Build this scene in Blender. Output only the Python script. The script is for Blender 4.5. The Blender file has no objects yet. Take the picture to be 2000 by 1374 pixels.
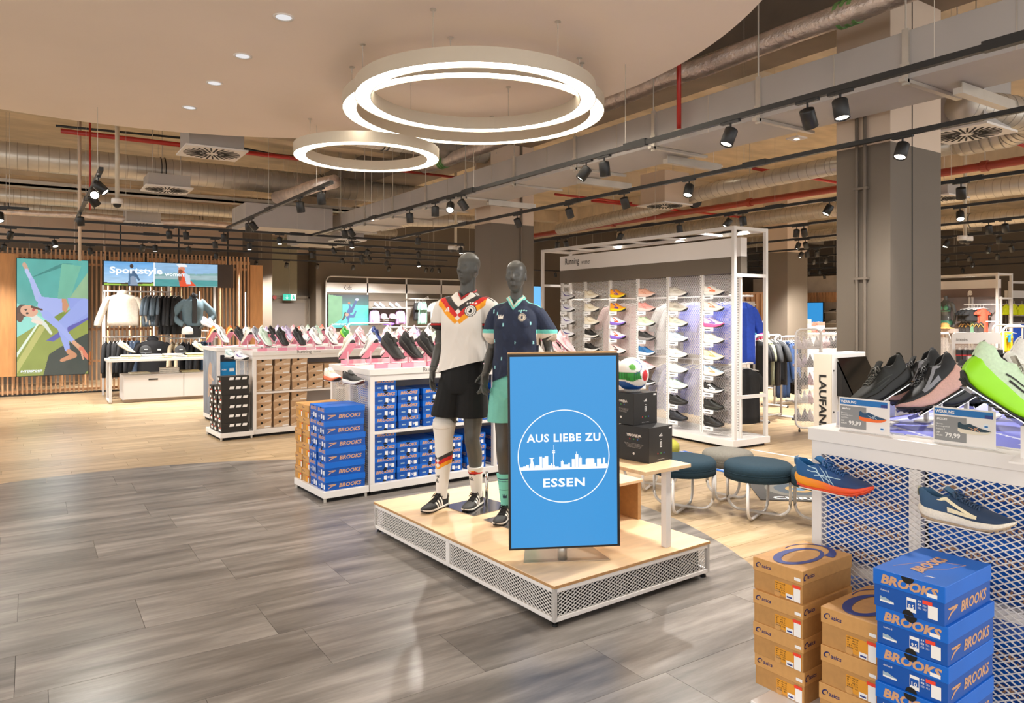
import bpy, math, random
import numpy as np
from mathutils import Vector, Matrix, noise
rnd = random.Random(7)
SC = bpy.context.scene
COL = SC.collection
R = math.radians
# ------------------------------------------------------------------ camera
CA, SA = math.cos(R(33.5)), math.sin(R(33.5))
HC = 1.64                      # eye height
cd = bpy.data.cameras.new('camera'); cam = bpy.data.objects.new('camera', cd); COL.objects.link(cam)
cam.location = (0, 0, HC); cam.rotation_euler = (R(90), 0, R(-33.5))
cd.sensor_width = 36; cd.lens = 25.56; cd.shift_y = -0.0375; cd.clip_end = 200; cd.clip_start = .05
SC.camera = cam
# ------------------------------------------------------------------ world, light, exposure
w = bpy.data.worlds.new('world'); SC.world = w; w.use_nodes = True
bg = w.node_tree.nodes['Background']; bg.inputs[0].default_value = (1.0, .98, .955, 1); bg.inputs[1].default_value = 1.8
SC.view_settings.view_transform = 'Standard'; SC.view_settings.look = 'None'
SC.view_settings.gamma = 1; SC.view_settings.use_curve_mapping = False; SC.view_settings.exposure = 0.2
SC.cycles.max_bounces = 6; SC.cycles.diffuse_bounces = 4; SC.cycles.glossy_bounces = 3; SC.cycles.transparent_max_bounces = 8
SC.cycles.sample_clamp_indirect = 3.0; SC.cycles.caustics_reflective = False; SC.cycles.caustics_refractive = False
SPOT_POWER = 150
RING_E = 9.0
SCREEN_E = 1.0

def V(*a): return Vector(a)
def W(r, d, z=0):              # right / ahead of the viewer's stand point -> store grid
    return Vector((r*CA + d*SA, -r*SA + d*CA, z))
def _ray(px, py):
    u = (px-1000)/1420; v = (612-py)/1420
    return u*CA+SA, -u*SA+CA, v
def GZ(px, py, z):             # surveyed point on the level z
    x, y, v = _ray(px, py); t = (z-HC)/v; return Vector((x*t, y*t, z))
def GY(px, py, Y):             # surveyed point on the plane Y
    x, y, v = _ray(px, py); t = Y/y; return Vector((x*t, Y, HC+v*t))
def GX(px, py, X):
    x, y, v = _ray(px, py); t = X/x; return Vector((X, y*t, HC+v*t))
def face(a): return R(-33.5-a) # rotation of a thing that faces the viewer, turned a degrees to the left
FR = R(3.07)                   # the islands stand 3 degrees off the grid

# ------------------------------------------------------------------ materials
MATS = {}
def lin(c):
    if isinstance(c, str):
        c = [int(c[i:i+2], 16)/255 for i in (0, 2, 4)]
        return tuple(((x/12.92) if x <= .04045 else ((x+.055)/1.055)**2.4) for x in c)
    return tuple(c)
def mat(name, color, rough=.5, metal=0, emit=0, alpha=1, noise_s=None, noise_a=.15, bump=0, bump_s=80, stretch=None, trans=0, coat=0, attr=False, spec=None):
    if name in MATS: return MATS[name]
    m = bpy.data.materials.new(name); m.use_nodes = True; MATS[name] = m
    nt = m.node_tree; b = nt.nodes['Principled BSDF']; c = lin(color)
    b.inputs['Base Color'].default_value = (*c, 1); b.inputs['Roughness'].default_value = rough
    b.inputs['Metallic'].default_value = metal
    if spec is not None: b.inputs['Specular IOR Level'].default_value = spec
    if coat: b.inputs['Coat Weight'].default_value = coat; b.inputs['Coat Roughness'].default_value = .08
    if alpha < 1: b.inputs['Alpha'].default_value = alpha
    if trans: b.inputs['Transmission Weight'].default_value = trans
    src = None
    if attr:
        a = nt.nodes.new('ShaderNodeAttribute'); a.attribute_name = 'Col'; src = a.outputs['Color']
        nt.links.new(src, b.inputs['Base Color'])
    if emit:
        b.inputs['Emission Strength'].default_value = emit; b.inputs['Emission Color'].default_value = (*c, 1); b.inputs['Base Color'].default_value = (0.01, .01, .01, 1)
        if attr:
            nt.links.new(src, b.inputs['Emission Color']); b.inputs['Base Color'].default_value = (0.02, .02, .02, 1)
            for l in list(nt.links):
                if l.to_socket == b.inputs['Base Color']: nt.links.remove(l)
    if noise_s or bump:
        tc = nt.nodes.new('ShaderNodeTexCoord'); mp = nt.nodes.new('ShaderNodeMapping')
        nt.links.new(tc.outputs['Object'], mp.inputs[0])
        if stretch: mp.inputs['Scale'].default_value = stretch
    if noise_s:
        n = nt.nodes.new('ShaderNodeTexNoise'); n.inputs['Scale'].default_value = noise_s; n.inputs['Detail'].default_value = 6
        nt.links.new(mp.outputs[0], n.inputs['Vector'])
        r = nt.nodes.new('ShaderNodeValToRGB')
        r.color_ramp.elements[0].position = .3; r.color_ramp.elements[1].position = .7
        lo = [max(0, x*(1-noise_a)) for x in c]; hi = [min(1, x*(1+noise_a)) for x in c]
        r.color_ramp.elements[0].color = (*lo, 1); r.color_ramp.elements[1].color = (*hi, 1)
        nt.links.new(n.outputs['Fac'], r.inputs[0]); nt.links.new(r.outputs[0], b.inputs['Base Color'])
    if bump:
        n2 = nt.nodes.new('ShaderNodeTexNoise'); n2.inputs['Scale'].default_value = bump_s; n2.inputs['Detail'].default_value = 4
        nt.links.new(mp.outputs[0], n2.inputs['Vector'])
        bu = nt.nodes.new('ShaderNodeBump'); bu.inputs['Strength'].default_value = bump; bu.inputs['Distance'].default_value = .01
        nt.links.new(n2.outputs['Fac'], bu.inputs['Height']); nt.links.new(bu.outputs[0], b.inputs['Normal'])
    return m
def plain(color, rough=.55): # colour-keyed plain material
    return mat('fabric_'+color if isinstance(color, str) else str(color), color, rough, noise_s=60, noise_a=.06)
def plank_mat(name, c1, c2, c3, rough, scale):
    m = bpy.data.materials.new(name); m.use_nodes = True; nt = m.node_tree; b = nt.nodes['Principled BSDF']; L = nt.links.new
    tc = nt.nodes.new('ShaderNodeTexCoord'); oi = nt.nodes.new('ShaderNodeObjectInfo')
    g = nt.nodes.new('ShaderNodeNewGeometry')
    sc = nt.nodes.new('ShaderNodeVectorMath'); sc.operation = 'MULTIPLY'; sc.inputs[1].default_value = scale
    L(g.outputs['Position'], sc.inputs[0])
    ad = nt.nodes.new('ShaderNodeVectorMath'); ad.operation = 'ADD'
    mu = nt.nodes.new('ShaderNodeMath'); mu.operation = 'MULTIPLY'; mu.inputs[1].default_value = 40
    at = nt.nodes.new('ShaderNodeAttribute'); at.attribute_name = 'seed'
    sm = nt.nodes.new('ShaderNodeMath'); sm.operation = 'ADD'; L(oi.outputs['Random'], sm.inputs[0]); L(at.outputs['Fac'], sm.inputs[1])
    L(sm.outputs[0], mu.inputs[0]); L(mu.outputs[0], ad.inputs[1]); L(sc.outputs[0], ad.inputs[0])
    n = nt.nodes.new('ShaderNodeTexNoise'); n.inputs['Scale'].default_value = 1; n.inputs['Detail'].default_value = 8; n.inputs['Roughness'].default_value = .62
    L(ad.outputs[0], n.inputs['Vector'])
    r = nt.nodes.new('ShaderNodeValToRGB'); cr = r.color_ramp
    cr.elements[0].position = .28; cr.elements[0].color = (*lin(c1), 1); cr.elements[1].position = .72; cr.elements[1].color = (*lin(c3), 1)
    e = cr.elements.new(.5); e.color = (*lin(c2), 1)
    L(n.outputs['Fac'], r.inputs[0])
    fr = nt.nodes.new('ShaderNodeMath'); fr.operation = 'FRACT'; m7 = nt.nodes.new('ShaderNodeMath'); m7.operation = 'MULTIPLY'; m7.inputs[1].default_value = 7.13
    L(sm.outputs[0], m7.inputs[0]); L(m7.outputs[0], fr.inputs[0])
    mr = nt.nodes.new('ShaderNodeMapRange'); mr.inputs[3].default_value = .86; mr.inputs[4].default_value = 1.1; L(fr.outputs[0], mr.inputs[0])
    vm = nt.nodes.new('ShaderNodeVectorMath'); vm.operation = 'SCALE'; L(r.outputs[0], vm.inputs[0]); L(mr.outputs[0], vm.inputs['Scale'])
    L(vm.outputs[0], b.inputs['Base Color']); b.inputs['Roughness'].default_value = rough
    bu = nt.nodes.new('ShaderNodeBump'); bu.inputs['Strength'].default_value = .06; bu.inputs['Distance'].default_value = .01
    L(n.outputs['Fac'], bu.inputs['Height']); L(bu.outputs[0], b.inputs['Normal'])
    MATS[name] = m; return m
M_GREY = plank_mat('grey_plank', '56514d', '7f7871', 'a79f97', .3, (1.1, 8, 1))
M_WOOD = plank_mat('oak_plank', '98805f', 'b39a78', 'c8b090', .33, (1.6, 14, 1))
M_BIRCH = mat('birch', 'edcba0', .38, noise_s=2.5, noise_a=.1, stretch=(1, 9, 1))
M_EDGE = mat('birch_edge', 'b98d5c', .5, noise_s=30, noise_a=.1)
M_SLAT = mat('slat_wood', 'cb9f76', .5, noise_s=8, noise_a=.18, stretch=(6, 6, .6))
M_WHITE = mat('white_metal', 'ece7e2', .35, noise_s=3, noise_a=.015)
M_WHITE2 = mat('white_board', 'efe9e4', .5, noise_s=3, noise_a=.015)
M_BLACK = mat('black_metal', '161514', .45, noise_s=30, noise_a=.1)
M_DARK = mat('dark_gap', '100f0e', .8, noise_s=20, noise_a=.1)
M_TAUPE = mat('taupe_paint', '665c50', .7, noise_s=2, noise_a=.03, bump=.03)
M_TAUPE2 = mat('taupe_dark', '665b4f', .7, noise_s=2, noise_a=.03)
M_BEIGE = mat('beige_paint', 'cdb9a5', .7, noise_s=2, noise_a=.04)
M_PLASTER = mat('plaster', 'f2e4d8', .8, noise_s=1.2, noise_a=.02)
M_CONC = mat('concrete', 'c4b49c', .85, noise_s=1.4, noise_a=.22, bump=.15, bump_s=14, stretch=(1, 2.2, 1))
M_CONC2 = mat('concrete_dark', '6f6254', .85, noise_s=1.6, noise_a=.25, bump=.15, bump_s=14)
M_GALV = mat('galvanised', 'c4bdb2', .36, .5, noise_s=4, noise_a=.12, bump=.05, bump_s=30)
M_GALV2 = mat('galvanised_flat', 'aba6a2', .5, .12, noise_s=1.3, noise_a=.1)
M_FOIL = mat('foil', 'e2d2c8', .3, .65, noise_s=9, noise_a=.2, bump=1, bump_s=30)
M_RED = mat('red_pipe', 'a51f15', .4, noise_s=10, noise_a=.08)
M_RED2 = mat('red_brown_pipe', '8a2e1c', .45, noise_s=10, noise_a=.1)
M_MANN = mat('mannequin_grey', '4c4b47', .42, noise_s=40, noise_a=.03)
M_PINK = mat('pink_acrylic', 'f39db4', .25, noise_s=5, noise_a=.03)
M_PINKL = mat('pale_pink_acrylic', 'f6c9d3', .3, noise_s=5, noise_a=.03)
M_SEAM = mat('duct_seam', 'a39c91', .5, .3, noise_s=5, noise_a=.05)
M_DIM = mat('dim_reflector', (.9, .9, .92), .3, .3, emit=.7)
M_CHROME = mat('chrome', 'd8d8d8', .12, 1, noise_s=5, noise_a=.02)
M_STEEL = mat('steel_plate', '9a9a9c', .18, .95, noise_s=6, noise_a=.05)
M_LAMP = mat('lamp_glow', (1.0, .9, .74), emit=RING_E)
M_LENS = mat('lens_glow', (1.0, .9, .72), emit=14)
M_RINGB = mat('ring_body', 'c9bfae', .5, .1, noise_s=4, noise_a=.02)
M_LAPIS = mat('screen_blue', (.03, .27, .62), emit=SCREEN_E)
M_SWHITE = mat('screen_white', (.9, .95, 1.0), emit=1.0)
M_SPICT = mat('screen_picture', 'ffffff', emit=.95, attr=True)
M_PRINT = mat('printed_picture', 'ffffff', .5, attr=True)
M_CLOTH = mat('jersey_cloth', 'ffffff', .75, attr=True, bump=.1, bump_s=350)
M_TXT = mat('grey_lettering', '4b4743', .6, noise_s=9, noise_a=.03)
M_TXTW = mat('white_lettering', 'f4f2ef', .6, noise_s=9, noise_a=.02)
M_TXTK = mat('black_lettering', '1a1817', .6, noise_s=9, noise_a=.03)
M_TXTC = mat('copper_lettering', 'cf9f78', .5, noise_s=9, noise_a=.03)
M_TXTN = mat('navy_lettering', '1d2460', .5, noise_s=9, noise_a=.03)
M_GLASS = mat('clear_acrylic', 'f2f4f6', .08, alpha=.28)

# ------------------------------------------------------------------ mesh builder
class MB:
    def __init__(s): s.v = []; s.f = []; s.m = []; s.T = None
    def add(s, vs, fs, m=0):
        n = len(s.v)
        if s.T is not None: vs = [s.T @ Vector(p) for p in vs]
        s.v += [tuple(p) for p in vs]; s.f += [tuple(i+n for i in f) for f in fs]; s.m += [m]*len(fs)
    def box(s, x0, x1, y0, y1, z0, z1, m=0):
        s.add([(x0,y0,z0),(x1,y0,z0),(x1,y1,z0),(x0,y1,z0),(x0,y0,z1),(x1,y0,z1),(x1,y1,z1),(x0,y1,z1)],
              [(0,3,2,1),(4,5,6,7),(0,1,5,4),(1,2,6,5),(2,3,7,6),(3,0,4,7)], m); return s
    def bar(s, p, q, w, h=None, m=0, up=(0,0,1)):
        p, q = Vector(p), Vector(q); h = h or w; d = (q-p).normalized(); u = Vector(up)
        if abs(d.dot(u)) > .98: u = Vector((0,1,0))
        a = d.cross(u).normalized()*w/2; b = a.cross(d).normalized()*h/2
        vs = [p-a-b, p+a-b, p+a+b, p-a+b, q-a-b, q+a-b, q+a+b, q-a+b]
        s.add(vs, [(0,3,2,1),(4,5,6,7),(0,1,5,4),(1,2,6,5),(2,3,7,6),(3,0,4,7)], m); return s
    def tube(s, pts, r, n=8, m=0, closed=False, caps=True):
        pts = [Vector(p) for p in pts]; N = len(pts); rr = r if hasattr(r, '__len__') else [r]*N
        rings = []; ref = None
        for i in range(N):
            a = pts[i-1] if (i or closed) else pts[i]; b = pts[(i+1) % N] if (i < N-1 or closed) else pts[i]
            t = (b-a).normalized()
            if ref is None:
                ref = Vector((0,0,1)) if abs(t.z) < .9 else Vector((1,0,0))
            e = t.cross(ref)
            if e.length < 1e-5: e = t.cross(Vector((0.3,1,.2)))
            e.normalize(); g = e.cross(t).normalized(); ref = g
            rings.append([pts[i]+(e*math.cos(k*2*math.pi/n)+g*math.sin(k*2*math.pi/n))*rr[i] for k in range(n)])
        vs = [p for q in rings for p in q]; fs = []
        for i in range(N if closed else N-1):
            j = (i+1) % N
            for k in range(n): fs.append((i*n+k, i*n+(k+1) % n, j*n+(k+1) % n, j*n+k))
        if caps and not closed: fs.append(tuple(range(n-1, -1, -1))); fs.append(tuple((N-1)*n+k for k in range(n)))
        s.add(vs, fs, m); return s
    def cyl(s, p, q, r, n=16, m=0, r2=None): return s.tube([p, q], [r, r if r2 is None else r2], n, m)
    def lathe(s, prof, n=24, m=0, c=(0,0,0), close=False):
        vs = []; fs = []; N = len(prof)
        for k in range(n):
            a = k*2*math.pi/n
            for (r, z) in prof: vs.append((c[0]+r*math.cos(a), c[1]+r*math.sin(a), c[2]+z))
        for k in range(n):
            k2 = (k+1) % n
            for i in range(N if close else N-1):
                j = (i+1) % N
                fs.append((k*N+i, k2*N+i, k2*N+j, k*N+j))
        s.add(vs, fs, m); return s
    def prism(s, poly, a, b, plane='xz', m=0):
        def P(u, v, w): return {'xz': (u, w, v), 'xy': (u, v, w), 'yz': (w, u, v)}[plane]
        n = len(poly); vs = [P(u, v, a) for u, v in poly]+[P(u, v, b) for u, v in poly]
        fs = [tuple(range(n)), tuple(range(2*n-1, n-1, -1))]+[(i, i+n, (i+1) % n+n, (i+1) % n) for i in range(n)]
        s.add(vs, fs, m); return s
    def grid(s, fn, nu, nv, m=0, mf=None):
        vs = [fn(i/nu, j/nv) for i in range(nu+1) for j in range(nv+1)]
        n0 = len(s.f); fs = [(i*(nv+1)+j, (i+1)*(nv+1)+j, (i+1)*(nv+1)+j+1, i*(nv+1)+j+1) for i in range(nu) for j in range(nv)]
        s.add(vs, fs, m)
        if mf: s.m[n0:] = [mf(i/nu, j/nv) for i in range(nu) for j in range(nv)]
        return s
    def mesh(s, name, mats, smooth=False, fix=True):
        me = bpy.data.meshes.new(name); me.from_pydata(s.v, [], s.f)
        for m in (mats if isinstance(mats, (list, tuple)) else [mats]): me.materials.append(m)
        me.polygons.foreach_set('material_index', s.m)
        if smooth: me.polygons.foreach_set('use_smooth', [True]*len(s.f))
        me.update()
        if fix:
            import bmesh
            b = bmesh.new(); b.from_mesh(me); bmesh.ops.recalc_face_normals(b, faces=b.faces); b.to_mesh(me); b.free()
        return me
    def obj(s, name, mats, parent=None, smooth=False, bevel=0, fix=True, loc=None, rot=None):
        return put(name, s.mesh(name, mats, smooth, fix), parent, loc, rot, bevel)
def put(name, me, parent=None, loc=None, rot=None, bevel=0):
    o = bpy.data.objects.new(name, me); COL.objects.link(o)
    if parent: o.parent = parent
    if loc is not None: o.location = loc
    if rot is not None: o.rotation_euler = rot if hasattr(rot, '__len__') else (0, 0, rot)
    if bevel:
        b = o.modifiers.new('bevel', 'BEVEL'); b.width = bevel; b.segments = 2; b.limit_method = 'ANGLE'
    return o
def empty(name, label, cat, loc=(0,0,0), rot=0, group=None):
    o = bpy.data.objects.new(name, None); COL.objects.link(o); o.location = loc
    o.rotation_euler = rot if hasattr(rot, '__len__') else (0, 0, rot)
    return tag(o, label, cat, group)
def tag(o, label=None, cat=None, group=None, kind=None):
    if label: o['label'] = label
    if cat: o['category'] = cat
    if group: o['group'] = group
    if kind: o['kind'] = kind
    return o
def struct(o): o['kind'] = 'structure'; return o
def copy_tree(o, parent=None):
    c = o.copy(); COL.objects.link(c)
    if parent: c.parent = parent
    for ch in list(o.children): copy_tree(ch, c)
    return c
ORD = ['first','second','third','fourth','fifth','sixth','seventh','eighth','ninth','tenth','eleventh','twelfth','thirteenth','fourteenth']

# lettering: mesh data made from the built-in font
_TX = {}
def text_mesh(s, w=None, h=None, bold=0, shear=0, thick=.0006, mtl=None, spacing=1, align='C'):
    key = (s, w, h, bold, shear, thick, mtl.name, spacing, align)
    if key in _TX: return _TX[key]
    c = bpy.data.curves.new('t', 'FONT'); c.body = s; c.size = 1; c.resolution_u = 2; c.offset = bold; c.shear = shear; c.space_character = spacing
    o = bpy.data.objects.new('t', c); COL.objects.link(o)
    bpy.context.view_layer.update()
    me = bpy.data.meshes.new_from_object(o.evaluated_get(bpy.context.evaluated_depsgraph_get()))
    bpy.data.objects.remove(o)
    n = len(me.vertices); co = np.empty(n*3); me.vertices.foreach_get('co', co); co = co.reshape(-1, 3)
    mn, mx = co.min(0), co.max(0); ext = mx-mn
    sx = (w/ext[0]) if w else None; sy = (h/ext[1]) if h else None
    if sx is None: sx = sy
    if sy is None: sy = sx
    x0 = (mn[0]+mx[0])/2 if align == 'C' else mn[0]
    co[:, 0] = (co[:, 0]-x0)*sx; co[:, 1] = (co[:, 1]-(mn[1]+mx[1])/2)*sy; co[:, 2] = 0
    co = np.stack([co[:, 0], -np.full(n, thick), co[:, 1]], 1)    # lies in xz, faces -y
    me.vertices.foreach_set('co', co.ravel()); me.materials.clear(); me.materials.append(mtl); me.update()
    for p in me.polygons: p.material_index = 0
    me.name = 'lettering'; _TX[key] = me; return me
def text(name, s, parent, loc, w=None, h=None, rz=0, mtl=None, bold=0, shear=0, rot=None, spacing=1, align='C'):
    return put(name, text_mesh(s, w, h, bold, shear, mtl=mtl or M_TXT, spacing=spacing, align=align), parent, loc, rot or (0, 0, rz))

# expanded metal panel in the xz plane, w x h, real crossing strands
_MP = {}
def mesh_panel_data(w, h, px=.04, pz=.02, t=.0032, dep=.003, mtl=None):
    key = (round(w, 3), round(h, 3), px, pz, t, (mtl or M_WHITE).name)
    if key in _MP: return _MP[key]
    b = MB(); k = pz/px
    for sgn in (1, -1):
        c = -w*k if sgn > 0 else 0
        top = h if sgn > 0 else h+w*k
        while c < top:
            # z = c + sgn*k*x
            pts = []
            x0, x1 = 0, w; za, zb = c, c+sgn*k*w
            lo, hi = (za, zb)
            def clip(zv): return (zv-c)/(sgn*k)
            xs = sorted([clip(0), clip(h)]); a = max(0, xs[0]); e = min(w, xs[1])
            if e-a > .002:
                b.bar((a, sgn*dep*.3, c+sgn*k*a), (e, sgn*dep*.3, c+sgn*k*e), t, dep, up=(0,1,0))
            c += pz
    me = b.mesh('mesh_panel', mtl or M_WHITE, fix=False); _MP[key] = me; return me
def mesh_panel(parent, loc, w, h, rz=0, name='mesh_panel', **k):
    o = put(name, mesh_panel_data(w, h, **k), parent, loc, rz); o['kind'] = 'stuff'; return o

# little painter: a picture as a fine grid of coloured faces (flat print / screens)
def inpoly(X, Z, poly):
    r = np.zeros(X.shape, bool); n = len(poly); j = n-1
    for i in range(n):
        xi, zi = poly[i]; xj, zj = poly[j]
        if zi != zj:
            c = ((zi > Z) != (zj > Z)) & (X < (xj-xi)*(Z-zi)/(zj-zi)+xi); r ^= c
        j = i
    return r
class Pic:
    def __init__(s, nx, nz, top='ffffff', bot=None):
        s.nx, s.nz = nx, nz
        s.X, s.Z = np.meshgrid((np.arange(nx)+.5)/nx, 1-(np.arange(nz)+.5)/nz)
        t = np.array(lin(top)); b = np.array(lin(bot or top)); s.c = b+(t-b)*s.Z[..., None]
    def poly(s, p, col, a=1): k = inpoly(s.X, s.Z, p); s.c[k] = s.c[k]*(1-a)+np.array(lin(col))*a; return s
    def ell(s, x, z, rx, rz, col, a=1, rot=0):
        dx, dz = s.X-x, s.Z-z; c_, s_ = math.cos(R(rot)), math.sin(R(rot))
        k = ((dx*c_+dz*s_)/rx)**2+((-dx*s_+dz*c_)/rz)**2 < 1; s.c[k] = s.c[k]*(1-a)+np.array(lin(col))*a; return s
    def line(s, pts, w, col, asp=1):
        for (x0, z0), (x1, z1) in zip(pts, pts[1:]):
            ax, az = (x1-x0)*asp, z1-z0; L2 = ax*ax+az*az+1e-9
            t = np.clip((((s.X-x0)*asp)*ax+(s.Z-z0)*az)/L2, 0, 1)
            d = np.hypot((s.X-x0)*asp-t*ax, s.Z-z0-t*az); k = d < w/2; s.c[k] = lin(col)
        return s
    def limb(s, pts, ws, col, asp=1):      # tapering limb
        for i in range(len(pts)-1):
            (x0, z0), (x1, z1) = pts[i], pts[i+1]; ax, az = (x1-x0)*asp, z1-z0; L2 = ax*ax+az*az+1e-9
            t = np.clip((((s.X-x0)*asp)*ax+(s.Z-z0)*az)/L2, 0, 1)
            d = np.hypot((s.X-x0)*asp-t*ax, s.Z-z0-t*az); k = d < (ws[i]+(ws[i+1]-ws[i])*t)/2; s.c[k] = lin(col)
        return s
    def mottle(s, a, sc, seed=0):
        g = np.random.RandomState(seed).rand(sc, sc); xi = np.clip(s.X*(sc-1), 0, sc-1.001); zi = np.clip(s.Z*(sc-1), 0, sc-1.001)
        x0, z0 = xi.astype(int), zi.astype(int); fx, fz = xi-x0, zi-z0
        v = g[z0, x0]*(1-fx)*(1-fz)+g[z0, x0+1]*fx*(1-fz)+g[z0+1, x0]*(1-fx)*fz+g[z0+1, x0+1]*fx*fz
        s.c *= (1+a*(v-.5)*2)[..., None]; return s
    def obj(s, name, w, h, mtl, parent=None, loc=None, rot=None):    # in xz, facing -y, lower left at origin
        nx, nz = s.nx, s.nz; me = bpy.data.meshes.new(name)
        gx, gz = np.meshgrid(np.linspace(0, w, nx+1), np.linspace(h, 0, nz+1))
        co = np.stack([gx, np.zeros_like(gx), gz], -1).reshape(-1, 3)
        i = np.arange(nz)[:, None]*(nx+1)+np.arange(nx)[None]; f = np.stack([i+nx+1, i+nx+2, i+1, i], -1).reshape(-1, 4)
        me.vertices.add(len(co)); me.vertices.foreach_set('co', co.ravel())
        me.loops.add(f.size); me.loops.foreach_set('vertex_index', f.ravel())
        me.polygons.add(len(f)); me.polygons.foreach_set('loop_start', np.arange(len(f))*4); me.polygons.foreach_set('loop_total', np.full(len(f), 4))
        me.update(); me.validate()
        a = me.color_attributes.new('Col', 'FLOAT_COLOR', 'CORNER'); cc = np.ones((len(f), 4, 4)); cc[:, :, :3] = np.clip(s.c, 0, 1).reshape(-1, 1, 3)
        a.data.foreach_set('color', cc.ravel()); me.materials.append(mtl)
        return put(name, me, parent, loc, rot)
# ================================================================== FLOOR
CX, CY, CR = .6, 4.87, 3.76
floor = struct(MB().box(-14, 30, -4, 24, -.12, -.012).obj('floor', M_DARK))
def clip_circle(poly, n=120):
    for k in range(n):
        a = (k+.5)*2*math.pi/n; nx, ny = math.cos(a), math.sin(a); d = CR*math.cos(math.pi/n)
        out = []
        for i in range(len(poly)):
            p, q = poly[i-1], poly[i]
            sp = (p[0]-CX)*nx+(p[1]-CY)*ny-d; sq = (q[0]-CX)*nx+(q[1]-CY)*ny-d
            if (sp > 0) != (sq > 0):
                t = sp/(sp-sq); out.append((p[0]+(q[0]-p[0])*t, p[1]+(q[1]-p[1])*t))
            if sq <= 0: out.append(q)
        poly = out
        if len(poly) < 3: return []
    return poly
pw, pl, gp = .457, .914*1.22, .0009
full = MB().box(gp, pl-gp, gp, pw-gp, -.009, 0).mesh('plank', M_GREY)
row = 0; y = CY-CR-.1
while y < CY+CR:
    x = CX-CR-pl*((row*.37+.13*(row % 3)) % 1)
    while x < CX+CR:
        cs = [(x+gp, y+gp), (x+pl-gp, y+gp), (x+pl-gp, y+pw-gp), (x+gp, y+pw-gp)]
        if all(math.hypot(a-CX, b-CY) < CR-.01 for a, b in cs): put('plank', full, floor, (x, y, 0))
        else:
            pc = clip_circle(cs)
            if len(pc) > 2: MB().prism(pc, -.009, 0, 'xy').obj('plank', M_GREY, floor)
        x += pl
    y += pw; row += 1
ww, wl, g2 = .2, 1.25, .0012
cand = []; row = 0; y = -3.
while y < 22:
    x = -12-wl*((row*.41+.17*(row % 4)) % 1)
    while x < 28:
        cs = [(x, y), (x+wl, y), (x+wl, y+ww), (x, y+ww)]
        if not all(math.hypot(a-CX, b-CY) < CR-.02 for a, b in cs):
            mx, my = x+wl/2, y+ww/2; r_ = mx*CA-my*SA; d_ = mx*SA+my*CA
            vis = d_ > 2.6 and abs(r_) < d_*.72+.5
            # hidden under the islands or outside the frame are left to the joined part
            cand.append(((0 if vis else 1000)+math.hypot(r_, d_), x, y))
        x += wl
    y += ww; row += 1
cand.sort()
wfull = MB().box(g2, wl-g2, g2, ww-g2, -.011, -.002).mesh('plank', M_WOOD)
for _, x, y in cand[:260]: put('plank', wfull, floor, (x, y, 0))
b = MB(); seeds = []
for _, x, y in cand[260:]:
    n0 = len(b.f); b.box(x+g2, x+wl-g2, y+g2, y+ww-g2, -.011, -.002); seeds += [rnd.random()]*(len(b.f)-n0)
me = b.mesh('far_planks', M_WOOD, fix=False)
at = me.attributes.new('seed', 'FLOAT', 'FACE'); at.data.foreach_set('value', seeds)
tag(put('far_planks', me, floor), kind='stuff')

# ================================================================== CEILING, WALLS, COLUMNS
ceiling = struct(MB().box(-3.2, 27, -2.2, 21, 4.7, 4.85).obj('ceiling', M_CONC))
for i, yb in enumerate((-1.5, 1.2, 5.9, 11.6, 17.4)): struct(MB().box(-3.2, 27, yb, yb+.35, 4.38, 4.699).obj('trim_%d' % (11+i), M_CONC))
struct(MB().box(5.35, 6.2, -2.2, 20.5, 4.1, 4.7).obj('trim_21', M_CONC2))
struct(MB().box(13.2, 14.0, -2.2, 20.5, 4.1, 4.7).obj('trim_22', M_CONC))
struct(MB().box(-2.6, .2, 9.2, 10.3, 3.98, 4.7).obj('trim_23', M_CONC))
b = MB(); b.lathe([(0, 3.6), (CR-.004, 3.6), (CR, 3.604), (CR, 3.74), (0, 3.74)], 128, c=(CX, CY, 0))
cloud = tag(b.obj('ceiling_canopy', M_PLASTER), kind='structure')
for k in range(6):
    a = k*math.pi/3+.3; MB().cyl((CX+3*math.cos(a), CY+3*math.sin(a), 3.74), (CX+3*math.cos(a), CY+3*math.sin(a), 4.7), .008, 6).obj('hanger_rod', M_GALV, cloud)
struct(MB().box(-14, 30, 20.5, 20.7, 0, 4.7).obj('wall_back', M_TAUPE2))
struct(MB().box(26.5, 26.7, -4, 20.5, 0, 4.7).obj('wall_right', M_TAUPE))
# upper, lighter band of the back wall
struct(MB().box(-14, 14, 20.4, 20.5, 3.35, 4.7).obj('trim_1', M_BEIGE))
def column(x, y, sx, sy, label):
    c = struct(MB().box(x, x+sx, y, y+sy, 0, 2.94).obj('column', M_TAUPE)); c['label'] = label
    MB().box(x-.0, x+sx, y, y+sy, 2.94, 4.7).obj('upper_shaft', M_BEIGE, c)
    MB().box(x-.012, x+sx+.012, y-.012, y+sy+.012, 0, .09).obj('skirting', M_TAUPE2, c)
    return c
c1 = column(5.41, 3.0, .75, .44, 'wide taupe column with pale top, nearest behind the shoe island')
MB().box(5.715, 5.722, 2.996, 3.0, 0, 4.6).obj('shadow_gap', M_DARK, c1)
p_ = GX(1684, 400, 5.41)
for dy in (-.035, .03):
    MB().cyl((5.385, p_.y+dy, 0), (5.385, p_.y+dy, 3.3), .013, 10).obj('conduit', M_TAUPE2, c1)
for zz in (1.0, 1.9, 2.6): MB().box(5.37, 5.41, p_.y-.06, p_.y+.055, zz, zz+.018).obj('conduit_clip', M_TAUPE2, c1)
c2 = column(5.5, 8.86, .75, .45, 'taupe column behind the two mannequins')
p_ = GX(1010, 400, 5.5)
MB().cyl((6.02, 8.84, 0), (6.02, 8.84, 4.2), .016, 10).obj('conduit', M_TAUPE2, c2)
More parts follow.
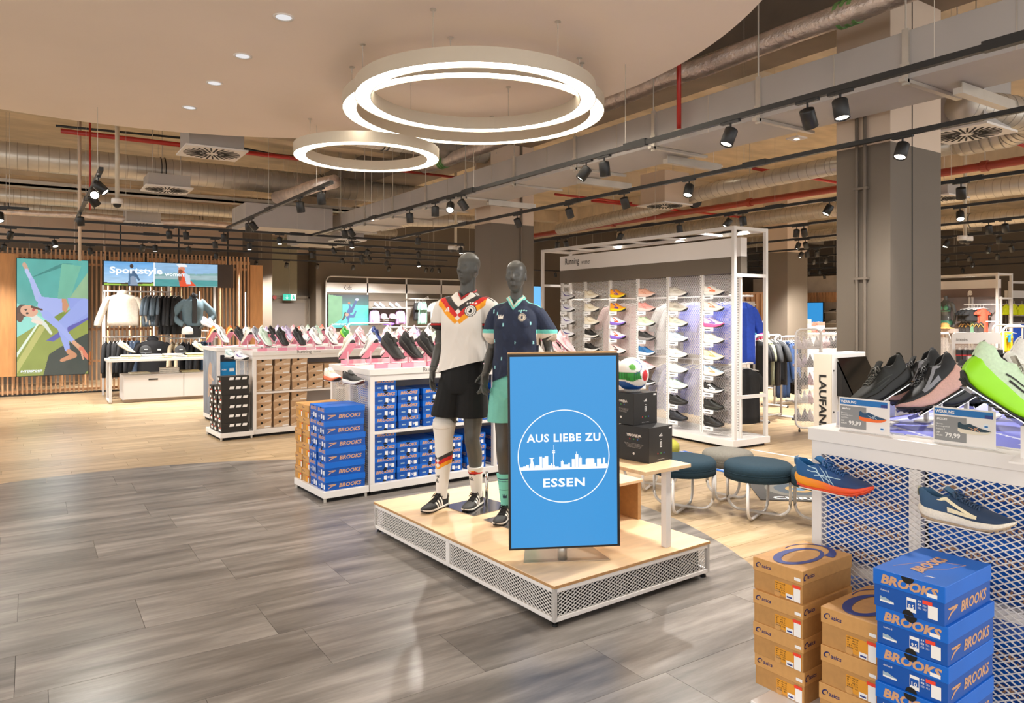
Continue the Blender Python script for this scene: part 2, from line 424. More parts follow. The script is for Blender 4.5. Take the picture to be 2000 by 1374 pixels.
column(13.36, 9.62, .7, .6, 'slim taupe column between running display and clothes racks')
column(13.4, 3.6, .7, .6, 'far taupe column behind the accessories rack')
# ================================================================== DUCTS
def duct(name, pts, r, label, mtl=None, ribs=.13, group=None, bands=()):
    o = tag(MB().tube(pts, r, 24).obj(name, mtl or M_GALV, smooth=True), label, 'duct', group)
    b = MB(); P = [Vector(p) for p in pts]
    for p, q in zip(P, P[1:]):
        L = (q-p).length if ribs else 0; d = (q-p).normalized(); k = ribs/2
        while k < L:
            c = p+d*k; b.tube([c-d*.004, c+d*.004], r+.0018, 24, caps=True); k += ribs
    if ribs: tag(b.obj('seam', M_SEAM, o), kind='stuff')
    for t in bands:
        c = P[0]+(P[-1]-P[0])*t; d = (P[-1]-P[0]).normalized()
        for s_ in (-.03, .03): MB().tube([c+d*(s_-.006), c+d*(s_+.006)], r+.012, 24).obj('rubber_band', M_BLACK, o)
        MB().cyl(c+V(0,0,r), (c.x, c.y, 4.7), .006, 6).obj('hanger_rod', M_GALV, o)
    return o
duct('round_duct', [(-4, 12.95, 3.95), (6.5, 12.95, 3.95)], .2, 'thick spiral duct nearest on the left, running above the track lights', bands=(.25, .55, .8))
duct('round_duct', [(-4, 15.5, 3.7), (5.9, 15.5, 3.7)], .125, 'second spiral duct on the left, below the thick one', bands=(.2, .5, .8), ribs=.1)
duct('round_duct', [(-4, 17.6, 3.75), (8, 17.6, 3.75)], .1, 'thin spiral duct farthest back on the left', bands=(.3, .6), ribs=.1)
duct('round_duct', [(2.15, 9.0, 3.95), (5.7, 9.0, 3.95)], .14, 'spiral duct half hidden behind the small ring lamp', bands=(.1, .5))
duct('round_duct', [(8.45, 3.9, 3.5), (8.45, 5.4, 3.5), (8.45, 7.0, 3.48), (8.6, 8.2, 3.45), (9.0, 9.1, 3.45), (9.5, 12.5, 3.45)], .115, 'long spiral duct running behind the nearest column', bands=(.5,))
duct('round_duct', [(6.9, 3.2, 3.5), (7.6, 3.05, 3.5), (8.1, 3.1, 3.5), (8.4, 3.4, 3.5), (8.45, 3.9, 3.5)], .15, 'curved spiral duct elbow at the upper right beside a square diffuser', ribs=.1)
duct('round_duct', [(12.6, -1, 3.6), (12.6, 14, 3.6)], .15, 'spiral duct crossing far behind the accessories rack', bands=(.5,), ribs=.12)
duct('round_duct', [(16.6, -1, 3.6), (16.6, 16, 3.6)], .15, 'farthest spiral duct at the right of the hall', bands=(.5,), ribs=.12)
duct('round_duct', [(6.0, 13.9, 3.45), (6.3, 13.2, 3.5), (7.0, 12.9, 3.5), (8.5, 12.8, 3.5)], .13, 'short curved spiral duct behind the middle column', ribs=.1)
pts = [V(4.9+.02*math.sin(i*1.7), -1.5+i*.45, 3.8+.012*math.sin(i*2.3)) for i in range(26)]
fo = duct('insulated_duct', pts, .085, 'silver foil wrapped duct running along the ceiling canopy edge', M_FOIL, ribs=0)
for yy in (2.95, 9.1):
    for k in range(3): MB().tube([(4.9, yy+.055*k, 3.8), (4.9, yy+.055*k+.03, 3.8)], .1, 24).obj('green_label', mat('green_label', '6f9a5a', .5), fo)
pts = [V(3.4+.5*i/8+.02*math.sin(i*2), 12.2-.5*i, 3.55+.01*math.cos(i*2)) for i in range(5)]
duct('insulated_duct', pts, .1, 'short foil wrapped duct stub near the left tracks', M_FOIL, ribs=0)
pts = [V(-4+i*.7, 16.6+.03*math.sin(i), 3.55+.02*math.sin(i*2)) for i in range(15)]
duct('insulated_duct', pts, .06, 'thin pinkish foil pipe under the second left duct', M_FOIL, ribs=0)
# rectangular duct with strut hangers
rd = tag(MB().box(4.68, 5.3, -2, 16, 3.14, 3.45).obj('rectangular_duct', M_GALV2, bevel=.004), 'large flat rectangular metal duct running from upper right to the middle column', 'duct')
for yy in [-.9+1.13*i for i in range(15)]:
    MB().box(4.66, 4.68, yy-.02, yy+.02, 3.1, 3.46).box(4.655, 4.66, yy-.03, yy+.03, 3.2, 3.24).obj('hanger_strap', M_GALV, rd)
    MB().box(4.62, 5.36, yy-.02, yy+.02, 3.115, 3.138).obj('cross_strut', M_GALV, rd)
    MB().cyl((4.67, yy, 3.45), (4.67, yy, 4.7), .006, 6).obj('threaded_rod', M_GALV, rd)
    MB().box(4.676, 4.68, yy+.5, yy+.506, 3.14, 3.45).obj('duct_joint', M_GALV, rd)
for yy in (2.3, 4.9, 6.2, 8.1):
    MB().box(5.0, 5.75, yy, yy+.06, 3.06, 3.1).box(5.0, 5.75, yy, yy+.006, 3.1, 3.13).obj('perforated_channel', M_GALV, rd)
# boxy far duct sections behind mannequins
rd2 = tag(MB().box(3.0, 4.5, 12.6, 13.6, 3.1, 3.5).box(4.4, 5.3, 13.7, 14.8, 3.0, 3.4).obj('rectangular_duct', M_GALV2), 'stepped flat duct boxes above the kids area', 'duct')
tag(MB().box(-3.5, 7, 14.3, 14.55, 3.72, 3.76).box(-3.5, 7, 14.3, 14.31, 3.72, 3.82).box(-3.5, 7, 14.54, 14.55, 3.72, 3.82).obj('cable_tray', M_GALV), 'perforated cable tray between the left spiral ducts', 'cable tray')
# square swirl diffusers
def diffuser(x, y, z, s, label, h=.32, top=M_GALV2):
    o = empty('air_diffuser', label, 'air diffuser', (x, y, z), 0, 'square swirl air diffusers')
    MB().box(-s/2+.04, s/2-.04, -s/2+.04, s/2-.04, .02, h).obj('plenum_box', top, o)
    MB().box(-s/2, s/2, -s/2, s/2, 0, .02).obj('face_plate', M_WHITE, o)
    b = MB()
    for k in range(28):
        a = k*2*math.pi/28; r0 = .1 if k % 2 else .2
        c_, s_ = math.cos(a), math.sin(a)
        b.bar((c_*s*r0, s_*s*r0, -.002), (c_*s*.46, s_*s*.46, -.002), s*.028, .004)
    tag(b.obj('slots', M_DARK, o), kind='stuff')
    for sg in (-1, 1): MB().cyl((sg*s*.3, 0, h), (sg*s*.3, 0, 4.7-z), .006, 6).obj('hanger_rod', M_GALV, o)
    return o
diffuser(1.8, 9.2, 3.54, .68, 'square swirl diffuser left of the small ring lamp')
diffuser(1.75, 12.3, 3.54, .66, 'square swirl diffuser under the thick left duct', .2)
diffuser(1.9, 16.6, 3.45, .7, 'distant square diffuser above the sportstyle screen', .3)
diffuser(7.25, 3.3, 3.3, .6, 'large square swirl diffuser at the upper right', .5)
diffuser(8.2, 8.1, 3.3, .6, 'square swirl diffuser above the running display', .5, M_BEIGE)
diffuser(11.0, 5.4, 3.3, .6, 'square diffuser beyond the nearest column', .2)
diffuser(5.0, 13.2, 3.0, .55, 'small square diffuser behind the heads of the mannequins', .15)
# sprinkler pipes
def pipe(pts, r, label, mtl=M_RED, n=10, name='sprinkler_pipe'):
    o = tag(MB().tube(pts, r, n).obj(name, mtl, smooth=True), label, 'pipe'); return o
pm = pipe([(10.6, -2, 3.6), (10.6, 15.5, 3.6)], .055, 'thick red-brown sprinkler main running lengthwise at the right', M_RED2, 14)
for yy in (1.0, 4.6, 8.4, 12):
    MB().tube([(10.6, yy-.04, 3.6), (10.6, yy+.04, 3.6)], .075, 14).obj('coupling', M_RED2, pm)
    MB().tube([(10.6, yy, 3.65), (10.6, yy, 4.7)], .007, 6).obj('hanger_rod', M_GALV, pm)
for i, (yy, l) in enumerate(((3.9, 'right of the nearest column'), (6.6, 'behind the running display header'), (10.1, 'behind the middle column'))):
    pipe([(8.4, yy, 3.66), (12.8, yy, 3.66)], .022, 'thin red branch pipe '+l)
pipe([(7.2, 9.6, 3.6), (8.9, 9.6, 3.6)], .02, 'short red pipe next to the middle column')
p_ = GX(1326, 280, 4.6)
vp = pipe([(4.6, p_.y, 3.2), (4.6, p_.y, 4.3)], .02, 'vertical red drop pipe beside the rectangular duct')
MB().lathe([(.0, .02), (.045, .02), (.05, 0), (.02, -.01), (.015, -.04), (0, -.045)], 16, c=(4.6, p_.y, 3.18)).obj('sprinkler_head', M_GALV, vp)
pipe([(.35, 12, 4.2), (5.6, 12, 4.2)], .035, 'red sprinkler pipe above the thick left duct')
pipe([(1.9, 9.9, 3.75), (5.9, 9.9, 3.75)], .02, 'thin red pipe behind the small ring lamp')
pipe([(.7, 11.9, 4.5), (.7, 11.9, 3.1)], .014, 'thin red vertical pipe left of the camera dome')
pipe([(.3, 12.4, 4.35), (2.2, 12.3, 4.38), (3.4, 12.35, 4.3), (6, 12.3, 4.35)], .018, 'black cable run above the red pipe on the left', M_BLACK, 8, 'cable_run')
pipe([(5.1, 1.8, 4.45), (5.0, 3.0, 4.5), (5.15, 4.4, 4.4), (5.3, 5.6, 4.42)], .03, 'orange cable loop above the foil duct', mat('orange_cable', 'd9571f', .5), 8, 'cable_run')
for i, (x, y0, y1, z) in enumerate(((5.25, 5.2, 9.5, 3.62), (7.2, 2, 12, 4.3))):
    pipe([(x, y0, z), (x, y1, z)], .012, ('thin grey conduit resting above the rectangular duct', 'grey conduit under the concrete slab at the right')[i], M_GALV, 6, 'conduit')
# vertical white posts of the left wall lighting / cable drops
for px, yy, z0, l in ((156, 12.6, .0, 'thin pale cable pole beside the tall picture screen'), (147, 18.4, 1.0, 'thin pale cable pole behind the slatted screen'), (204, 18.4, 1.0, 'thin pale cable pole left of the sportstyle screen')):
    q = GY(px, 400, yy); pipe([(q.x, yy, max(z0, 2.42 if yy < 13 else 1)), (q.x, yy, 4.7)], .02, l, M_BEIGE, 8, 'cable_pole')

# ================================================================== TRACKS AND SPOTS
def track(p, q, label):
    o = tag(MB().bar(p, q, .036, .034).obj('light_track', M_BLACK), label, 'light track', 'black ceiling light tracks')
    P, Q = Vector(p), Vector(q); L = (Q-P).length; n = max(2, int(L/2.2)); d = (Q-P).normalized()
    for i in range(n+1):
        c = P+(Q-P)*((i+.25)/(n+.5)); MB().cyl((c.x, c.y, c.z+.017), (c.x, c.y, 3.6 if math.hypot(c.x-CX, c.y-CY) < CR else 4.69), .0022, 5).obj('suspension_wire', M_GALV, o)
    for i in range(1, n):
        c = P+(Q-P)*(i/n); MB().bar(c-d*.12+V(0,0,.004), c+d*.12+V(0,0,.004), .044, .05).obj('track_joint', M_BLACK, o)
    return o
TZ = 2.94
lb = MB().lathe([(0, .06), (.02, .06), (.042, .052), (.044, .045), (.044, -.06), (.04, -.062), (.038, -.05), (.0, -.05)], 20).mesh('lamp_body', M_BLACK, True)
for p in lb.polygons: p.use_smooth = len(p.vertices) == 4
ll = MB().lathe([(0, -.052), (.037, -.052)], 20).mesh('lens', M_LENS)
lk = MB().box(-.075, .075, -.014, .014, -.012, .012).cyl((0, 0, -.012), (0, 0, -.05), .007, 8).mesh('adapter', M_BLACK)
spot_n = 0
def spot(x, y, tilt, pan, where, light=True, z=None, power=None, lens=True, along=0, scale=1):
    global spot_n
    z = z or TZ
    o = empty('spotlight', 'black cylindrical track spotlight '+where, 'spotlight', (x, y, z-.02), 0, 'black track spotlights')
    put('adapter', lk, o, (0, 0, 0), along)
    h = put('lamp_body', lb, o, (.03*math.sin(R(tilt))*math.cos(pan), .03*math.sin(R(tilt))*math.sin(pan), -.1))
    h.rotation_mode = 'XYZ'
    d = Vector((math.sin(R(tilt))*math.cos(pan), math.sin(R(tilt))*math.sin(pan), -math.cos(R(tilt))))
    h.rotation_euler = (-d).to_track_quat('Z', 'Y').to_euler()
    put('lens', ll, h)
    if light:
        L = bpy.data.lights.new('spot_lamp', 'SPOT'); L.energy = power or SPOT_POWER; L.spot_size = R(95); L.spot_blend = .9; L.shadow_soft_size = .035; L.color = (1, .955, .895)
        lo = bpy.data.objects.new('spot_lamp', L); COL.objects.link(lo); lo.parent = h; lo.location = (0, 0, -.075)
    spot_n += 1; return o
def tspots(X, pxs, where, **k):
    for i, (px, tilt, pan) in enumerate(pxs):
        u = (px-1000)/1420; t = X/(u*CA+SA); y = t*(-u*SA+CA)
        spot(X, y, tilt, pan, f'{ORD[i]} from the left on {where}', along=R(90), **k)
track((3.9, -1, TZ), (3.9, 11.9, TZ), 'black light track nearest, from the upper right to behind the mannequins')
tspots(3.9, [(673, 10, 0), (684, 35, 0), (800, 5, 0), (850, 3, 1), (880, 45, -2.2), (901, 40, 0), (1145, 35, 2.5), (1180, 8, 0), (1427, 22, 2.8), (1577, 35, .2), (1641, 12, -1.9)], 'the nearest long track')
track((5.27, -1, TZ), (5.27, 11.8, TZ), 'second long black track, passing in front of the nearest column')
tspots(5.27, [(817, 10, 2), (1010, 28, .3), (1111, 25, .2), (1219, 28, .2), (1346, 25, -2.8), (1763, 24, 3.1)], 'the second long track')
track((7.6, -1, TZ), (7.6, 12.3, TZ), 'third long black track, passing behind the nearest column')
tspots(7.6, [(1089, 15, 1), (1105, 30, .3), (1213, 25, 2), (1327, 8, 0), (1424, 35, 2.5), (1451, 8, 0), (1620, 30, 2.6), (1877, 25, .4)], 'the third long track')
track((9.4, -1, TZ), (9.4, 12.3, TZ), 'fourth long black track')
tspots(9.4, [(1556, 15, 1), (1570, 30, .3), (1875, 35, -2.6)], 'the fourth long track', power=SPOT_POWER*2.8)
track((11.2, -1, TZ), (11.2, 14, TZ), 'fifth long black track')
tspots(11.2, [(1560, 20, 2.4), (1573, 35, .2), (1931, 12, 0), (1963, 30, .2)], 'the fifth long track', power=SPOT_POWER*2.8)
track((13.0, -1, TZ), (13.0, 17, TZ), 'sixth long black track')
tspots(13.0, [(1566, 25, 2.4), (1576, 10, 0), (1595, 25, .4), (1850, 25, 2.6), (1951, 15, 0)], 'the sixth long track', power=SPOT_POWER*2.8)
track((14.9, -1, TZ), (14.9, 18, TZ), 'seventh long black track')
tspots(14.9, [(1562, 10, 2.4), (1573, 10, 0), (1589, 25, .4), (1612, 25, .4), (1930, 8, 2.6), (1975, 30, 0)], 'the seventh long track', power=SPOT_POWER*2.8)
track((16.9, -1, TZ), (16.9, 19, TZ), 'eighth long black track')
tspots(16.9, [(1850, 10, 2.4), (1893, 10, 0), (1948, 25, .4)], 'the eighth long track', power=SPOT_POWER*2.8)
track((19.0, -1, TZ), (19.0, 19, TZ), 'ninth long black track')
tspots(19.0, [(1580, 10, 2.4), (1600, 10, 0), (1900, 25, .4)], 'the ninth long track', power=SPOT_POWER*2.8)
track((21.5, -1, TZ), (21.5, 19, TZ), 'tenth long black track')
tspots(21.5, [(1570, 10, 2.4), (1610, 10, 0), (1880, 25, .4)], 'the tenth long track', power=SPOT_POWER*2.5)
track((2.49, 7.0, TZ), (2.49, 11.6, TZ), 'short slanting track over the island of brown boxes')
tspots(2.49, [(485, 10, 1), (492, 40, .2), (586, 8, 0), (627, 5, 0)], 'the short slanting track', power=SPOT_POWER*0.4)
track((.53, 7.5, TZ), (.53, 11.9, TZ), 'short slanting track at the left edge of the canopy')
tspots(.53, [(157, 10, 1), (179, 40, .5), (192, 45, -.4), (186, 60, -1.7)], 'the leftmost slanting track', power=SPOT_POWER*0.7)
def xspots(Y, pxs, where, x0, x1, lab, pw=1):
    track((x0, Y, TZ), (x1, Y, TZ), lab)
    for i, (px, tilt, pan) in enumerate(pxs):
        u = (px-1000)/1420; t = Y/(-u*SA+CA); x = t*(u*CA+SA)
        spot(x, Y, tilt, pan, f'{ORD[i]} from the left on {where}', power=SPOT_POWER*pw)
xspots(11.95, [(330, 5, 0), (363, 5, 0), (437, 5, 0), (546, 8, -1.6), (687, 10, -1.6), (900, 10, -1.6)], 'the first crosswise track', .53, 6.8, 'first crosswise black track behind the ducts', .4)
xspots(13.3, [(21, 25, 2), (420, 5, 0), (487, 8, -1.6), (650, 30, 0), (718, 30, 2), (757, 10, 0), (817, 10, 0)], 'the second crosswise track', -2.9, 8.5, 'second crosswise black track')
xspots(14.6, [(106, 30, -1.2), (279, 20, 2), (303, 8, -1.6), (368, 10, 0), (609, 8, 0), (706, 8, 2), (719, 30, 0)], 'the third crosswise track', -2.5, 9, 'third crosswise black track', 1.6)
xspots(15.9, [(8, 25, 2), (93, 5, 0), (176, 5, 0), (422, 5, 0), (668, 30, .2), (708, 10, 0), (756, 35, 2.6), (817, 25, -1.5)], 'the fourth crosswise track', -2.9, 8.6, 'fourth crosswise black track over the slatted screen', 1.6)
xspots(17.9, [(212, 25, 1.6), (283, 25, 1.6), (327, 25, 1.6), (500, 35, 1.6), (560, 35, 1.6), (620, 35, 1.6), (690, 35, 1.6), (760, 35, 1.6), (833, 30, 1.6), (845, 25, 2.4), (857, 25, .4), (1085, 10, 0), (1096, 30, 0)], 'the fifth crosswise track', -.6, 14.5, 'fifth crosswise black track before the back wall', 2.5)
track((-2.0, 10.9, TZ), (-.02, 10.9, TZ), 'short track end at the far left'); spot(-.32, 10.9, 25, -1.4, 'at the far left edge under a short track')
# recessed downlights in the canopy
for i, (px, py) in enumerate(((554, 33), (474, 109), (419, 162), (370, 210))):
    q = GZ(px, py, 3.6); o = empty('downlight', f'recessed round downlight in the white canopy, {ORD[i]} from the top', 'downlight', (q.x, q.y, 3.6), 0, 'recessed canopy downlights')
    MB().lathe([(.068, .0), (.068, -.006), (.055, -.006), (.05, 0.0)], 28, close=True).obj('trim_ring', M_WHITE, o, True)
    MB().lathe([(.0, -.003), (.052, -.003)], 24).obj('reflector', M_DIM, o); MB().lathe([(.052, -.004), (.058, -.004)], 24).obj('shadow_ring', M_BLACK, o)
# ring lamps
def ring(r, d, z, rad, label, hooks, wid=.12, hh=.1):
    c = W(r, d); o = empty('ring_lamp', label, 'ring lamp', (c.x, c.y, z), 0, 'white ring pendant lamps')
    MB().lathe([(rad, .0), (rad, hh), (rad-wid, hh), (rad-wid, 0), (rad-wid+.006, 0), (rad-wid+.006, .012), (rad-.006, .012), (rad-.006, 0)], 120, close=True).obj('housing', M_RINGB, o, False)
    MB().lathe([(rad-.007, .004), (rad-wid+.007, .004)], 120).obj('light_diffuser', M_LAMP, o)
    for k, a in enumerate(hooks):
        x, y = (rad-wid/2)*math.cos(R(a)), (rad-wid/2)*math.sin(R(a)); inside = math.hypot(c.x+x-CX, c.y+y-CY) < CR
        top = (3.6 if inside else 4.7)-z
        MB().cyl((x, y, hh), (x, y, top), .0022, 5).lathe([(0, 0), (.02, 0), (.022, -.006), (.006, -.012), (.004, -.05), (0, -.05)], 10, c=(x, y, top)).obj('suspension_wire', M_GALV, o)
    x, y = rad*.93*math.cos(R(hooks[0]+12)), rad*.93*math.sin(R(hooks[0]+12))
    pts = [V(x+.03*math.sin(t*2.5), y, hh+(3.6-z-hh)*t) for t in np.linspace(0, 1, 9)]
    MB().tube(pts, .004, 6).obj('power_cable', M_BEIGE, o, True)
ring(-.27, 5.49, 3.23, .9, 'upper large white glowing ring lamp, front of the overlapping pair', [-20, 40, 100, 160, 220, 280])
ring(-.32, 6.2, 3.33, 1.1, 'wider white glowing ring lamp behind the front one', [-10, 50, 110, 170, 230, 290])
ring(-1.42, 7.14, 3.16, .7, 'small white glowing ring lamp at the lower left', [10, 130, 250])
# cameras, detectors, emergency fittings
def dome(x, y, z, label, tubeh=.9, n=1):
    o = empty('security_camera', label, 'security camera', (x, y, z), 0)
    MB().cyl((0, 0, .06), (0, 0, tubeh), .028, 14).obj('drop_tube', M_RINGB, o, True)
    for k in range(n):
        dx = (k-(n-1)/2)*.17
        MB().lathe([(0, .07), (.07, .07), (.075, .05), (.075, .0), (.055, -.005)], 20, c=(dx, 0, 0)).obj('camera_housing', M_WHITE, o, True)
        MB().lathe([(.055, -.005), (.045, -.04), (.02, -.058), (0, -.06)], 20, c=(dx, 0, 0)).obj('lens_dome', M_BLACK, o, True)
q = GY(229, 398, 11.3); dome(q.x, 11.3, q.z, 'white dome camera hanging on a grey tube at the upper left', 4.7-q.z if math.hypot(q.x-CX, 11.3-CY) > CR else 3.6-q.z)
q = GX(1885, 470, 12.2); dome(12.2, q.y, q.z, 'white double camera on a pole at the right beyond the nearest column', 4.7-q.z, 2)
q = GY(890, 488, 12.4); dome(q.x, 12.4, q.z, 'white double camera above the head of the left mannequin', 4.7-q.z, 2)
for i, (px, py, X) in enumerate(((1556, 272, 8.0), (1394, 327, 8.2), (726, 430, 4.3))):
    q = GX(px, py, X); o = empty('emergency_light', 'small square emergency light '+('near the top of the nearest column', 'left of the nearest column', 'behind the short slanting track')[i], 'emergency light', (q.x, q.y, q.z), 0)
    MB().box(-.09, .09, -.09, .09, 0, .02).cyl((0, 0, .02), (0, 0, 4.7-q.z), .004, 6).obj('base_plate', M_WHITE, o)
    MB().lathe([(0, -.004), (.03, -.004)], 14).obj('lens', M_LENS, o)
# ================================================================== SHOES
def ip(tab, s):
    for (a, u), (b, v) in zip(tab, tab[1:]):
        if s <= b:
            t = (s-a)/(b-a); t = t*t*(3-2*t)*.5+t*.5; return u+(v-u)*t
    return tab[-1][1]
PROF = {
 'runner': dict(L=.30, w=[(0,.012),(.03,.026),(.08,.034),(.2,.038),(.42,.036),(.58,.043),(.72,.048),(.84,.044),(.93,.032),(.98,.018),(1,.006)],
   b=[(0,.02),(.08,.004),(.2,0),(.62,0),(.8,.006),(.92,.02),(1,.036)], t=[(0,.052),(.1,.044),(.3,.04),(.6,.03),(.85,.034),(1,.048)],
   r=[(0,.1),(.05,.112),(.1,.1),(.18,.088),(.26,.09),(.33,.104),(.38,.1),(.5,.084),(.65,.07),(.8,.06),(.92,.052),(1,.046)]),
 'max': dict(L=.31, w=[(0,.014),(.03,.03),(.08,.038),(.2,.042),(.42,.04),(.58,.046),(.72,.051),(.84,.047),(.93,.035),(.98,.02),(1,.008)],
   b=[(0,.03),(.1,.006),(.22,0),(.6,0),(.78,.012),(.92,.034),(1,.056)], t=[(0,.07),(.1,.06),(.3,.052),(.6,.042),(.85,.05),(1,.066)],
   r=[(0,.115),(.05,.13),(.1,.118),(.18,.104),(.26,.106),(.33,.12),(.38,.115),(.5,.098),(.65,.084),(.8,.076),(.92,.07),(1,.064)]),
 'ultra': dict(L=.31, w=[(0,.016),(.03,.032),(.08,.040),(.2,.044),(.42,.042),(.58,.048),(.72,.053),(.84,.049),(.93,.037),(.98,.022),(1,.01)],
   b=[(0,.035),(.1,.008),(.22,0),(.6,0),(.78,.014),(.92,.04),(1,.062)], t=[(0,.10),(.06,.098),(.12,.086),(.3,.074),(.6,.056),(.85,.062),(1,.078)],
   r=[(0,.145),(.05,.16),(.1,.15),(.18,.134),(.26,.134),(.33,.146),(.38,.14),(.5,.12),(.65,.102),(.8,.092),(.92,.084),(1,.076)]),
 'turf': dict(L=.29, w=[(0,.012),(.03,.024),(.08,.03),(.2,.033),(.42,.034),(.58,.041),(.72,.046),(.84,.042),(.93,.03),(.98,.018),(1,.006)],
   b=[(0,.008),(.08,.003),(.2,0),(.65,0),(.85,.003),(.93,.008),(1,.016)], t=[(0,.024),(.1,.022),(.3,.02),(.6,.018),(.85,.02),(1,.026)],
   r=[(0,.075),(.05,.085),(.1,.08),(.18,.072),(.26,.078),(.33,.096),(.38,.092),(.5,.072),(.65,.056),(.8,.045),(.92,.038),(1,.03)])}
def _sec(P, s):
    w = ip(P['w'], s); wu = w*.93; t = ip(P['t'], s)-.004; Rr = max(ip(P['r'], s), t+.004); h = Rr-t
    o = 1 if .04 < s < .34 else 0
    if s <= .04 or .34 <= s < .40: o = 0
    if o: half = [(-wu, t), (-wu*1.03, t+.38*h), (-wu*.88, t+.75*h), (-min(.028, wu*.8), Rr), (-min(.021, wu*.6), Rr-.006), (-wu*.55, t+.012), (0, t+.008)]
    else: half = [(-wu, t), (-wu*1.03, t+.34*h), (-wu*.9, t+.64*h), (-wu*.64, t+.86*h), (-wu*.38, t+.96*h), (-wu*.16, t+.995*h), (0, Rr)]
    if s < .04: k = .9; half = [(-wu, t), (-wu*1.02, t+.35*h), (-wu*.95, t+.7*h), (-wu*.8, Rr-.004), (-wu*.6, Rr), (-wu*.3, Rr), (0, Rr)]
    return half
_SH = {}
def shoe_meshes(kind, hero):
    if (kind, hero) in _SH: return _SH[(kind, hero)]
    P = PROF[kind]; L = P['L']; out = {}
    S = sorted(set([0,.015,.04,.07,.1,.14,.18,.22,.26,.3,.339,.345,.38,.44,.5,.56,.62,.68,.74,.8,.85,.9,.94,.97,.99,1] if hero else [0,.04,.1,.2,.3,.339,.38,.5,.62,.74,.85,.94,.985,1]))
    def rings(b, secs, closed):
        n = len(secs[0]); vs = [p for q in secs for p in q]; fs = []
        for i in range(len(secs)-1):
            for k in range(n if closed else n-1):
                fs.append((i*n+k, i*n+(k+1) % n, (i+1)*n+(k+1) % n, (i+1)*n+k))
        if closed: fs += [tuple(range(n-1, -1, -1)), tuple((len(secs)-1)*n+k for k in range(n))]
        b.add(vs, fs); return b
    # midsole
    secs = []
    for s in S:
        w, bt, t = ip(P['w'], s), ip(P['b'], s), ip(P['t'], s); x = s*L; f = 1+(.05 if s < .3 else .02)
        mid = (bt+t)/2
        xo = -.006*(1-s*12) if s < .08 else 0
        secs.append([(x, -w*.9, bt+.003), (x+xo, -w*f, bt+.3*(t-bt)), (x+xo, -w*f*1.01, mid+.2*(t-bt)), (x, -w*.98, t), (x, -w*.86, t-.002), (x, w*.86, t-.002), (x, w*.98, t), (x+xo, w*f*1.01, mid+.2*(t-bt)), (x+xo, w*f, bt+.3*(t-bt)), (x, w*.9, bt+.003)])
    out['midsole'] = rings(MB(), secs, True).mesh('midsole', M_WHITE, True)
    secs = []
    for s in S:
        w, bt = ip(P['w'], s), ip(P['b'], s); x = s*L
        secs.append([(x, -w*.93, bt+.006), (x, -w*.88, bt-.001), (x, w*.88, bt-.001), (x, w*.93, bt+.006)])
    b = rings(MB(), secs, True)
    if hero:
        for s in np.arange(.06, .95, .06):
            w, bt = ip(P['w'], s), ip(P['b'], s)
            for y in (-.6, 0, .6): b.box(s*L-.005, s*L+.005, y*w-.007, y*w+.007, bt-.005, bt+.002)
    out['outsole'] = b.mesh('outsole', M_BLACK, True)
    # upper with its lining
    secs = []
    for s in S:
        h = _sec(P, s); x = s*L*.985+.003
        lean = lambda z: (-.008*(z-.05)/.06 if s < .06 else 0)
        full_ = h+[(-y, z) for y, z in h[-2::-1]]
        secs.append([(x+lean(z), y, z) for y, z in full_])
    b = rings(MB(), secs, False); n = len(secs[0])
    fi = 0
    for i in range(len(S)-1):
        for k in range(n-1):
            if .035 < (S[i]+S[i+1])/2 < .345 and 3 <= k <= 8: b.m[fi] = 1
            fi += 1
    # toe cap closing + heel closing
    b.add(secs[0], [tuple(range(n))]); b.add(secs[-1], [tuple(range(n-1, -1, -1))])
    out['upper'] = b.mesh('upper', [M_WHITE, M_WHITE], True)
    # tongue
    b = MB(); x0 = .33*L; zr = ip(P['r'], .34)
    b.grid(lambda u, v: (x0-.012+.05*u, (v-.5)*.044, zr+.016-.03*u+.004*math.cos((v-.5)*3)), 3, 4)
    b.grid(lambda u, v: (x0-.016+.05*u, (v-.5)*.042, zr+.011-.03*u+.004*math.cos((v-.5)*3)), 3, 4)
    out['tongue'] = b.mesh('tongue', M_WHITE, True)
    # laces
    b = MB(); N = 6 if hero else 4; r = .0026 if hero else .003
    for k in range(N):
        s = .375+.05*k; s2 = s+.035; zr = ip(P['r'], s)+.0035; z2 = ip(P['r'], s2)+.0035; x = s*L; x2 = s2*L; y = .019+.001*k
        b.tube([(x, -y, zr-.008), (x+.002, -y*.5, zr-.0005), (x2-.004, y*.5, z2), (x2, y, z2-.008)], r, 6)
        if hero: b.tube([(x, y, zr-.008), (x+.002, y*.5, zr-.0005), (x2-.004, -y*.5, z2), (x2, -y, z2-.008)], r, 6)
    if hero:
        s = .37; zr = ip(P['r'], s)+.006
        for sg in (-1, 1):
            b.tube([(s*L, 0, zr), (s*L+.006, sg*.02, zr+.004), (s*L+.016, sg*.036, zr-.012), (s*L+.02, sg*.03, zr-.014), (s*L+.008, 0, zr)], r, 6)
            b.tube([(s*L, 0, zr), (s*L+.02, sg*.014, zr-.004), (s*L+.04, sg*.03, zr-.022)], r, 6)
    out['laces'] = b.mesh('laces', M_WHITE, True)
    out['heel_tab'] = MB().grid(lambda u, v: (-.003-.004*math.sin(v*3.1), (u-.5)*.026, ip(P['r'], .02)-.028+.034*v), 2, 3).mesh('heel_tab', M_WHITE, True)
    _SH[(kind, hero)] = out; return out
def side_pt(P, s, q, side, off=.0016):      # point on the flank of the upper
    h = _sec(P, s); L = P['L']; pts = h[:4]; t = q*3; i = min(2, int(t)); f = t-i
    y = pts[i][0]+(pts[i+1][0]-pts[i][0])*f; z = pts[i][1]+(pts[i+1][1]-pts[i][1])*f
    return (s*L*.985+.003, side*(-y+off), z+off*.3)
_ST = {}
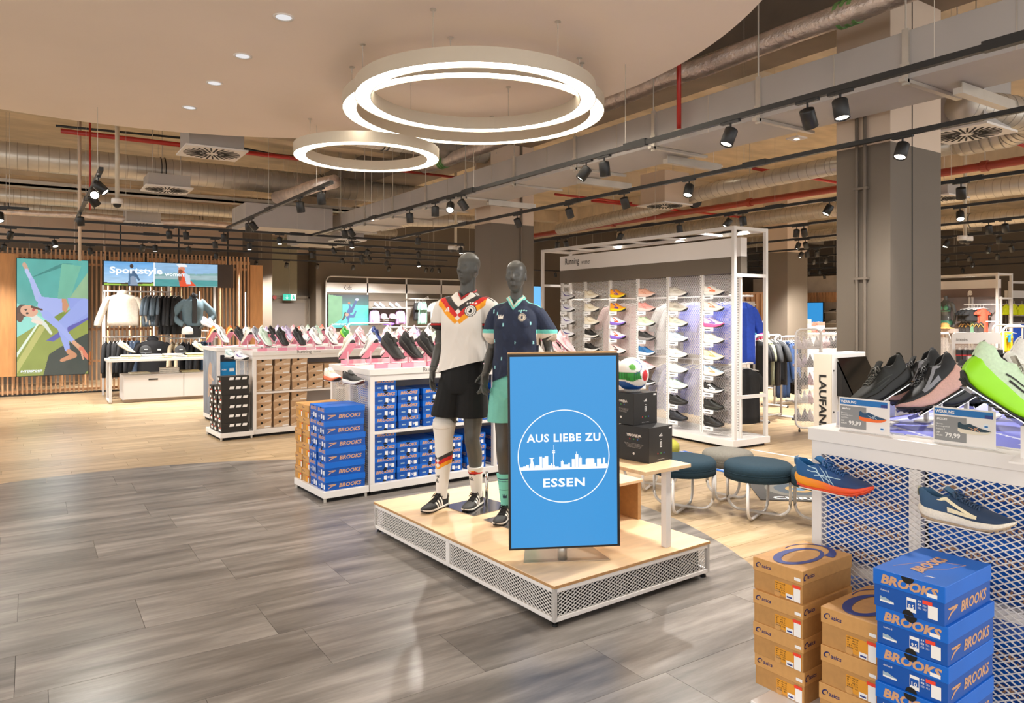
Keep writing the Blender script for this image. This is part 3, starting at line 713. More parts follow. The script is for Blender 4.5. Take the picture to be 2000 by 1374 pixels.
def stripe_mesh(kind, style):
    if (kind, style) in _ST: return _ST[(kind, style)]
    P = PROF[kind]; b = MB()
    def strip(a, e, w, n=6, curve=0):
        for side in (-1, 1):
            def fn(u, v):
                s = a[0]+(e[0]-a[0])*u+curve*math.sin(u*3.14); q = a[1]+(e[1]-a[1])*u
                ds, dq = e[0]-a[0], (e[1]-a[1])*.22; l = math.hypot(ds, dq)
                ww_ = w*(v-.5)
                return side_pt(P, s-dq/l*ww_, min(1, max(0, q+ds/l*ww_/.22)), side)
            b.grid(fn, n, 1)
    if style == 'three':
        for k in range(3): strip((.34+k*.095, .05), (.40+k*.095, .98), .045)
    elif style == 'swoosh':
        strip((.22, .72), (.42, .18), .03, curve=-.03); strip((.40, .2), (.78, .62), .045); strip((.3, .3), (.5, .25), .04)
    elif style == 'cross':
        strip((.44, .02), (.2, .92), .014, 8, .03); strip((.52, .02), (.34, .9), .012, 8, .03); strip((.3, .25), (.66, .75), .012); strip((.2, .55), (.56, .2), .012); strip((.58, .03), (.44, .85), .01)
    elif style == 'arrow':
        strip((.25, .75), (.66, .4), .045); strip((.66, .36), (.34, .2), .05); strip((.22, .72), (.36, .62), .02)
    elif style == 'bird':
        strip((.3, .3), (.62, .7), .016); strip((.36, .2), (.7, .45), .02)
    _ST[(kind, style)] = b.mesh('side_mark', M_WHITE, True); return _ST[(kind, style)]
def cm(c, rough=.6):
    if isinstance(c, bpy.types.Material): return c
    return mat('shoe_'+c+('g' if rough < .5 else ''), c, rough, noise_s=150, noise_a=.08)
def shoe(label, loc, rot, upper='eeeae6', sole='f4f2ee', out='2a2a2a', lace=None, mark=None, lining=None, style='swoosh', kind='runner', hero=False, group=None, scale=1, name='running_shoe', small=False):
    """rot: matrix or euler; toe points along +x"""
    ms = shoe_meshes(kind, hero)
    o = empty(name, label, 'shoe', loc, (0, 0, 0), group)
    if isinstance(rot, Matrix): o.rotation_euler = rot.to_euler()
    else: o.rotation_euler = rot
    if scale != 1: o.scale = (scale,)*3
    def part(n, me, *mts, parent=o):
        p = put(n, me, parent)
        for i, m in enumerate(mts): p.material_slots[i].link = 'OBJECT'; p.material_slots[i].material = m
        if hero and n in ('upper', 'midsole'):
            sm = p.modifiers.new('smooth', 'SUBSURF'); sm.levels = 1; sm.render_levels = 2
        return p
    up = part('upper', ms['upper'], cm(upper), cm(lining or upper, .9))
    part('midsole', ms['midsole'], cm(sole, .5))
    part('outsole', ms['outsole'], cm(out))
    part('laces', ms['laces'], cm(lace or upper))
    if style: part('side_mark', stripe_mesh(kind, style), cm(mark or sole), parent=up)
    if not small:
        part('tongue', ms['tongue'], cm(lining or upper)); part('heel_tab', ms['heel_tab'], cm(mark or sole))
    return o

# ================================================================== SHOE BOXES
M_BLUEB = mat('blue_card', '0551aa', .42, noise_s=8, noise_a=.04); M_BLUEL = mat('blue_lid', '0468cf', .42, noise_s=8, noise_a=.04)
M_KRAFT = mat('kraft_card', 'b9894f', .6, noise_s=40, noise_a=.07); M_KRAFTL = mat('kraft_lid', 'cd9a5b', .55, noise_s=40, noise_a=.06)
M_TAN = mat('tan_card', 'd2b596', .6, noise_s=30, noise_a=.05); M_TAND = mat('tan_card_dark', 'b3906c', .6, noise_s=30, noise_a=.05)
M_BLKB = mat('black_card', '25221f', .5, noise_s=30, noise_a=.06); M_HOKA = mat('azure_card', '0e7fbd', .45, noise_s=8, noise_a=.04)
M_ORL = mat('orange_label', 'e09a2c', .5, noise_s=12, noise_a=.05); M_REDS = mat('red_sticker', 'f0452c', .5, noise_s=12, noise_a=.04)
M_NAVY = mat('navy_print', '2b3c86', .5, noise_s=12, noise_a=.04); M_OCH = mat('ochre_card', 'c98a3c', .55, noise_s=30, noise_a=.07)
def swirl(b, cx, cz, s, y, close=True, up=1):       # a slanted ring open into a tail, drawn as a flat ribbon
    n = 22
    def ribbon(fn, w):
        L_, R_ = [], []
        for i in range(n+1):
            t = i/n; p = fn(t); q = fn(min(1, t+.01)) if t < 1 else fn(1); p0 = fn(max(0, t-.01)); d = (q[0]-p0[0], q[1]-p0[1]); l = math.hypot(*d)+1e-9
            ww_ = w(t); L_.append((p[0]-d[1]/l*ww_, p[1]+d[0]/l*ww_)); R_.append((p[0]+d[1]/l*ww_, p[1]-d[0]/l*ww_))
        for i in range(n):
            b.add([(cx+s*P[0], y, cz+s*P[1]) for P in (L_[i], L_[i+1], R_[i+1], R_[i])], [(0, 1, 2, 3)])
    ribbon(lambda t: (.42*math.cos(t*5.6-.6)+.05, .36*math.sin(t*5.6-.6)+.16*math.cos(t*5.6-.6)), lambda t: .035+.06*math.sin(t*3.14))
    ribbon(lambda t: (-.34+.5*t-.1*t*t, -.16-.42*math.sin(t*1.9)+.2*t), lambda t: .07*(1-t)+.01)
_SW = {}
def swirl_mesh(s, mtl):
    k = (s, mtl.name)
    if k not in _SW:
        b = MB(); swirl(b, 0, 0, s, -.0006); _SW[k] = b.mesh('swirl_print', mtl, fix=False)
    return _SW[k]
def arrow_mesh(s, mtl):
    k = ('a', s, mtl.name)
    if k not in _SW:
        b = MB()
        for poly in ([(-.5, .3), (.45, .3), (.55, .2), (.4, .12), (-.3, .14)], [(.55, .22), (.42, .08), (-.1, -.12), (-.45, -.42), (-.5, -.35), (-.2, -.02), (.2, .14)]):
            b.add([(x*s, -.0006, z*s*.7) for x, z in poly], [tuple(range(len(poly)))])
        _SW[k] = b.mesh('arrow_print', mtl, fix=False)
    return _SW[k]
_BX = {}
def flat(parent, name, x0, x1, z0, z1, mtl, loc, rz=0, rot=None):
    k = (name, round(x0, 4), round(x1, 4), round(z0, 4), round(z1, 4), mtl.name)
    if k not in _BX:
        b = MB(); b.add([(x0, -.0005, z0), (x1, -.0005, z0), (x1, -.0005, z1), (x0, -.0005, z1)], [(0, 1, 2, 3)]); _BX[k] = b.mesh(name, mtl, fix=False)
    return put(name, _BX[k], parent, loc, rot or (0, 0, rz))
_HL = {}
def hole(parent, r, loc, rz=0, mtl=None, half=None):
    mtl = mtl or M_DARK; k = (r, mtl.name, half)
    if k not in _HL:
        a0, a1 = {None: (0, 2*math.pi), 'u': (0, math.pi), 'd': (math.pi, 2*math.pi)}[half]
        b = MB(); b.add([(r*math.cos(a0+(a1-a0)*i/16), -.0008, r*math.sin(a0+(a1-a0)*i/16)) for i in range(17 if half else 16)], [tuple(range(17 if half else 16))]); _HL[k] = b.mesh('finger_hole', mtl, fix=False)
    return put('finger_hole', _HL[k], parent, loc, (0, 0, rz))
_PROTO = {}
def make_box(kind, wx, ly, h, sz='8.5', detail=2, code='Anthem 8', side=-1):
    """short end faces -y (width wx), long side faces -x (length ly); returns a hidden-free prototype tree"""
    bm_, lm = {'blue': (M_BLUEB, M_BLUEL), 'kraft': (M_KRAFT, M_KRAFTL), 'tan': (M_TAN, M_TAN), 'black': (M_BLKB, M_BLKB), 'azure': (M_HOKA, M_HOKA), 'ochre': (M_OCH, M_KRAFTL)}[kind]
    o = bpy.data.objects.new('shoe_box', None); COL.objects.link(o); lh = h*.42; sX = side*(wx/2-.003); sL = side*wx/2
    body = MB().box(-wx/2+.003, wx/2-.003, .003, ly-.003, 0, h-.004).obj('carton', bm_, o, bevel=.0015 if detail > 1 else 0)
    lid = MB().box(-wx/2, wx/2, 0, ly, h-lh, h).obj('lid', lm, o, bevel=.002 if detail > 1 else 0)
    zl = h-lh/2; zb = (h-lh)/2
    if kind == 'blue':
        text('lettering', 'BROOKS', lid, (.004, 0, zl-.002), wx*.8, lh*.6, mtl=M_TXTC, bold=.045, shear=.2)
        hole(lid, .018*wx/.2, (0, -.0006, h-.002), 0, half='d')
        hole(body, .016*wx/.2, (0, .003, .0005), 0, half='u')
        flat(body, 'barcode_label', wx*.27, wx*.4, .012, h-lh-.02, M_TXTW, (0, .003, 0))
        flat(body, 'size_label', -wx*.02, wx*.11, .014, h-lh-.014, M_TXTW, (0, .003, 0))
        if detail > 1:
            flat(body, 'size_field', -wx*.012, wx*.102, .026, h-lh-.024, M_BLUEB, (0, .0022, 0))
            text('size_number', sz, body, (wx*.045, .0015, zb-.004), wx*.075, h*.11, mtl=M_TXTW, bold=.02)
            text('model_print', code, body, (-wx*.33, .003, h-lh-.014), wx*.13, h*.05, mtl=M_TXTW)
            flat(body, 'pictogram', -wx*.4, -wx*.2, .02, .026, M_TXTW, (0, .003, 0))
            b = MB(); b.T = Matrix.Translation((-wx*.4, 0, .026)) @ Matrix.Diagonal((wx*.2/.3, 1, .19, 1))
            P = PROF['runner']; pts = [(s*.3, ip(P['r'], s)-.04) for s in np.linspace(0, 1, 14)]+[(.3, 0), (0, 0)]
            b.add([(x, -.0006, z) for x, z in pts], [tuple(range(len(pts)))]); put('shoe_print', b.mesh('shoe_print', mat('pale_print', '9fb6c6', .5), fix=False), body, (0, .0025, 0))
            for i in range(3):
                for j in range(2): text('small_print', [['43', '27.5'], ['8', '270/10'], ['42.5', '26.5']][i][j], body, (wx*(.155+.07*j), .003, h-lh-.016-.011*i), wx*.05, h*.05, mtl=M_TXTW)
            flat(lid, 'price_sticker', wx*.26, wx*.4, h-lh+.008, h-lh+.02, M_TXTW, (0, -.0004, 0))
            flat(body, 'red_sticker', wx*.2, wx*.33, h-lh-.02, h-lh-.008, M_REDS, (0, .0018, 0))
            text('lettering', 'BROOKS', lid, (-.01, ly*.5, h+.0008), ly*.58, wx*.19, mtl=M_TXTC, bold=.045, shear=.2, rot=Matrix(((0, 0, -1), (1, 0, 0), (0, -1, 0))).to_euler())
            put('arrow_print', arrow_mesh(wx*.13, M_TXTW), lid, (wx*.2, ly*.15, h+.001), (R(-90), 0, 0))
            b = MB(); b.tube([(-.35*wx, .2*ly, h+.0006), (-.1*wx, .62*ly, h+.0006), (.3*wx, .75*ly, h+.0006), (.2*wx, .5*ly, h+.0006), (-.1*wx, .25*ly, h+.0006), (.1*wx, .2*ly, h+.0006)], .0007, 4); b.obj('line_print', M_TXTC, lid)
        else:
            text('size_number', sz, body, (wx*.2, .003, zb), wx*.1, h*.2, mtl=M_TXTW); flat(body, 'pictogram', -wx*.34, -wx*.16, zb-.008, zb+.004, mat('pale_print', '9fb6c6', .5), (0, .003, 0))
        text('lettering', 'BROOKS', body, (sX, ly*(.36 if side < 0 else .62), zb), ly*.56, (h-lh)*.5, rz=R(90*side), mtl=M_TXTC, bold=.03, shear=.2)
        put('arrow_print', arrow_mesh(ly*.2, M_TXTC), body, (sX, ly*(.8 if side < 0 else .17), zb), (0, 0, R(90*side)))
    elif kind in ('kraft', 'ochre'):
        text('lettering', 'asics', lid, (-wx*.22, 0, zl), wx*.19, lh*.26, mtl=M_TXTN, bold=.02, shear=.15)
        put('swirl_print', swirl_mesh(lh*.42, M_TXTN), lid, (-wx*.39, 0, zl))
        text('lettering', 'asics', lid, (sL, ly*(.84 if side < 0 else .16), zl), ly*.14, lh*.3, rz=R(90*side), mtl=M_TXTN, bold=.02, shear=.15)
        put('swirl_print', swirl_mesh(lh*.5, M_TXTN), lid, (sL, ly*(.95 if side < 0 else .05), zl), (0, 0, R(90*side)))
        flat(body, 'orange_label', -wx*.05, wx*.46, .008, h-lh-.014, M_ORL, (0, .003, 0))
        flat(body, 'barcode_label', wx*.32, wx*.45, .003, h-lh-.02, M_TXTW, (0, .0018, 0))
        flat(body, 'red_sticker', wx*.3, wx*.45, h-lh-.02, h-lh-.008, M_REDS, (0, .001, 0))
        if detail > 1:
            for i in range(5):
                text('small_print', ['GEL PULSE', '8   41.5', '9   42.5', '26.5 CM', 'EUR 42'][i], body, (wx*.06, .0018, h-lh-.02-.0085*i), wx*(.18 if i else .2), h*.035, mtl=M_TXTK)
            flat(body, 'picture_label', wx*.17, wx*.31, .004, .024, M_TXTW, (0, .0018, 0)); flat(body, 'shoe_print', wx*.19, wx*.29, .009, .015, M_NAVY, (0, .001, 0))
            flat(lid, 'price_sticker', wx*.34, wx*.46, h-lh+.012, h-lh+.024, M_TXTW, (0, -.0004, 0))
            hole(body, .014, (0, .0026, h*.1), 0, M_KRAFTL)
            b = MB(); n_ = 40
            for (x0, y0, rx, ry, a0, a1, w0, w1) in ((-.02, .0, .125, .062, 0, 6.283, .016, .034), (.055, .012, .115, .085, 1.9, -1.5, .004, .04)):
                for i in range(n_):
                    q4 = []
                    for t, sg in ((i/n_, 1), ((i+1)/n_, 1), ((i+1)/n_, -1), (i/n_, -1)):
                        a_ = a0+(a1-a0)*t; w_ = w0+(w1-w0)*(.5-.5*math.cos(a_+.5) if a1 > 6 else t**2)
                        q4.append(((x0+(rx+sg*w_/2)*math.cos(a_)), -.0006, (y0+(ry+sg*w_/2)*math.sin(a_))))
                    b.add(q4, [(0, 1, 2, 3)])
            q = put('swirl_print', b.mesh('swirl_print', M_NAVY, fix=False), lid, (.0, ly*.5, h+.0008), Matrix(((0, 0, -1), (1, 0, 0), (0, -1, 0))).to_euler())
    elif kind == 'tan':
        b = MB(); b.add([(-wx/2, -.0007, .004), (wx/2, -.0007, h*.86), (wx/2, -.0007, h*.97), (-wx/2, -.0007, h*.97)], [(0, 1, 2, 3)])
        put('diagonal_print', b.mesh('diagonal_print', M_TAND, fix=False), lid)
        b = MB(); b.add([(-wx/2, -.0012, .006), (wx/2, -.0012, h*.84), (wx/2, -.0012, h*.855), (-wx/2, -.0012, .02)], [(0, 1, 2, 3)]); put('diagonal_edge', b.mesh('diagonal_edge', mat('cream_card', 'dcc3a4', .6), fix=False), lid)
        hole(lid, .016, (-wx*.13, -.0014, h*.62)); flat(lid, 'label', wx*.05, wx*.44, h*.08, h*.2, M_TXTW, (0, -.001, 0))
    elif kind == 'black':
        for k in range(3):
            b = MB(); x = -.045+.082*k
            b.add([(x-.033, -.0006, h*.62), (x+.025, -.0006, h*.62), (x+.035, -.0006, h*.9), (x-.023, -.0006, h*.9)], [(0, 1, 2, 3)])
            put('stripe', b.mesh('stripe', M_TXTW, fix=False), lid, (sL, ly/2, .0), (0, 0, R(90*side)))
        flat(body, 'label', -wx*.2, wx*.3, h*.15, h*.4, M_TXTW, (0, .002, 0)); flat(body, 'red_sticker', wx*.0, wx*.3, h*.45, h*.56, M_REDS, (0, .001, 0)); flat(body, 'white_mark', -wx*.35, -wx*.05, h*.6, h*.85, M_TXTW, (0, -.001, 0))
    elif kind == 'azure':
        text('lettering', 'HOKA', body, (-wx*.24, .003, zb), wx*.3, h*.16, mtl=M_TXTW, bold=.03); flat(body, 'label', wx*.1, wx*.42, h*.1, h*.4, M_TXTW, (0, .003, 0))
    return o
def box_at(kind, wx, ly, h, parent_xy, local, rz, label, group, sz='8.5', detail=1, jitter=0, side=-1):
    k = (kind, wx, ly, h, sz, detail, side)
    if k not in _PROTO: o = _PROTO[k] = make_box(kind, wx, ly, h, sz, detail, side=side)
    else: o = copy_tree(_PROTO[k])
    base, rot = parent_xy; c, s = math.cos(rot), math.sin(rot)
    o.location = (base[0]+local[0]*c-local[1]*s, base[1]+local[0]*s+local[1]*c, local[2])
    o.rotation_euler = (0, 0, rot+rz+jitter); o['label'] = label; o['category'] = 'shoe box'; o['group'] = group
    return o

# ================================================================== ISLAND TABLES
def island(base, L, D, label, H=1.135, bays=1, shelf=.55, plinth=True, plh=.09, endmesh=True, front_open=True, back=True, pld=.72, plw=.43, posts=None):
    o = empty('display_island', label, 'display island', (base[0], base[1], 0), FR)
    MB().box(-.012, L+.012, -.012, D+.012, H-.055, H).obj('table_top', M_WHITE, o, bevel=.003)
    MB().box(0, L, 0, D, .035, .10).obj('base', M_WHITE, o, bevel=.003)
    MB().box(.02, L-.02, .03, D-.03, .0, .035).obj('plinth_recess', M_DARK, o)
    for k in range(bays+1):
        x = min(L-.045, L*k/bays)
        for y in (0, D-.045): MB().box(x, x+.045, y, y+.045, .10, H-.055).obj('post', M_WHITE, o, bevel=.002)
    for y in (0, D-.03): MB().box(.045, L-.045, y, y+.03, H-.11, H-.055).obj('rail', M_WHITE, o)
    for x in (0.0, L-.03): MB().box(x, x+.03, .045, D-.045, H-.11, H-.055).obj('rail', M_WHITE, o)
    if back: MB().box(.045, L-.045, D/2-.006, D/2+.006, .1, H-.11).obj('centre_panel', mat('grey_panel', 'a19c9c', .5, noise_s=4, noise_a=.02), o)
    if shelf:
        for k in range(bays): MB().box(L*k/bays+.045, L*(k+1)/bays, .005, D-.005, shelf-.025, shelf).obj('shelf', M_WHITE, o)
    if endmesh:
        for x in (.012, L-.012):
            mesh_panel(o, (x, .045, .1), D-.09, H-.21, R(90))
        MB().box(.0, .03, D/2-.02, D/2+.02, .1, H-.11).obj('mullion', M_WHITE, o)
    if plinth:
        MB().box(-plw, -.005, D/2-pld/2-.08, D/2+pld/2-.08, .035, plh+.005).obj('low_plinth', M_WHITE, o, bevel=.004)
        MB().box(-plw+.03, -.02, D/2-pld/2-.05, D/2+pld/2-.11, .0, .035).obj('plinth_recess', M_DARK, o)
        for x, y in ((-plw+.02, D/2-pld/2-.06), (-.03, D/2-pld/2-.06), (-plw+.02, D/2+pld/2-.1)): MB().cyl((x, y, 0), (x, y, .036), .014, 10).obj('foot', M_GALV, o)
    return o
def loc(base, x, y, z=0):
    c, s = math.cos(FR), math.sin(FR); return Vector((base[0]+x*c-y*s, base[1]+x*s+y*c, z))
def incline(parent_label, base, x, y, z, yaw, pitch, mtl, post=.1, name='shoe_stand', l=.24, cat='shoe stand', group='sloping shoe stands'):
    """sloping plate on a post; returns matrix frame of the plate top"""
    p = loc(base, x, y, z); o = empty(name, parent_label, cat, p, FR+yaw, group)
    c, s = math.cos(pitch), math.sin(pitch); h0 = post+.5*l*s
    b = MB(); b.T = Matrix.Translation((0, 0, h0)) @ Matrix.Rotation(pitch, 4, 'Y')
    b.box(-l/2, l/2, -.045, .045, -.004, 0); b.obj('sloping_plate', mtl, o)
    MB().box(-.006, .006, -.006, .006, .004, h0-.004).obj('post', M_PINKL if mtl is not M_WHITE else M_WHITE, o)
    MB().box(-.05, .05, -.05, .05, 0, .005).obj('foot_plate', mtl, o)
    M = Matrix.Translation(p) @ Matrix.Rotation(FR+yaw, 4, 'Z') @ Matrix.Translation((0, 0, h0)) @ Matrix.Rotation(pitch, 4, 'Y')
    return M
def shoe_on(M, label, dx=0, **k):
    L = PROF[k.get('kind', 'runner')]['L']; T = M @ Matrix.Translation((-L*.48+dx, 0, .003))
    return shoe(label, T.to_translation(), T, **k)
# ================================================================== ISLAND 2 (blue boxes, middle)
Q2 = W(-1.27, 6.51); B2 = ((Q2.x, Q2.y), FR)
I2 = island(Q2, 2.7, .9, 'white shoe island with blue boxes behind the left mannequin', H=1.135, bays=2, shelf=.57)
text('lettering', 'Running', I2, (.63, -.0125, 1.105), .19, mtl=M_TXT); text('lettering', 'women', I2, (.80, -.0125, 1.1), .1, mtl=M_TXT)
text('lettering', 'Running', I2, (2.0, -.0125, 1.105), .19, mtl=M_TXT)
HH = ['on the shelf board', 'second from below', 'third from below', 'topmost']
def shelf_stacks(base, z, cols, kind, wx, ly, h, where, group, y=.03, sizes=('8.5', '9', '9.5', '10', '8'), side=-1):
    for ci, (x, n) in enumerate(cols):
        for k in range(n):
            jx = rnd.uniform(-.006, .006); hh = 'bottom' if k == 0 else ('top' if k == n-1 else ORD[k]+' up')
            box_at(kind, wx, ly, h, base, (x+wx/2+jx, y+rnd.uniform(0, .012), z+k*h), 0, f'{where}, {hh} of {ORD[ci]} stack', group, sizes[(ci+k) % len(sizes)], side=side, jitter=rnd.uniform(-.012, .012))
shelf_stacks(B2, .572, [(.055, 4), (.30, 3), (.56, 3), (.83, 3), (1.08, 2)], 'blue', .225, .36, .118, 'blue box, upper shelf of middle island', 'blue boxes on the upper shelf of the middle island')
shelf_stacks(B2, .102, [(.055, 4), (.285, 3), (.52, 3), (.78, 3), (1.05, 3)], 'blue', .225, .36, .113, 'blue box, base of middle island', 'blue boxes on the base of the middle island')
shelf_stacks(B2, .572, [(1.42, 3), (1.68, 4), (1.95, 3), (2.2, 3)], 'blue', .225, .36, .118, 'blue box, right bay upper shelf', 'blue boxes in the right bay')
shelf_stacks(B2, .102, [(1.42, 3), (1.68, 3), (1.95, 3), (2.2, 2)], 'blue', .225, .36, .113, 'blue box, right bay base', 'blue boxes in the right bay')
def plinth_stacks(base, z, cols, x0, ly, where, group, jit=.01):
    for ci, (y, kind, wy, h, n, nm) in enumerate(cols):
        for k in range(n):
            hh = 'lowest' if k == 0 else ('topmost' if k == n-1 else ORD[n-1-k]+' from the top')
            box_at(kind, wy, ly, h, base, (x0+rnd.uniform(-.008, .008), y+rnd.uniform(-.004, .004), z+k*h), R(-90), f'{nm}, {hh} {where}', group, ('9', '10', '8.5', '9.5')[k % 4], side=1, jitter=rnd.uniform(-jit, jit))
plinth_stacks(B2, .096, [(.12, 'blue', .18, .121, 6, 'blue shoe box with large copper lettering'), (.31, 'blue', .165, .121, 6, 'blue shoe box in the second row'),
  (.49, 'kraft', .17, .117, 6, 'brown shoe box in the third row'), (.665, 'kraft', .17, .117, 6, 'brown shoe box in the hindmost row')], -.41, .375, 'on middle plinth', 'boxes on the low plinth of the middle island')
def pink_strips(I, L, y, z):
    n = int(L/.27); o = []
    for k in range(n):
        for j, (a, e, m) in enumerate(((.0, .12, M_PINK), (.12, .25, M_PINKL))):
            MB().box(.08+k*.27+a, .08+k*.27+e, y, y+.03, z, z+.04).obj('acrylic_block', m, I)
pink_strips(I2, 2.6, .05, 1.135); pink_strips(I2, 2.6, .8, 1.135)
SHW = [('cream and pale pink', 'efe3d6', 'f0b9a6', 'e9dfd2'), ('black', '1f1e1d', '2e2a28', '151413'), ('white with black marks', 'efece8', 'f2efec', '222222'), ('pale pink', 'f3cfd2', 'f7e6e6', 'e39aa6'),
  ('lavender', 'cdbfd8', 'efe9f2', '9c8bb4'), ('mint green', 'c9dccb', 'eef2ec', '9bb8a0'), ('coral', 'ef9a86', 'f3c9bd', 'e0604a'), ('bright green', '55b858', 'a8e04a', '1f5a2a'),
  ('navy blue', '24356e', 'dfe6f2', '1a2340'), ('ivory', 'ece6d6', 'f4f0e6', 'c9bda0'), ('grey', '9a9aa0', 'e9e9ea', '55555a'), ('orange', 'ee8a24', 'f4d8a0', 'd84f1c')]
def top_row(base, I, xs, y, cols, who, z=1.135, yaw=-70, pitch=40, mtl=None, group=None, kind='runner', post=.06, scale=1):
    for i, (x, ci) in enumerate(zip(xs, cols)):
        nm, u, so, mk = SHW[ci]
        yy = R(yaw+rnd.uniform(-4, 4))
        M = incline(f'pink plate {who}, {ORD[i % 14]} from left', base, x, y, z, yy, R(pitch), mtl or M_PINK, post=post, group='pink sloping shoe stands')
        shoe_on(M, f'{nm} shoe {who}, {ORD[i % 14]} from left', upper=u, sole=so, mark=mk, lace=('2a2a2a' if ci == 1 else None), lining=('33302e' if ci == 1 else None), group=group, kind=('max' if ci == 1 and kind == 'max' else 'runner'), small=kind == 'small', style=['swoosh', 'cross', 'arrow', 'bird'][i % 4], scale=scale)
top_row(Q2, I2, [.30, .49, .69, .89, 1.1, 1.5, 1.75, 2.0, 2.25, 2.45], .2, [1, 1, 1, 1, 1, 3, 3, 2, 3, 3], 'in front row, middle island', kind='max', group='shoes on the middle island', yaw=-64)
top_row(Q2, I2, [.06, .30, .52, .75, 1.0, 1.25, 1.5, 1.75, 2.0, 2.25], .62, [9, 2, 3, 3, 5, 3, 2, 4, 3, 3], 'in back row, middle island', yaw=100, group='shoes on the middle island')
def wall_shoe(base, x, y, z, yaw, label, scale=1, **k):
    p = loc(base, x, y, z)
    b = empty('shoe_bracket', 'white plate under the '+label.split(' on the')[0], 'shoe bracket', p, FR+yaw, 'white shoe brackets'); 
    MB().box(.03, .24, -.04, .04, -.004, 0).obj('plate', M_WHITE, b)
    arm = Matrix.Rotation(-yaw, 4, 'Z') @ Vector((-x+.012, 0, 0)); MB().bar((.13, 0, -.008), (.13+arm.x, arm.y, -.008), .012, .01).obj('arm', M_WHITE, b)
    return shoe(label, (p.x, p.y, z+.001), (0, 0, FR+yaw), scale=scale, **k)
wall_shoe(Q2, -.13, .27, 1.0, R(-80), 'black running shoe with white sole on the end panel of the middle island', upper='23211f', sole='ece9e6', mark='0f0f0f', out='5a2a20')
wall_shoe(Q2, -.13, .70, 1.0, R(-88), 'cream running shoe with orange sole on the end panel of the middle island', upper='efe2cf', sole='ef7a52', mark='f3ede2')

# ================================================================== ISLANDS 1 and 1b (tan boxes, left)
Q1 = W(-3.415, 9.59); B1 = ((Q1.x, Q1.y), FR)
I1 = island(Q1, 3.9, .78, 'white shoe island with tan boxes at the left', H=1.13, bays=3, shelf=.59)
text('lettering', 'Running', I1, (.69, -.0125, 1.105), .2, mtl=M_TXT); text('lettering', 'women', I1, (.87, -.0125, 1.1), .1, mtl=M_TXT)
shelf_stacks(B1, .592, [(.06, 4), (.30, 4), (.54, 4), (.77, 3), (1.0, 3)], 'tan', .21, .34, .114, 'tan box with diagonal print, upper shelf', 'tan boxes on the upper shelf of the left island')
shelf_stacks(B1, .102, [(.05, 4), (.29, 4), (.53, 4)], 'tan', .21, .34, .114, 'tan box with diagonal print, base', 'tan boxes on the base of the left island')
shelf_stacks(B1, .592, [(1.36, 3), (1.74, 3)], 'ochre', .33, .3, .12, 'ochre shoe box on the upper shelf, middle bay', 'ochre boxes of the left island')
shelf_stacks(B1, .592, [(2.66, 3), (3.05, 3)], 'ochre', .33, .3, .12, 'ochre shoe box on the upper shelf, last bay', 'ochre boxes of the left island')
plinth_stacks(B1, .096, [(.06, 'black', .18, .121, 6, 'black box with white bars, front row'), (.26, 'black', .165, .117, 5, 'black box, second row'), (.45, 'black', .165, .117, 5, 'black box, third row')], -.41, .35, 'on left plinth', 'black boxes on the left low plinth')
tag(MB().box(Q1.x-.05, Q1.x-.03, Q1.y+.06, Q1.y+.3, .1, .7).obj('clear_panel', M_GLASS), 'clear acrylic bin side beside the black boxes', 'acrylic bin')
pink_strips(I1, 3.7, .05, 1.13)
top_row(Q1, I1, [.2+.236*i for i in range(14)], .18, [5, 1, 1, 2, 2, 7, 3, 8, 9, 3, 4, 2, 1, 3], 'in front row, left island', z=1.13, group='shoes on the left island')
top_row(Q1, I1, [.1+.236*i for i in range(12)], .58, [9, 4, 4, 6, 10, 3, 6, 4, 2, 3, 9, 3], 'in back row, left island', z=1.13, yaw=100, group='shoes on the left island')
wall_shoe(Q1, -.14, .3, 1.02, R(-75), 'white and purple running shoe on the end panel of the left island', upper='ecebf2', sole='f3f1f4', mark='6a4fa8')
wall_shoe(Q1, -.16, .68, 1.03, R(-80), 'mint and white running shoe on the end panel of the left island', upper='d5e6e2', sole='f1f4f2', mark='8fb4c0')
Q1b = W(-4.34, 10.7); B1b = ((Q1b.x, Q1b.y), FR)
I1b = island(Q1b, 4.2, .8, 'white shoe island with azure boxes, behind the tan box island', H=1.13, bays=3, shelf=.59, plinth=False, endmesh=False)
pc = Pic(40, 90, '8d98a6', '5d6674').mottle(.3, 9, 4).limb([(.55, .75), (.5, .6), (.55, .45), (.4, .3)], [.12, .16, .12, .06], 'b59a86', .5).limb([(.5, .6), (.75, .55)], [.06, .04], 'c9ae98', .5)
pc.obj('end_picture', .74, .98, M_PRINT, I1b, (-.004, .77, .1), (0, 0, R(-90)))
text('lettering', 'Running', I1b, (.75, -.0125, 1.1), .22, mtl=M_TXT)
shelf_stacks(B1b, .592, [(.06, 2), (.3, 2)], 'azure', .22, .33, .16, 'azure box behind the black boxes', 'azure boxes')
top_row(Q1b, I1b, [.12+.25*i for i in range(9)], .18, [2, 1, 10, 1, 4, 2, 5, 3, 2], 'in front row, farthest left island', z=1.13, group='shoes on the far left island')
top_row(Q1b, I1b, [.08+.25*i for i in range(8)], .6, [11, 11, 2, 9, 4, 3, 5, 6], 'in back row, farthest left island', z=1.13, yaw=100, group='shoes on the far left island')
p = loc(Q1b, -.05, .75, 1.47); shoe('large all white running shoe high at the left end of the far island', p, (0, R(20), FR+R(-40)), upper='f4f4f6', sole='fbfbfd', mark='e8e8ee', scale=1.2)
tag(MB().cyl((p.x+.1, p.y-.06, 1.13), (p.x+.1, p.y-.06, 1.44), .006, 8).obj('shoe_stand', M_WHITE), 'thin white post carrying the high white shoe', 'shoe stand')

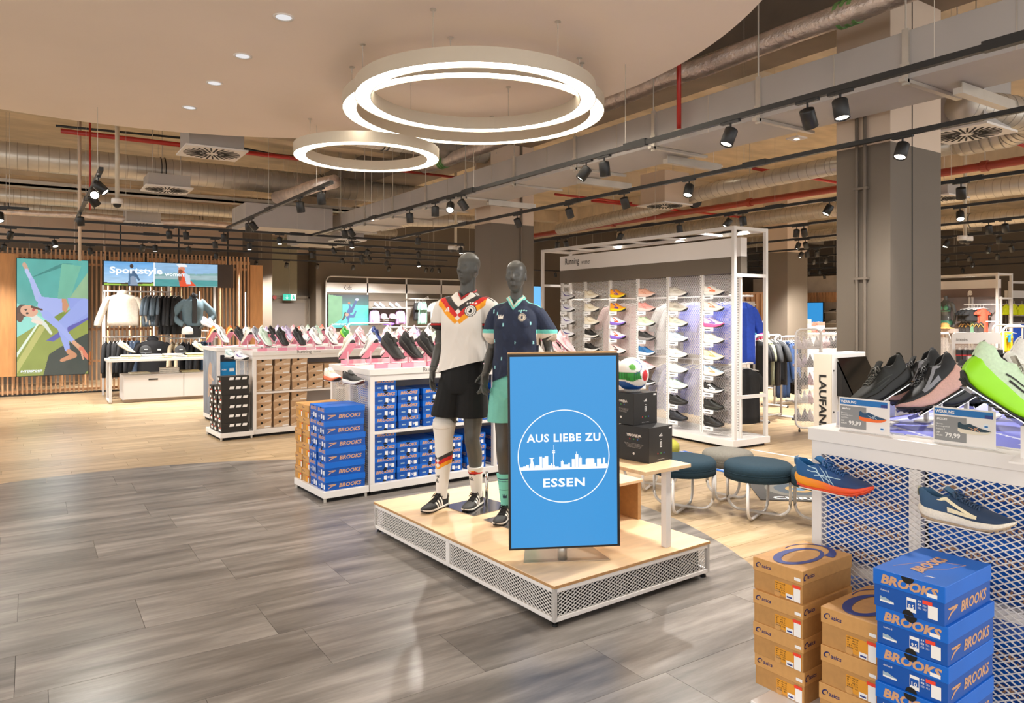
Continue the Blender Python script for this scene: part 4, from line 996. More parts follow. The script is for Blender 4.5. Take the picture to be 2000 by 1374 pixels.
# ================================================================== RIGHT FOREGROUND ISLAND
QR = W(1.838, 2.525); BR = ((QR.x, QR.y), FR)
IR = island(QR, 2.7, .86, 'white mesh ended shoe island in the right foreground', H=1.135, bays=2, shelf=.57, plh=.134, pld=.86, plw=.56, endmesh=False)
mesh_panel(IR, (.006, .03, .1), .80, 1.135-.21, R(90), px=.042, pz=.0235, t=.0042, dep=.004)
MB().box(.012, .05, .405, .45, .1, 1.02).obj('mullion', M_WHITE, IR)
MB().box(.012, .02, .0, .86, .53, .57).obj('shelf_edge', M_WHITE, IR)
shelf_stacks(BR, .572, [(.06, 4)], 'blue', .225, .36, .118, 'blue box behind near mesh, upper shelf', 'blue boxes behind the mesh', y=.03)
shelf_stacks(BR, .102, [(.06, 3)], 'blue', .225, .36, .118, 'blue box behind near mesh, lower shelf', 'blue boxes behind the mesh', y=.03)
shelf_stacks(BR, .572, [(.06, 4)], 'blue', .225, .36, .118, 'blue box behind far mesh, upper shelf', 'blue boxes behind the mesh', y=.46)
shelf_stacks(BR, .102, [(.06, 3)], 'blue', .225, .36, .118, 'blue box behind far mesh, lower shelf', 'blue boxes behind the mesh', y=.46)
shelf_stacks(BR, .572, [(.36, 3), (.62, 3), (.88, 4)], 'blue', .225, .36, .118, 'blue box deeper in right island', 'blue boxes behind the mesh', y=.03)
def big_stack(y, x0, kind, wy, ly, h, n, z, nm, sizes, jit=.012):
    for k in range(n):
        i = n-1-k; hh = 'topmost' if k == n-1 else (ORD[i]+' from the top')
        box_at(kind, wy, ly, h, BR, (x0+rnd.uniform(-.008, .006), y+rnd.uniform(-.005, .005), z+k*h), R(-90), f'{nm}, {hh}', 'foreground boxes in three stacks', sizes[i % len(sizes)], detail=2, side=1, jitter=rnd.uniform(-jit, jit))
big_stack(.742, -.435, 'kraft', .222, .352, .128, 4, .139, 'brown shoe box in the left foreground stack', ('9',))
big_stack(.437, -.463, 'kraft', .215, .35, .140, 3, .139, 'brown shoe box in the middle foreground stack with finger holes', ('8',))
big_stack(.205, -.512, 'blue', .229, .358, .127, 5, .139, 'large blue shoe box in the right foreground stack', ('8.5', '9.5', '10', '9'))
# printed blue acrylic on the top, pale raised edges
pc = Pic(110, 50, '6f74d8', '7c86e0').mottle(.12, 8, 2)
for a in range(7): pc.line([(a*.17-.1, 0), (a*.17+.12, 1)], .018, 'dfe4fa', 2)
for a in range(4): pc.line([(0, .1+a*.27), (1, .16+a*.25)], .014, 'eef0fb', 2)
t_ = pc.obj('printed_inlay', 2.4, .74, M_PRINT, IR, (.12, .06, 1.1365), (R(-90), 0, 0)); t_.location = (.12, .06, 1.1365); t_.rotation_euler = (R(-90), 0, 0)
M_PALEB = mat('pale_blue_acrylic', 'cfd6f2', .2, noise_s=4, noise_a=.05)
for k in range(9): MB().box(.12+k*.27, .38+k*.27, .81, .815, 1.136, 1.20).obj('acrylic_edge', M_PALEB if k % 2 else M_WHITE, IR)
for k in range(5): MB().box(.1, .104, .06+k*.15, .2+k*.15, 1.136, 1.142).obj('acrylic_edge', M_PALEB if k % 2 else M_WHITE, IR)
# black and pink shoes in a row, toes down to the left
def cam_shoe(px, py, D, yaw, pitch, label, roll=0, plate=True, postx=0, **k):
    c = W((px-1000)/1420*D, D, HC-(py-612)/1420*D)
    M = Matrix.Translation(c) @ Matrix.Rotation(R(yaw-33.5), 4, 'Z') @ Matrix.Rotation(R(pitch), 4, 'Y') @ Matrix.Rotation(R(roll), 4, 'X')
    sc_ = k.get('scale', 1); T = M @ Matrix.Translation((-.15*sc_, 0, -.055*sc_))
    if plate:
        o = empty('shoe_stand', 'white sloping stand, '+label, 'shoe stand', (c.x, c.y, 1.137), 0, 'white sloping shoe stands')
        T2 = Matrix.Translation(-o.location) @ M @ Matrix.Translation((0, 0, -.054*sc_))
        b = MB(); b.T = T2; b.box(-.13, .14, -.045, .045, -.004, 0); b.box(.135, .14, -.045, .045, 0, .012); b.obj('sloping_plate', M_CHROME, o)
        top = T2 @ Vector((postx, 0, -.004)); MB().box(top.x-.008, top.x+.008, top.y-.008, top.y+.008, .006, top.z).obj('post', M_WHITE, o)
        MB().box(-.09, .09, -.03, .03, 0, .007).obj('foot_plate', M_WHITE, o, rot=FR+R(10), loc=(top.x, top.y, 0))
    s = shoe(label, T.to_translation(), T, **k); return s
BK = dict(upper='1b1c18', sole='151513', out='111111', lace='8d8a80', lining='191a17')
cam_shoe(1716, 752, 3.3, 190, 29, 'all black chunky running shoe, leftmost on the right island', kind='max', hero=True, scale=1.06, roll=10, style='bird', mark='30322c', **{**BK, 'lace': '4a4840'})
PK = dict(upper='1a1b1c', sole='d9ab9c', out='2a2726', lace='222222', lining='141414', mark='8f8f92')
cam_shoe(1792, 752, 3.42, 188, 28, 'black running shoe with thick dusty pink sole, second from the left', kind='ultra', hero=True, scale=1.1, style='arrow', roll=20, **PK)
cam_shoe(1818, 764, 3.25, 188, 28, 'black running shoe with thick dusty pink sole, lower one of the pair', kind='ultra', hero=True, scale=1.1, style='arrow', roll=20, **PK)
cam_shoe(1876, 752, 3.3, 188, 28, 'dark grey running shoe right of the pink soled pair', kind='max', hero=True, scale=1.12, style=None, **{**BK, 'upper': '262a28', 'sole': '1d1f1f'})
cam_shoe(1924, 748, 3.5, 188, 28, 'dark grey running shoe half hidden by the green soled one', kind='max', hero=True, scale=1.1, style=None, **{**BK, 'upper': '24282a', 'sole': '1d1f1f'})
M_LIME = mat('lime_sole', '9be81f', .4, noise_s=6, noise_a=.08)
M_MESHG = mat('pale_green_knit', 'cfe9c6', .7, noise_s=120, noise_a=.08, bump=.3, bump_s=300)
cam_shoe(1974, 772, 2.5, -22, 35, 'white and pale green running shoe with lime sole at the right edge', kind='ultra', hero=True, scale=1.1, upper=M_MESHG, sole=M_LIME, out='20241c', lace='eeeee6', lining='ece9df', mark='2a2d26', style='bird', roll=-6, postx=.09)
cam_shoe(2050, 742, 2.7, -22, 36, 'white running shoe just outside the right edge', kind='max', hero=True, scale=1.08, upper='f1efe8', sole='f1f3ea', out='20241c', style=None)
# shoes on the mesh end panel
def grad_mat(name, stops, axis=0, lo=0, hi=.3, rough=.45):
    m = bpy.data.materials.new(name); m.use_nodes = True; nt = m.node_tree; b = nt.nodes['Principled BSDF']; b.inputs['Roughness'].default_value = rough
    tc = nt.nodes.new('ShaderNodeTexCoord'); sp = nt.nodes.new('ShaderNodeSeparateXYZ'); mr = nt.nodes.new('ShaderNodeMapRange'); r = nt.nodes.new('ShaderNodeValToRGB')
    nt.links.new(tc.outputs['Object'], sp.inputs[0]); nt.links.new(sp.outputs[axis], mr.inputs[0]); mr.inputs[1].default_value = lo; mr.inputs[2].default_value = hi
    nt.links.new(mr.outputs[0], r.inputs[0]); nt.links.new(r.outputs[0], b.inputs['Base Color'])
    while len(r.color_ramp.elements) < len(stops): r.color_ramp.elements.new(.5)
    for e, (p_, c_) in zip(r.color_ramp.elements, stops): e.position = p_; e.color = (*lin(c_), 1)
    MATS[name] = m; return m
M_OSOLE = grad_mat('orange_sole', [(0, 'f7a81c'), (.35, 'f58a1c'), (.55, 'f4602a'), (1, 'f04a26')])
M_BLUEKN = grad_mat('blue_knit', [(0, '1f5d92'), (.4, '22518a'), (.7, '23406f'), (1, '2c3b62')], rough=.7)
M_NAVYKN = grad_mat('navy_knit', [(0, '35597a'), (.3, '2f4c6c'), (.5, '263a55'), (1, '243956')], rough=.7)
M_CREAMS = grad_mat('cream_sole', [(0, 'e9e0cf'), (.3, 'd9b468'), (.55, 'd8b060'), (.8, 'e8dfcb')], axis=0)
wall_shoe(QR, -.11, .86, .90, R(-90), 'blue running shoe with yellow to orange sole on the mesh end panel', upper=M_BLUEKN, sole=M_OSOLE, out='e8502a', lace='1f4f86', lining='1a5f94', mark='b9d6e6', style='cross', hero=True, scale=1.1)
wall_shoe(QR, -.11, .35, .875, R(-90), 'navy running shoe with cream sole on the mesh end panel', upper=M_NAVYKN, sole='e9e0cf', out='b09a80', lace='27405e', lining='3c6080', mark='efe2bd', style='arrow', hero=True, scale=1.04)
# price signs
def price_sign(y, brand, l3, uvp, price, su, so, sm, label):
    o = empty('price_sign', label, 'price sign', loc(QR, .035, y, 1.136), FR+R(-90), 'upright price signs on the right island')
    w_, h_ = .215, .142
    MB().box(0, w_, 0, .003, 0, h_).obj('acrylic_holder', M_WHITE2, o); MB().box(0, w_, -.01, .03, 0, .003).obj('foot', M_GLASS, o)
    flat(o, 'blue_band', .004, w_-.008, h_-.03, h_-.006, mat('band_blue', '0a6fb8', .4), (0, -.0002, 0))
    text('lettering', 'WERBUNG', o, (.042, -.0012, h_-.018), .068, .0125, mtl=M_TXTW, bold=.03)
    flat(o, 'navy_corner', w_-.035, w_-.009, h_-.03, h_-.017, M_NAVY, (0, -.0008, 0))
    flat(o, 'grey_field', .004, .118, .012, h_-.036, mat('field_grey', '8e8e8e', .5), (0, -.0002, 0))
    text('brand_lettering', brand, o, (.032, -.0012, h_-.047), .038, .0085, mtl=M_TXTW, bold=.03, shear=.2)
    text('lettering', 'Herren-', o, (.01, -.0012, h_-.066), .028, .006, mtl=M_TXTW, align='L'); text('lettering', 'Runningschuh', o, (.01, -.0012, h_-.076), .05, .007, mtl=M_TXTW, align='L')
    text('lettering', l3, o, (.01, -.0012, h_-.086), .032, .006, mtl=M_TXTW, align='L')
    text('lettering', 'UVP', o, (.01, -.0012, .042), .014, .0065, mtl=M_TXTW, bold=.02, align='L'); text('lettering', uvp, o, (.01, -.0012, .031), .024, .0065, mtl=M_TXTW, bold=.02, align='L')
    text('price_lettering', price, o, (.07, -.0012, .034), .054, .021, mtl=M_TXTW, bold=.03)
    P = PROF['runner']; sc_ = .115/.3; x0, z0 = .088, .048
    up_ = [(x0+s*.3*sc_, z0+(ip(P['r'], s))*sc_) for s in np.linspace(0, 1, 18)]+[(x0+s*.3*sc_, z0+ip(P['t'], s)*sc_) for s in np.linspace(1, 0, 8)]
    so_ = [(x0+s*.3*sc_, z0+ip(P['t'], s)*sc_) for s in np.linspace(0, 1, 12)]+[(x0+s*.3*sc_, z0+ip(P['b'], s)*sc_) for s in np.linspace(1, 0, 12)]
    for nm, pl_, c in (('shoe_picture', up_, su), ('sole_picture', so_, so)):
        # concave outline split into quads
        n = len(pl_)//2; b = MB()
        if nm == 'sole_picture':
            for i in range(11): b.add([(pl_[j][0], -.0012, pl_[j][1]) for j in (i, i+1, 22-i, 23-i)], [(0, 1, 2, 3)])
        else:
            lo_ = lambda x: z0+ip(P['t'], min(1, max(0, (x-x0)/(.3*sc_))))*sc_
            for i in range(17): b.add([(pl_[i][0], -.001, pl_[i][1]), (pl_[i+1][0], -.001, pl_[i+1][1]), (pl_[i+1][0], -.001, lo_(pl_[i+1][0])), (pl_[i][0], -.001, lo_(pl_[i][0]))], [(0, 1, 2, 3)])
        put(nm, b.mesh(nm, mat('print_'+c, c, .5), fix=False), o)
    b = MB()
    for (xa, za, xb, zb) in ((.3, .06, .5, .035), (.36, .035, .55, .06), (.45, .06, .6, .03)): b.bar((x0+xa*.3*sc_*1.1, -.0016, z0+za*sc_*1.1), (x0+xb*.3*sc_*1.1, -.0016, z0+zb*sc_*1.1), .0016, .0003, up=(0, 1, 0))
    b.obj('mark_picture', mat('print_'+sm, sm, .5), o)
    hole(o, .011, (w_-.03, -.0004, .024 if 'asics' in brand else .082), 0, mat('seal_white', 'e9edf2', .5)); flat(o, 'seal_mark', w_-.036, w_-.024, .021 if 'asics' in brand else .079, .027 if 'asics' in brand else .085, mat('band_blue', '0a6fb8', .4), (0, -.0014, 0))
    return o
price_sign(.752, 'asics', 'Gel-Pulse', '139,99', '99,99', '234b6e', 'f4702a', 'c9dbe6', 'price sign 99,99 with a blue and orange shoe picture')
price_sign(.368, 'BROOKS', 'Anthem 8', '100,00', '79,99', '1d3b4a', 'e6dcc8', 'f0b488', 'price sign 79,99 with a dark teal shoe picture')
# ================================================================== PLATFORM
QP = W(.219, 3.77)        # near corner; local x to the right (1.26), y into the hall (2.11)
PZ_ = .222
IP = empty('display_platform', 'low white mesh sided platform with pale wooden top in the middle', 'display platform', (QP.x, QP.y, 0), FR)
MB().box(0, 1.26, 0, 2.11, PZ_-.018, PZ_).obj('wooden_top', [M_BIRCH], IP, bevel=.002)
MB().box(-.001, 1.261, -.001, 2.111, PZ_-.017, PZ_-.002).obj('edge_banding', M_EDGE, IP)
def frame(parent, x0, x1, y0, y1, z0, z1, t=.022, name='frame'):
    for p, q in (((x0, y0), (x1, y1)),):
        d = V(x1-x0, y1-y0, 0)
        MB().bar((x0, y0, z0+t/2), (x1, y1, z0+t/2), t, t).obj('bottom_rail', M_WHITE, parent, bevel=.002)
        MB().bar((x0, y0, z1-t/2), (x1, y1, z1-t/2), t, t).obj('top_rail', M_WHITE, parent, bevel=.002)
    for (x, y) in ((x0, y0), (x1, y1)): MB().box(x-t/2, x+t/2, y-t/2, y+t/2, z0, z1).obj('corner_post', M_WHITE, parent, bevel=.002)
fz0, fz1 = .03, PZ_-.018
frame(IP, .012, 1.248, .012, .012, fz0, fz1); frame(IP, .012, .012, .012, 1.05, fz0, fz1); frame(IP, .012, .012, 1.07, 2.098, fz0, fz1)
frame(IP, 1.248, 1.248, .012, 2.098, fz0, fz1); frame(IP, .012, 1.248, 2.098, 2.098, fz0, fz1)
k_ = dict(px=.035, pz=.0195, t=.0035, dep=.004)
mesh_panel(IP, (.035, .012, fz0+.022), 1.19, fz1-fz0-.044, **k_)
mesh_panel(IP, (.012, .035, fz0+.022), 1.0, fz1-fz0-.044, R(90), **k_); mesh_panel(IP, (.012, 1.085, fz0+.022), 1.0, fz1-fz0-.044, R(90), **k_)
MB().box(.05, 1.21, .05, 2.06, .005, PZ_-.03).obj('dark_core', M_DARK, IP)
for x in (.03, 1.23):
    for y in (.03, 1.06, 2.08): MB().cyl((x, y, 0), (x, y, .012), .018, 12).cyl((x, y, .012), (x, y, .03), .008, 8).obj('levelling_foot', M_BLACK, IP)
# ------------------------------------------------------------------ big screen
sc = W((1103-1000)/1420*4.16, 4.16, 0)
S = empty('portrait_screen', 'large portrait screen with white city skyline on blue', 'screen', (sc.x, sc.y, PZ_), (0, R(-.45), face(-6.0)))
sw, sh, zb = .64, 1.108, .078
MB().box(-sw/2, sw/2, -.02, .012, zb, zb+sh).obj('bezel', M_BLACK, S, bevel=.002)
MB().box(-sw/2+.004, sw/2-.001, .012, .05, zb+.01, zb+sh+.009).obj('wooden_back', mat('oak_back', 'c79a66', .45, noise_s=6, noise_a=.12, stretch=(1, 1, 6)), S, bevel=.002)
MB().box(-sw/2+.011, sw/2-.017, -.0215, -.02, zb+.012, zb+sh-.014).obj('panel', M_LAPIS, S)
MB().lathe([(0, 0), (.027, 0), (.027, .1), (0, .1)], 24, c=(-.01, .02, .004)).obj('stand_tube', mat('brushed_tube', 'b9b4ac', .3, .6), S, True)
MB().prism([(-.24, -.02), (.26, -.02), (.2, .24), (-.2, .24)], 0, .005, 'xy').obj('foot_plate', mat('foot_metal', 'c2b4a2', .22, .5), S)
cxs, czs, rr = -.004, zb+sh*.475, .262
b = MB(); n = 96; t_ = .0028
b.add([((cxs+(rr+(t_ if k else -t_))*math.cos(i*2*math.pi/n)), -.0222, (czs+(rr+(t_ if k else -t_))*math.sin(i*2*math.pi/n))) for i in range(n) for k in (0, 1)], [(2*i, 2*i+1, (2*i+3) % (2*n), (2*i+2) % (2*n)) for i in range(n)])
b.obj('circle', M_SWHITE, S, fix=False)
def stext(s, z, w_, h_): text('lettering', s, S, (cxs, -.0222, z), w_, h_, mtl=M_SWHITE, bold=.028, spacing=1.1)
stext('AUS LIEBE ZU', czs+.105, .425, .047); stext('ESSEN', czs-.15, .24, .05)
b = MB(); zl = czs-.07; ux = rr*.96
def bl(x0, x1, h_, y=-.0222): b.add([(cxs+x0*ux, y, zl), (cxs+x1*ux, y, zl), (cxs+x1*ux, y, zl+h_), (cxs+x0*ux, y, zl+h_)], [(0, 1, 2, 3)])
b.add([(cxs-ux, -.0222, zl-.006), (cxs+ux, -.0222, zl-.006), (cxs+ux, -.0222, zl+.006), (cxs-ux, -.0222, zl+.006)], [(0, 1, 2, 3)])
for x0, x1, h_ in ((-1, -.93, .012), (-.93, -.86, .018), (-.86, -.8, .025), (-.66, -.56, .022), (-.56, -.5, .07), (-.49, -.44, .064), (-.44, -.36, .072), (-.36, -.3, .02), (-.3, -.27, .03), (-.22, -.12, .012), (-.07, -.01, .04), (-.05, -.03, .05), (-.01, .1, .022), (.1, .14, .03), (.18, .25, .052), (.26, .33, .078), (.28, .29, .094), (.34, .41, .058), (.37, .375, .068), (.41, .5, .018), (.5, .7, .05), (.52, .68, .053), (.7, .74, .025), (.76, .86, .05), (.86, .9, .02), (.9, .95, .055), (.95, 1, .02)): bl(x0, x1, h_)
for x0, x1, a in ((-.80, -.77, -.035), (-.67, -.70, -.02)): b.add([(cxs+x0*ux, -.0222, zl), (cxs+(x0+.02)*ux, -.0222, zl), (cxs+(-.735+.01)*ux, -.0222, zl+.06), (cxs-.735*ux, -.0222, zl+.06)], [(0, 1, 2, 3)])
bl(-.78, -.69, .03); bl(-.76, -.71, .062); b.add([(cxs-.79*ux, -.0222, zl+.06), (cxs-.68*ux, -.0222, zl+.06), (cxs-.68*ux, -.0222, zl+.064), (cxs-.79*ux, -.0222, zl+.064)], [(0, 1, 2, 3)])
bl(-.245, -.222, .09); bl(-.237, -.23, .135); bl(-.26, -.207, .02)
for z_ in (.088, .098): b.add([(cxs-.27*ux, -.0223, zl+z_), (cxs-.2*ux, -.0223, zl+z_), (cxs-.2*ux, -.0223, zl+z_+.005), (cxs-.27*ux, -.0223, zl+z_+.005)], [(0, 1, 2, 3)])
b.obj('skyline', M_SWHITE, S, fix=False)
# ------------------------------------------------------------------ small table, block, ball boxes, ball
tp = W(.935, 4.415); T = empty('side_table', 'small table with pale wooden top and white leg behind the screen', 'table', (tp.x, tp.y, PZ_), FR)
MB().box(-.255, .145, -.072, .62, .475, .497).obj('wooden_top', M_BIRCH, T, bevel=.002); MB().box(-.10, .05, -.06, .5, .467, .475).obj('top_bracket', M_WHITE, T)
MB().box(-.021, .021, -.021, .021, 0, .475).obj('leg', M_WHITE, T, bevel=.002)
MB().box(-.021, .021, .45, .49, .0, .475).obj('leg', M_WHITE, T, bevel=.002)
bp = W(.68, 5.10); Bk = empty('wooden_block', 'upright wooden block at the far edge of the platform beside the screen', 'block', (bp.x, bp.y, PZ_), FR)
MB().box(-.3, .11, .02, .05, 0, .255).box(-.3, -.27, -.2, .02, 0, .255).obj('side_board', M_BIRCH, Bk); MB().box(.08, .11, -.2, .02, 0, .255).obj('side_board', M_EDGE, Bk); MB().box(-.31, .12, -.21, .06, .255, .275).obj('top_board', M_BIRCH, Bk, bevel=.002)
def ball_box(px, D, z, s, rot, label):
    c = W((px-1000)/1420*D, D); o = empty('ball_box', label, 'box', (c.x, c.y, z), rot, 'black ball boxes on the side table')
    MB().box(-s/2, s/2, -s/2, s/2, 0, s*.92).obj('carton', mat('ball_card', '1d1c1c', .4, noise_s=20, noise_a=.05), o, bevel=.002)
    h = s*.92
    for rz, fx in ((0, (0, -s/2)), (R(-90), (-s/2, 0))):
        P = lambda u, z_: (fx[0]+(u if rz == 0 else 0), fx[1]-(u if rz else 0), z_)
        if rz:
            text('lettering', 'TRIONDA', o, P(0, h*.74), s*.5, s*.07, rz=rz, mtl=M_TXTW, bold=.04)
            text('lettering', 'PRO', o, P(.03, h*.69), s*.12, s*.025, rz=rz, mtl=M_TXTW)
            for i in range(4): text('small_print', 'FIFA QUALITY MATCH BALL REPLICA 2026', o, P(0, h*(.5-.035*i)), s*(.62-.06*i), s*.014, rz=rz, mtl=M_TXTW)
            hole(o, s*.035, P(0, h*.22), rz, M_TXTW)
        else:
            b = MB()
            for k in range(3): x = -s*.06+k*s*.045; b.add([(x, -.0006, h*.72), (x+s*.035, -.0006, h*.72), (x+s*.0, -.0006, h*(.76+.03*k)), (x-s*.02, -.0006, h*(.745+.03*k))], [(0, 1, 2, 3)])
            b.obj('three_bar_mark', M_TXTW, o, fix=False).location = (0, -s/2, 0)
            b = MB(); 
            for (x0, x1, z0, z1) in ((-.03, .03, .62, .63), (-.04, -.022, .42, .56), (.022, .04, .42, .56), (-.04, .04, .55, .57), (-.04, .04, .41, .43), (-.008, .008, .45, .53)): b.add([(x0*s, -.0006, z0*h), (x1*s, -.0006, z0*h), (x1*s, -.0006, z1*h), (x0*s, -.0006, z1*h)], [(0, 1, 2, 3)])
            b.obj('cup_mark', M_TXTW, o, fix=False).location = (0, -s/2, 0)
            text('small_print', 'KAPSCH CUP BALL', o, (0, -s/2, h*.07), s*.3, s*.018, mtl=M_TXTW)
        for i, c_ in enumerate(('c8322c', '3f9a4a', '2d5fb0')): hole(o, s*.02, P((i-1)*s*.13, h*(.63 if rz else .24)), rz, mat('dot_'+c_, c_, .5))
    flat(o, 'price_sticker', s*.34, s*.46, h-.02, h-.01, M_TXTW, (0, -s/2, 0))
    return o
zt = PZ_+.497
ball_box(1261, 4.60, zt, .236, FR+R(5), 'black ball box with white print, lower one on the side table')
ball_box(1236, 4.69, zt+.2172, .217, FR+R(1), 'black ball box, upper one carrying the ball')
bc = W((1234-1000)/1420*4.69, 4.69, zt+.2172+.2+.11)
BL = empty('football', 'colourful match football with green, red and blue panels on the black boxes', 'football', bc, face(0))
b = MB(); NU, NV = 96, 64; b.grid(lambda u, v: (.108*math.sin(v*math.pi)*math.cos(u*2*math.pi), .108*math.sin(v*math.pi)*math.sin(u*2*math.pi), .108*math.cos(v*math.pi)), NU, NV)
me = b.mesh('ball_skin', M_PRINT, True, fix=False)
a = me.color_attributes.new('Col', 'FLOAT_COLOR', 'POINT'); cols = []
def ballcol(p):
    x, y, z = p; c = lin('f2efe9')
    lobes = [(V(.55, -.78, .1), '3c9a3a'), (V(.0, -.85, -.55), '1f4fa0'), (V(.75, -.55, .25), 'c8202a')]
    def wave(u): return .13*math.sin(u*3)
    # panels as seen from the front (x right, z up)
    if y < .35:
        if ((x-.62)/.24)**2+((z+.02)/.42)**2 < 1: c = lin('ffffff')
        if ((x-.66)/.18)**2+((z+.02)/.34)**2 < 1: c = lin('c9202c')
        if -.32+.1*math.sin(x*4) < z < .16+.28*max(0, x) and x < .38-.3*z: c = lin('2f9a3c') if int((x+1)*22) % 3 else lin('1d6b2c')
        if ((x+.1)/.42)**2+((z-.52)/.3)**2 < 1: c = lin('eef2ee')
        if ((x+.1)/.2)**2+((z-.48)/.17)**2 < 1: c = lin('63b04a')
        if abs(((x+.05)/.5)**2+((z-.5)/.4)**2-1) < .12 and x > 0: c = lin('24418c')
        if z < -.5-.15*math.sin((x+.2)*3) and z > -.86: c = lin('1f58a8')
        if abs(z+.42+.12*math.sin((x+.2)*3)) < .05: c = lin('f4f4f2')
    else:
        c = lin(['c9202c', 'f2efe9', '2f9a3c', 'f2efe9', '1f58a8', 'f2efe9'][int((math.atan2(x, z)+3.1416)/1.05) % 6])
    return (*c, 1)
for v_ in me.vertices: cols += ballcol(v_.co/.108)
a.data.foreach_set('color', cols); put('ball_skin', me, BL)
tag(MB().lathe([(.035, 0), (.05, 0), (.052, .012), (.035, .012)], 24, c=(bc.x, bc.y, zt+.2172+.1998), close=True).obj('ball_ring', M_GLASS), 'clear ring holding the football on its box', 'ball ring')
# ------------------------------------------------------------------ stools
def stool(px, D, dia, col, label, rot=0, h=.45):
    c = W((px-1000)/1420*D, D); o = empty('stool', label, 'stool', (c.x, c.y, 0), R(rot), 'round upholstered stools'); r = dia/2
    fab = mat('stool_'+col, col, .9, noise_s=90, noise_a=.12, bump=.3, bump_s=260)
    MB().lathe([(0, h), (r*.72, h-.002), (r*.9, h-.012), (r*.985, h-.035), (r, h-.06), (r*.99, h-.075)], 40).obj('cushion', fab, o, True)
    MB().lathe([(r*.99, h-.075), (r*.985, h-.078), (r*.99, h-.082), (r*.985, h-.13), (r*.95, h-.135), (0, h-.135)], 40).obj('side_band', fab, o, True)
    MB().lathe([(r*.995, h-.074), (r*1.004, h-.078), (r*.995, h-.082)], 40).obj('piping', fab, o, True)
    for a in (0, 90):
        c_, s_ = math.cos(R(a)), math.sin(R(a)); z0 = .014 if a == 0 else .036; pts = []
        prof = [(-r*.93, h-.13), (-r*.93, .12)]+[(-r*.93+.1*(1-math.cos(t)), z0+.1-(.1)*math.sin(t)) for t in np.linspace(0, math.pi/2, 6)]
        prof += [(-x, z) for x, z in prof[::-1]]
        MB().tube([(x*c_, x*s_, z) for x, z in prof], .012, 10).obj('loop_leg', M_WHITE, o, True)
    return o
stool(1481, 5.86, .54, '0f2d3b', 'dark teal stool right of the side table, whole in view', 20)
stool(1334, 6.05, .54, '0f2d3b', 'dark teal stool directly behind the side table', 25)
stool(1421, 6.4, .44, '77736a', 'grey stool between the two teal stools, farther back', 10, .44)
stool(1270, 6.85, .54, 'aaa83e', 'olive yellow stool behind the ball boxes', 30)
stool(1617, 5.58, .54, '0f2d3b', 'dark teal stool half hidden by the mesh ended island', 15)
# ------------------------------------------------------------------ running track strip and round mat
a0, a1 = GZ(1390, 905, 0), GZ(1560, 905, 0)
p0, p1, p2, p3 = GZ(1378, 888, 0), GZ(1424, 916, 0), GZ(1545, 952, 0), GZ(1500, 914, 0)
rt = empty('track_mat', 'blue running track mat with white lane lines between the stools', 'floor mat', p0, 0)
u_ = V(math.sin(R(-3))*-1, math.cos(0), 0)
b0 = GZ(1385, 893, 0); b1 = GZ(1540, 930, 0); dd = (b1-b0).normalized(); nn = V(-dd.y, dd.x, 0)
if nn.dot(W(0, 1)) > 0: nn = -nn
Lr = 2.0; q = [b0-dd*.4, b0+dd*Lr, b0+dd*Lr+nn*.45, b0-dd*.4+nn*.45]
rt.location = (0, 0, 0)
MB().prism([(p.x, p.y) for p in q], .0, .004, 'xy').obj('mat_sheet', mat('mat_blue', '1765c4', .5, noise_s=5, noise_a=.05), rt)
for k in range(4):
    e = q[0]+nn*(.06+.11*k); MB().bar((e.x, e.y, .005), (e.x+dd.x*(Lr+.4), e.y+dd.y*(Lr+.4), .005), .012, .002).obj('lane_line', M_TXTW, rt)
e0, e1 = GZ(1468, 879, 0), GZ(1585, 899, 0)
tag(MB().bar((e0.x, e0.y, .001), (e1.x+.6*(e1-e0).x, e1.y+.6*(e1-e0).y, .001), .03, .004).obj('lane_marking', M_TXTW), 'single white line on the wood floor behind the stools', 'floor line')
c = GZ(1560, 958, 0); m_ = empty('round_mat', 'dark square mat with round emblem and lettering beside the island', 'floor mat', (c.x, c.y, 0), face(8))
MB().box(-.42, .42, -.42, .42, 0, .006).obj('mat_sheet', mat('mat_grey', '4a4744', .8, noise_s=60, noise_a=.1), m_)
for r_, col in ((.3, '77736c'), (.22, '4a5560'), (.12, 'b8965a'), (.06, '5a86a8')):
    o_ = MB().lathe([(0, 0), (r_, 0)], 32, c=(0, 0, .0065+(.3-r_)*.01)).obj('ring_print', mat('mat_'+col, col, .7), m_)
t_ = text('lettering', 'CURREX', m_, (0, -.34, .0075), .6, .09, mtl=M_TXTW, bold=.03); t_.rotation_euler = (R(-90), 0, 0)
t_ = text('lettering', 'TEST IT IN REAL', m_, (0, .34, .0075), .6, .07, mtl=M_TXTW, bold=.02); t_.rotation_euler = (R(-90), 0, 0)
# ------------------------------------------------------------------ kiosk
kc = W((1625-1000)/1420*4.9, 4.9); K = empty('analysis_kiosk', 'white kiosk with dark slanted monitor, lettering down its side', 'kiosk', (kc.x, kc.y, 0), FR)
M_CREAM = mat('cream_panel', 'd8cbb8', .5, noise_s=4, noise_a=.02)
MB().box(0, .44, 0, .13, 0, 1.365).obj('cabinet', M_WHITE2, K, bevel=.004)
MB().box(-.006, 0, .0, .13, 0, 1.36).obj('side_panel', M_CREAM, K)
t_ = text('lettering', 'LAUFANALYSE', K, (0, 0, 0), .58, .055, mtl=M_TXTK, bold=.03); t_.location = (-.0075, .062, .93); t_.rotation_euler = Matrix(((0, 1, 0), (0, 0, -1), (-1, 0, 0))).to_euler()
b = MB(); b.prism([(-.0, 1.31), (-.0, 1.08), (-.13, 1.05)], .06, .42, 'yz'); b.obj('monitor_housing', mat('monitor_black', '1b1917', .25), K)
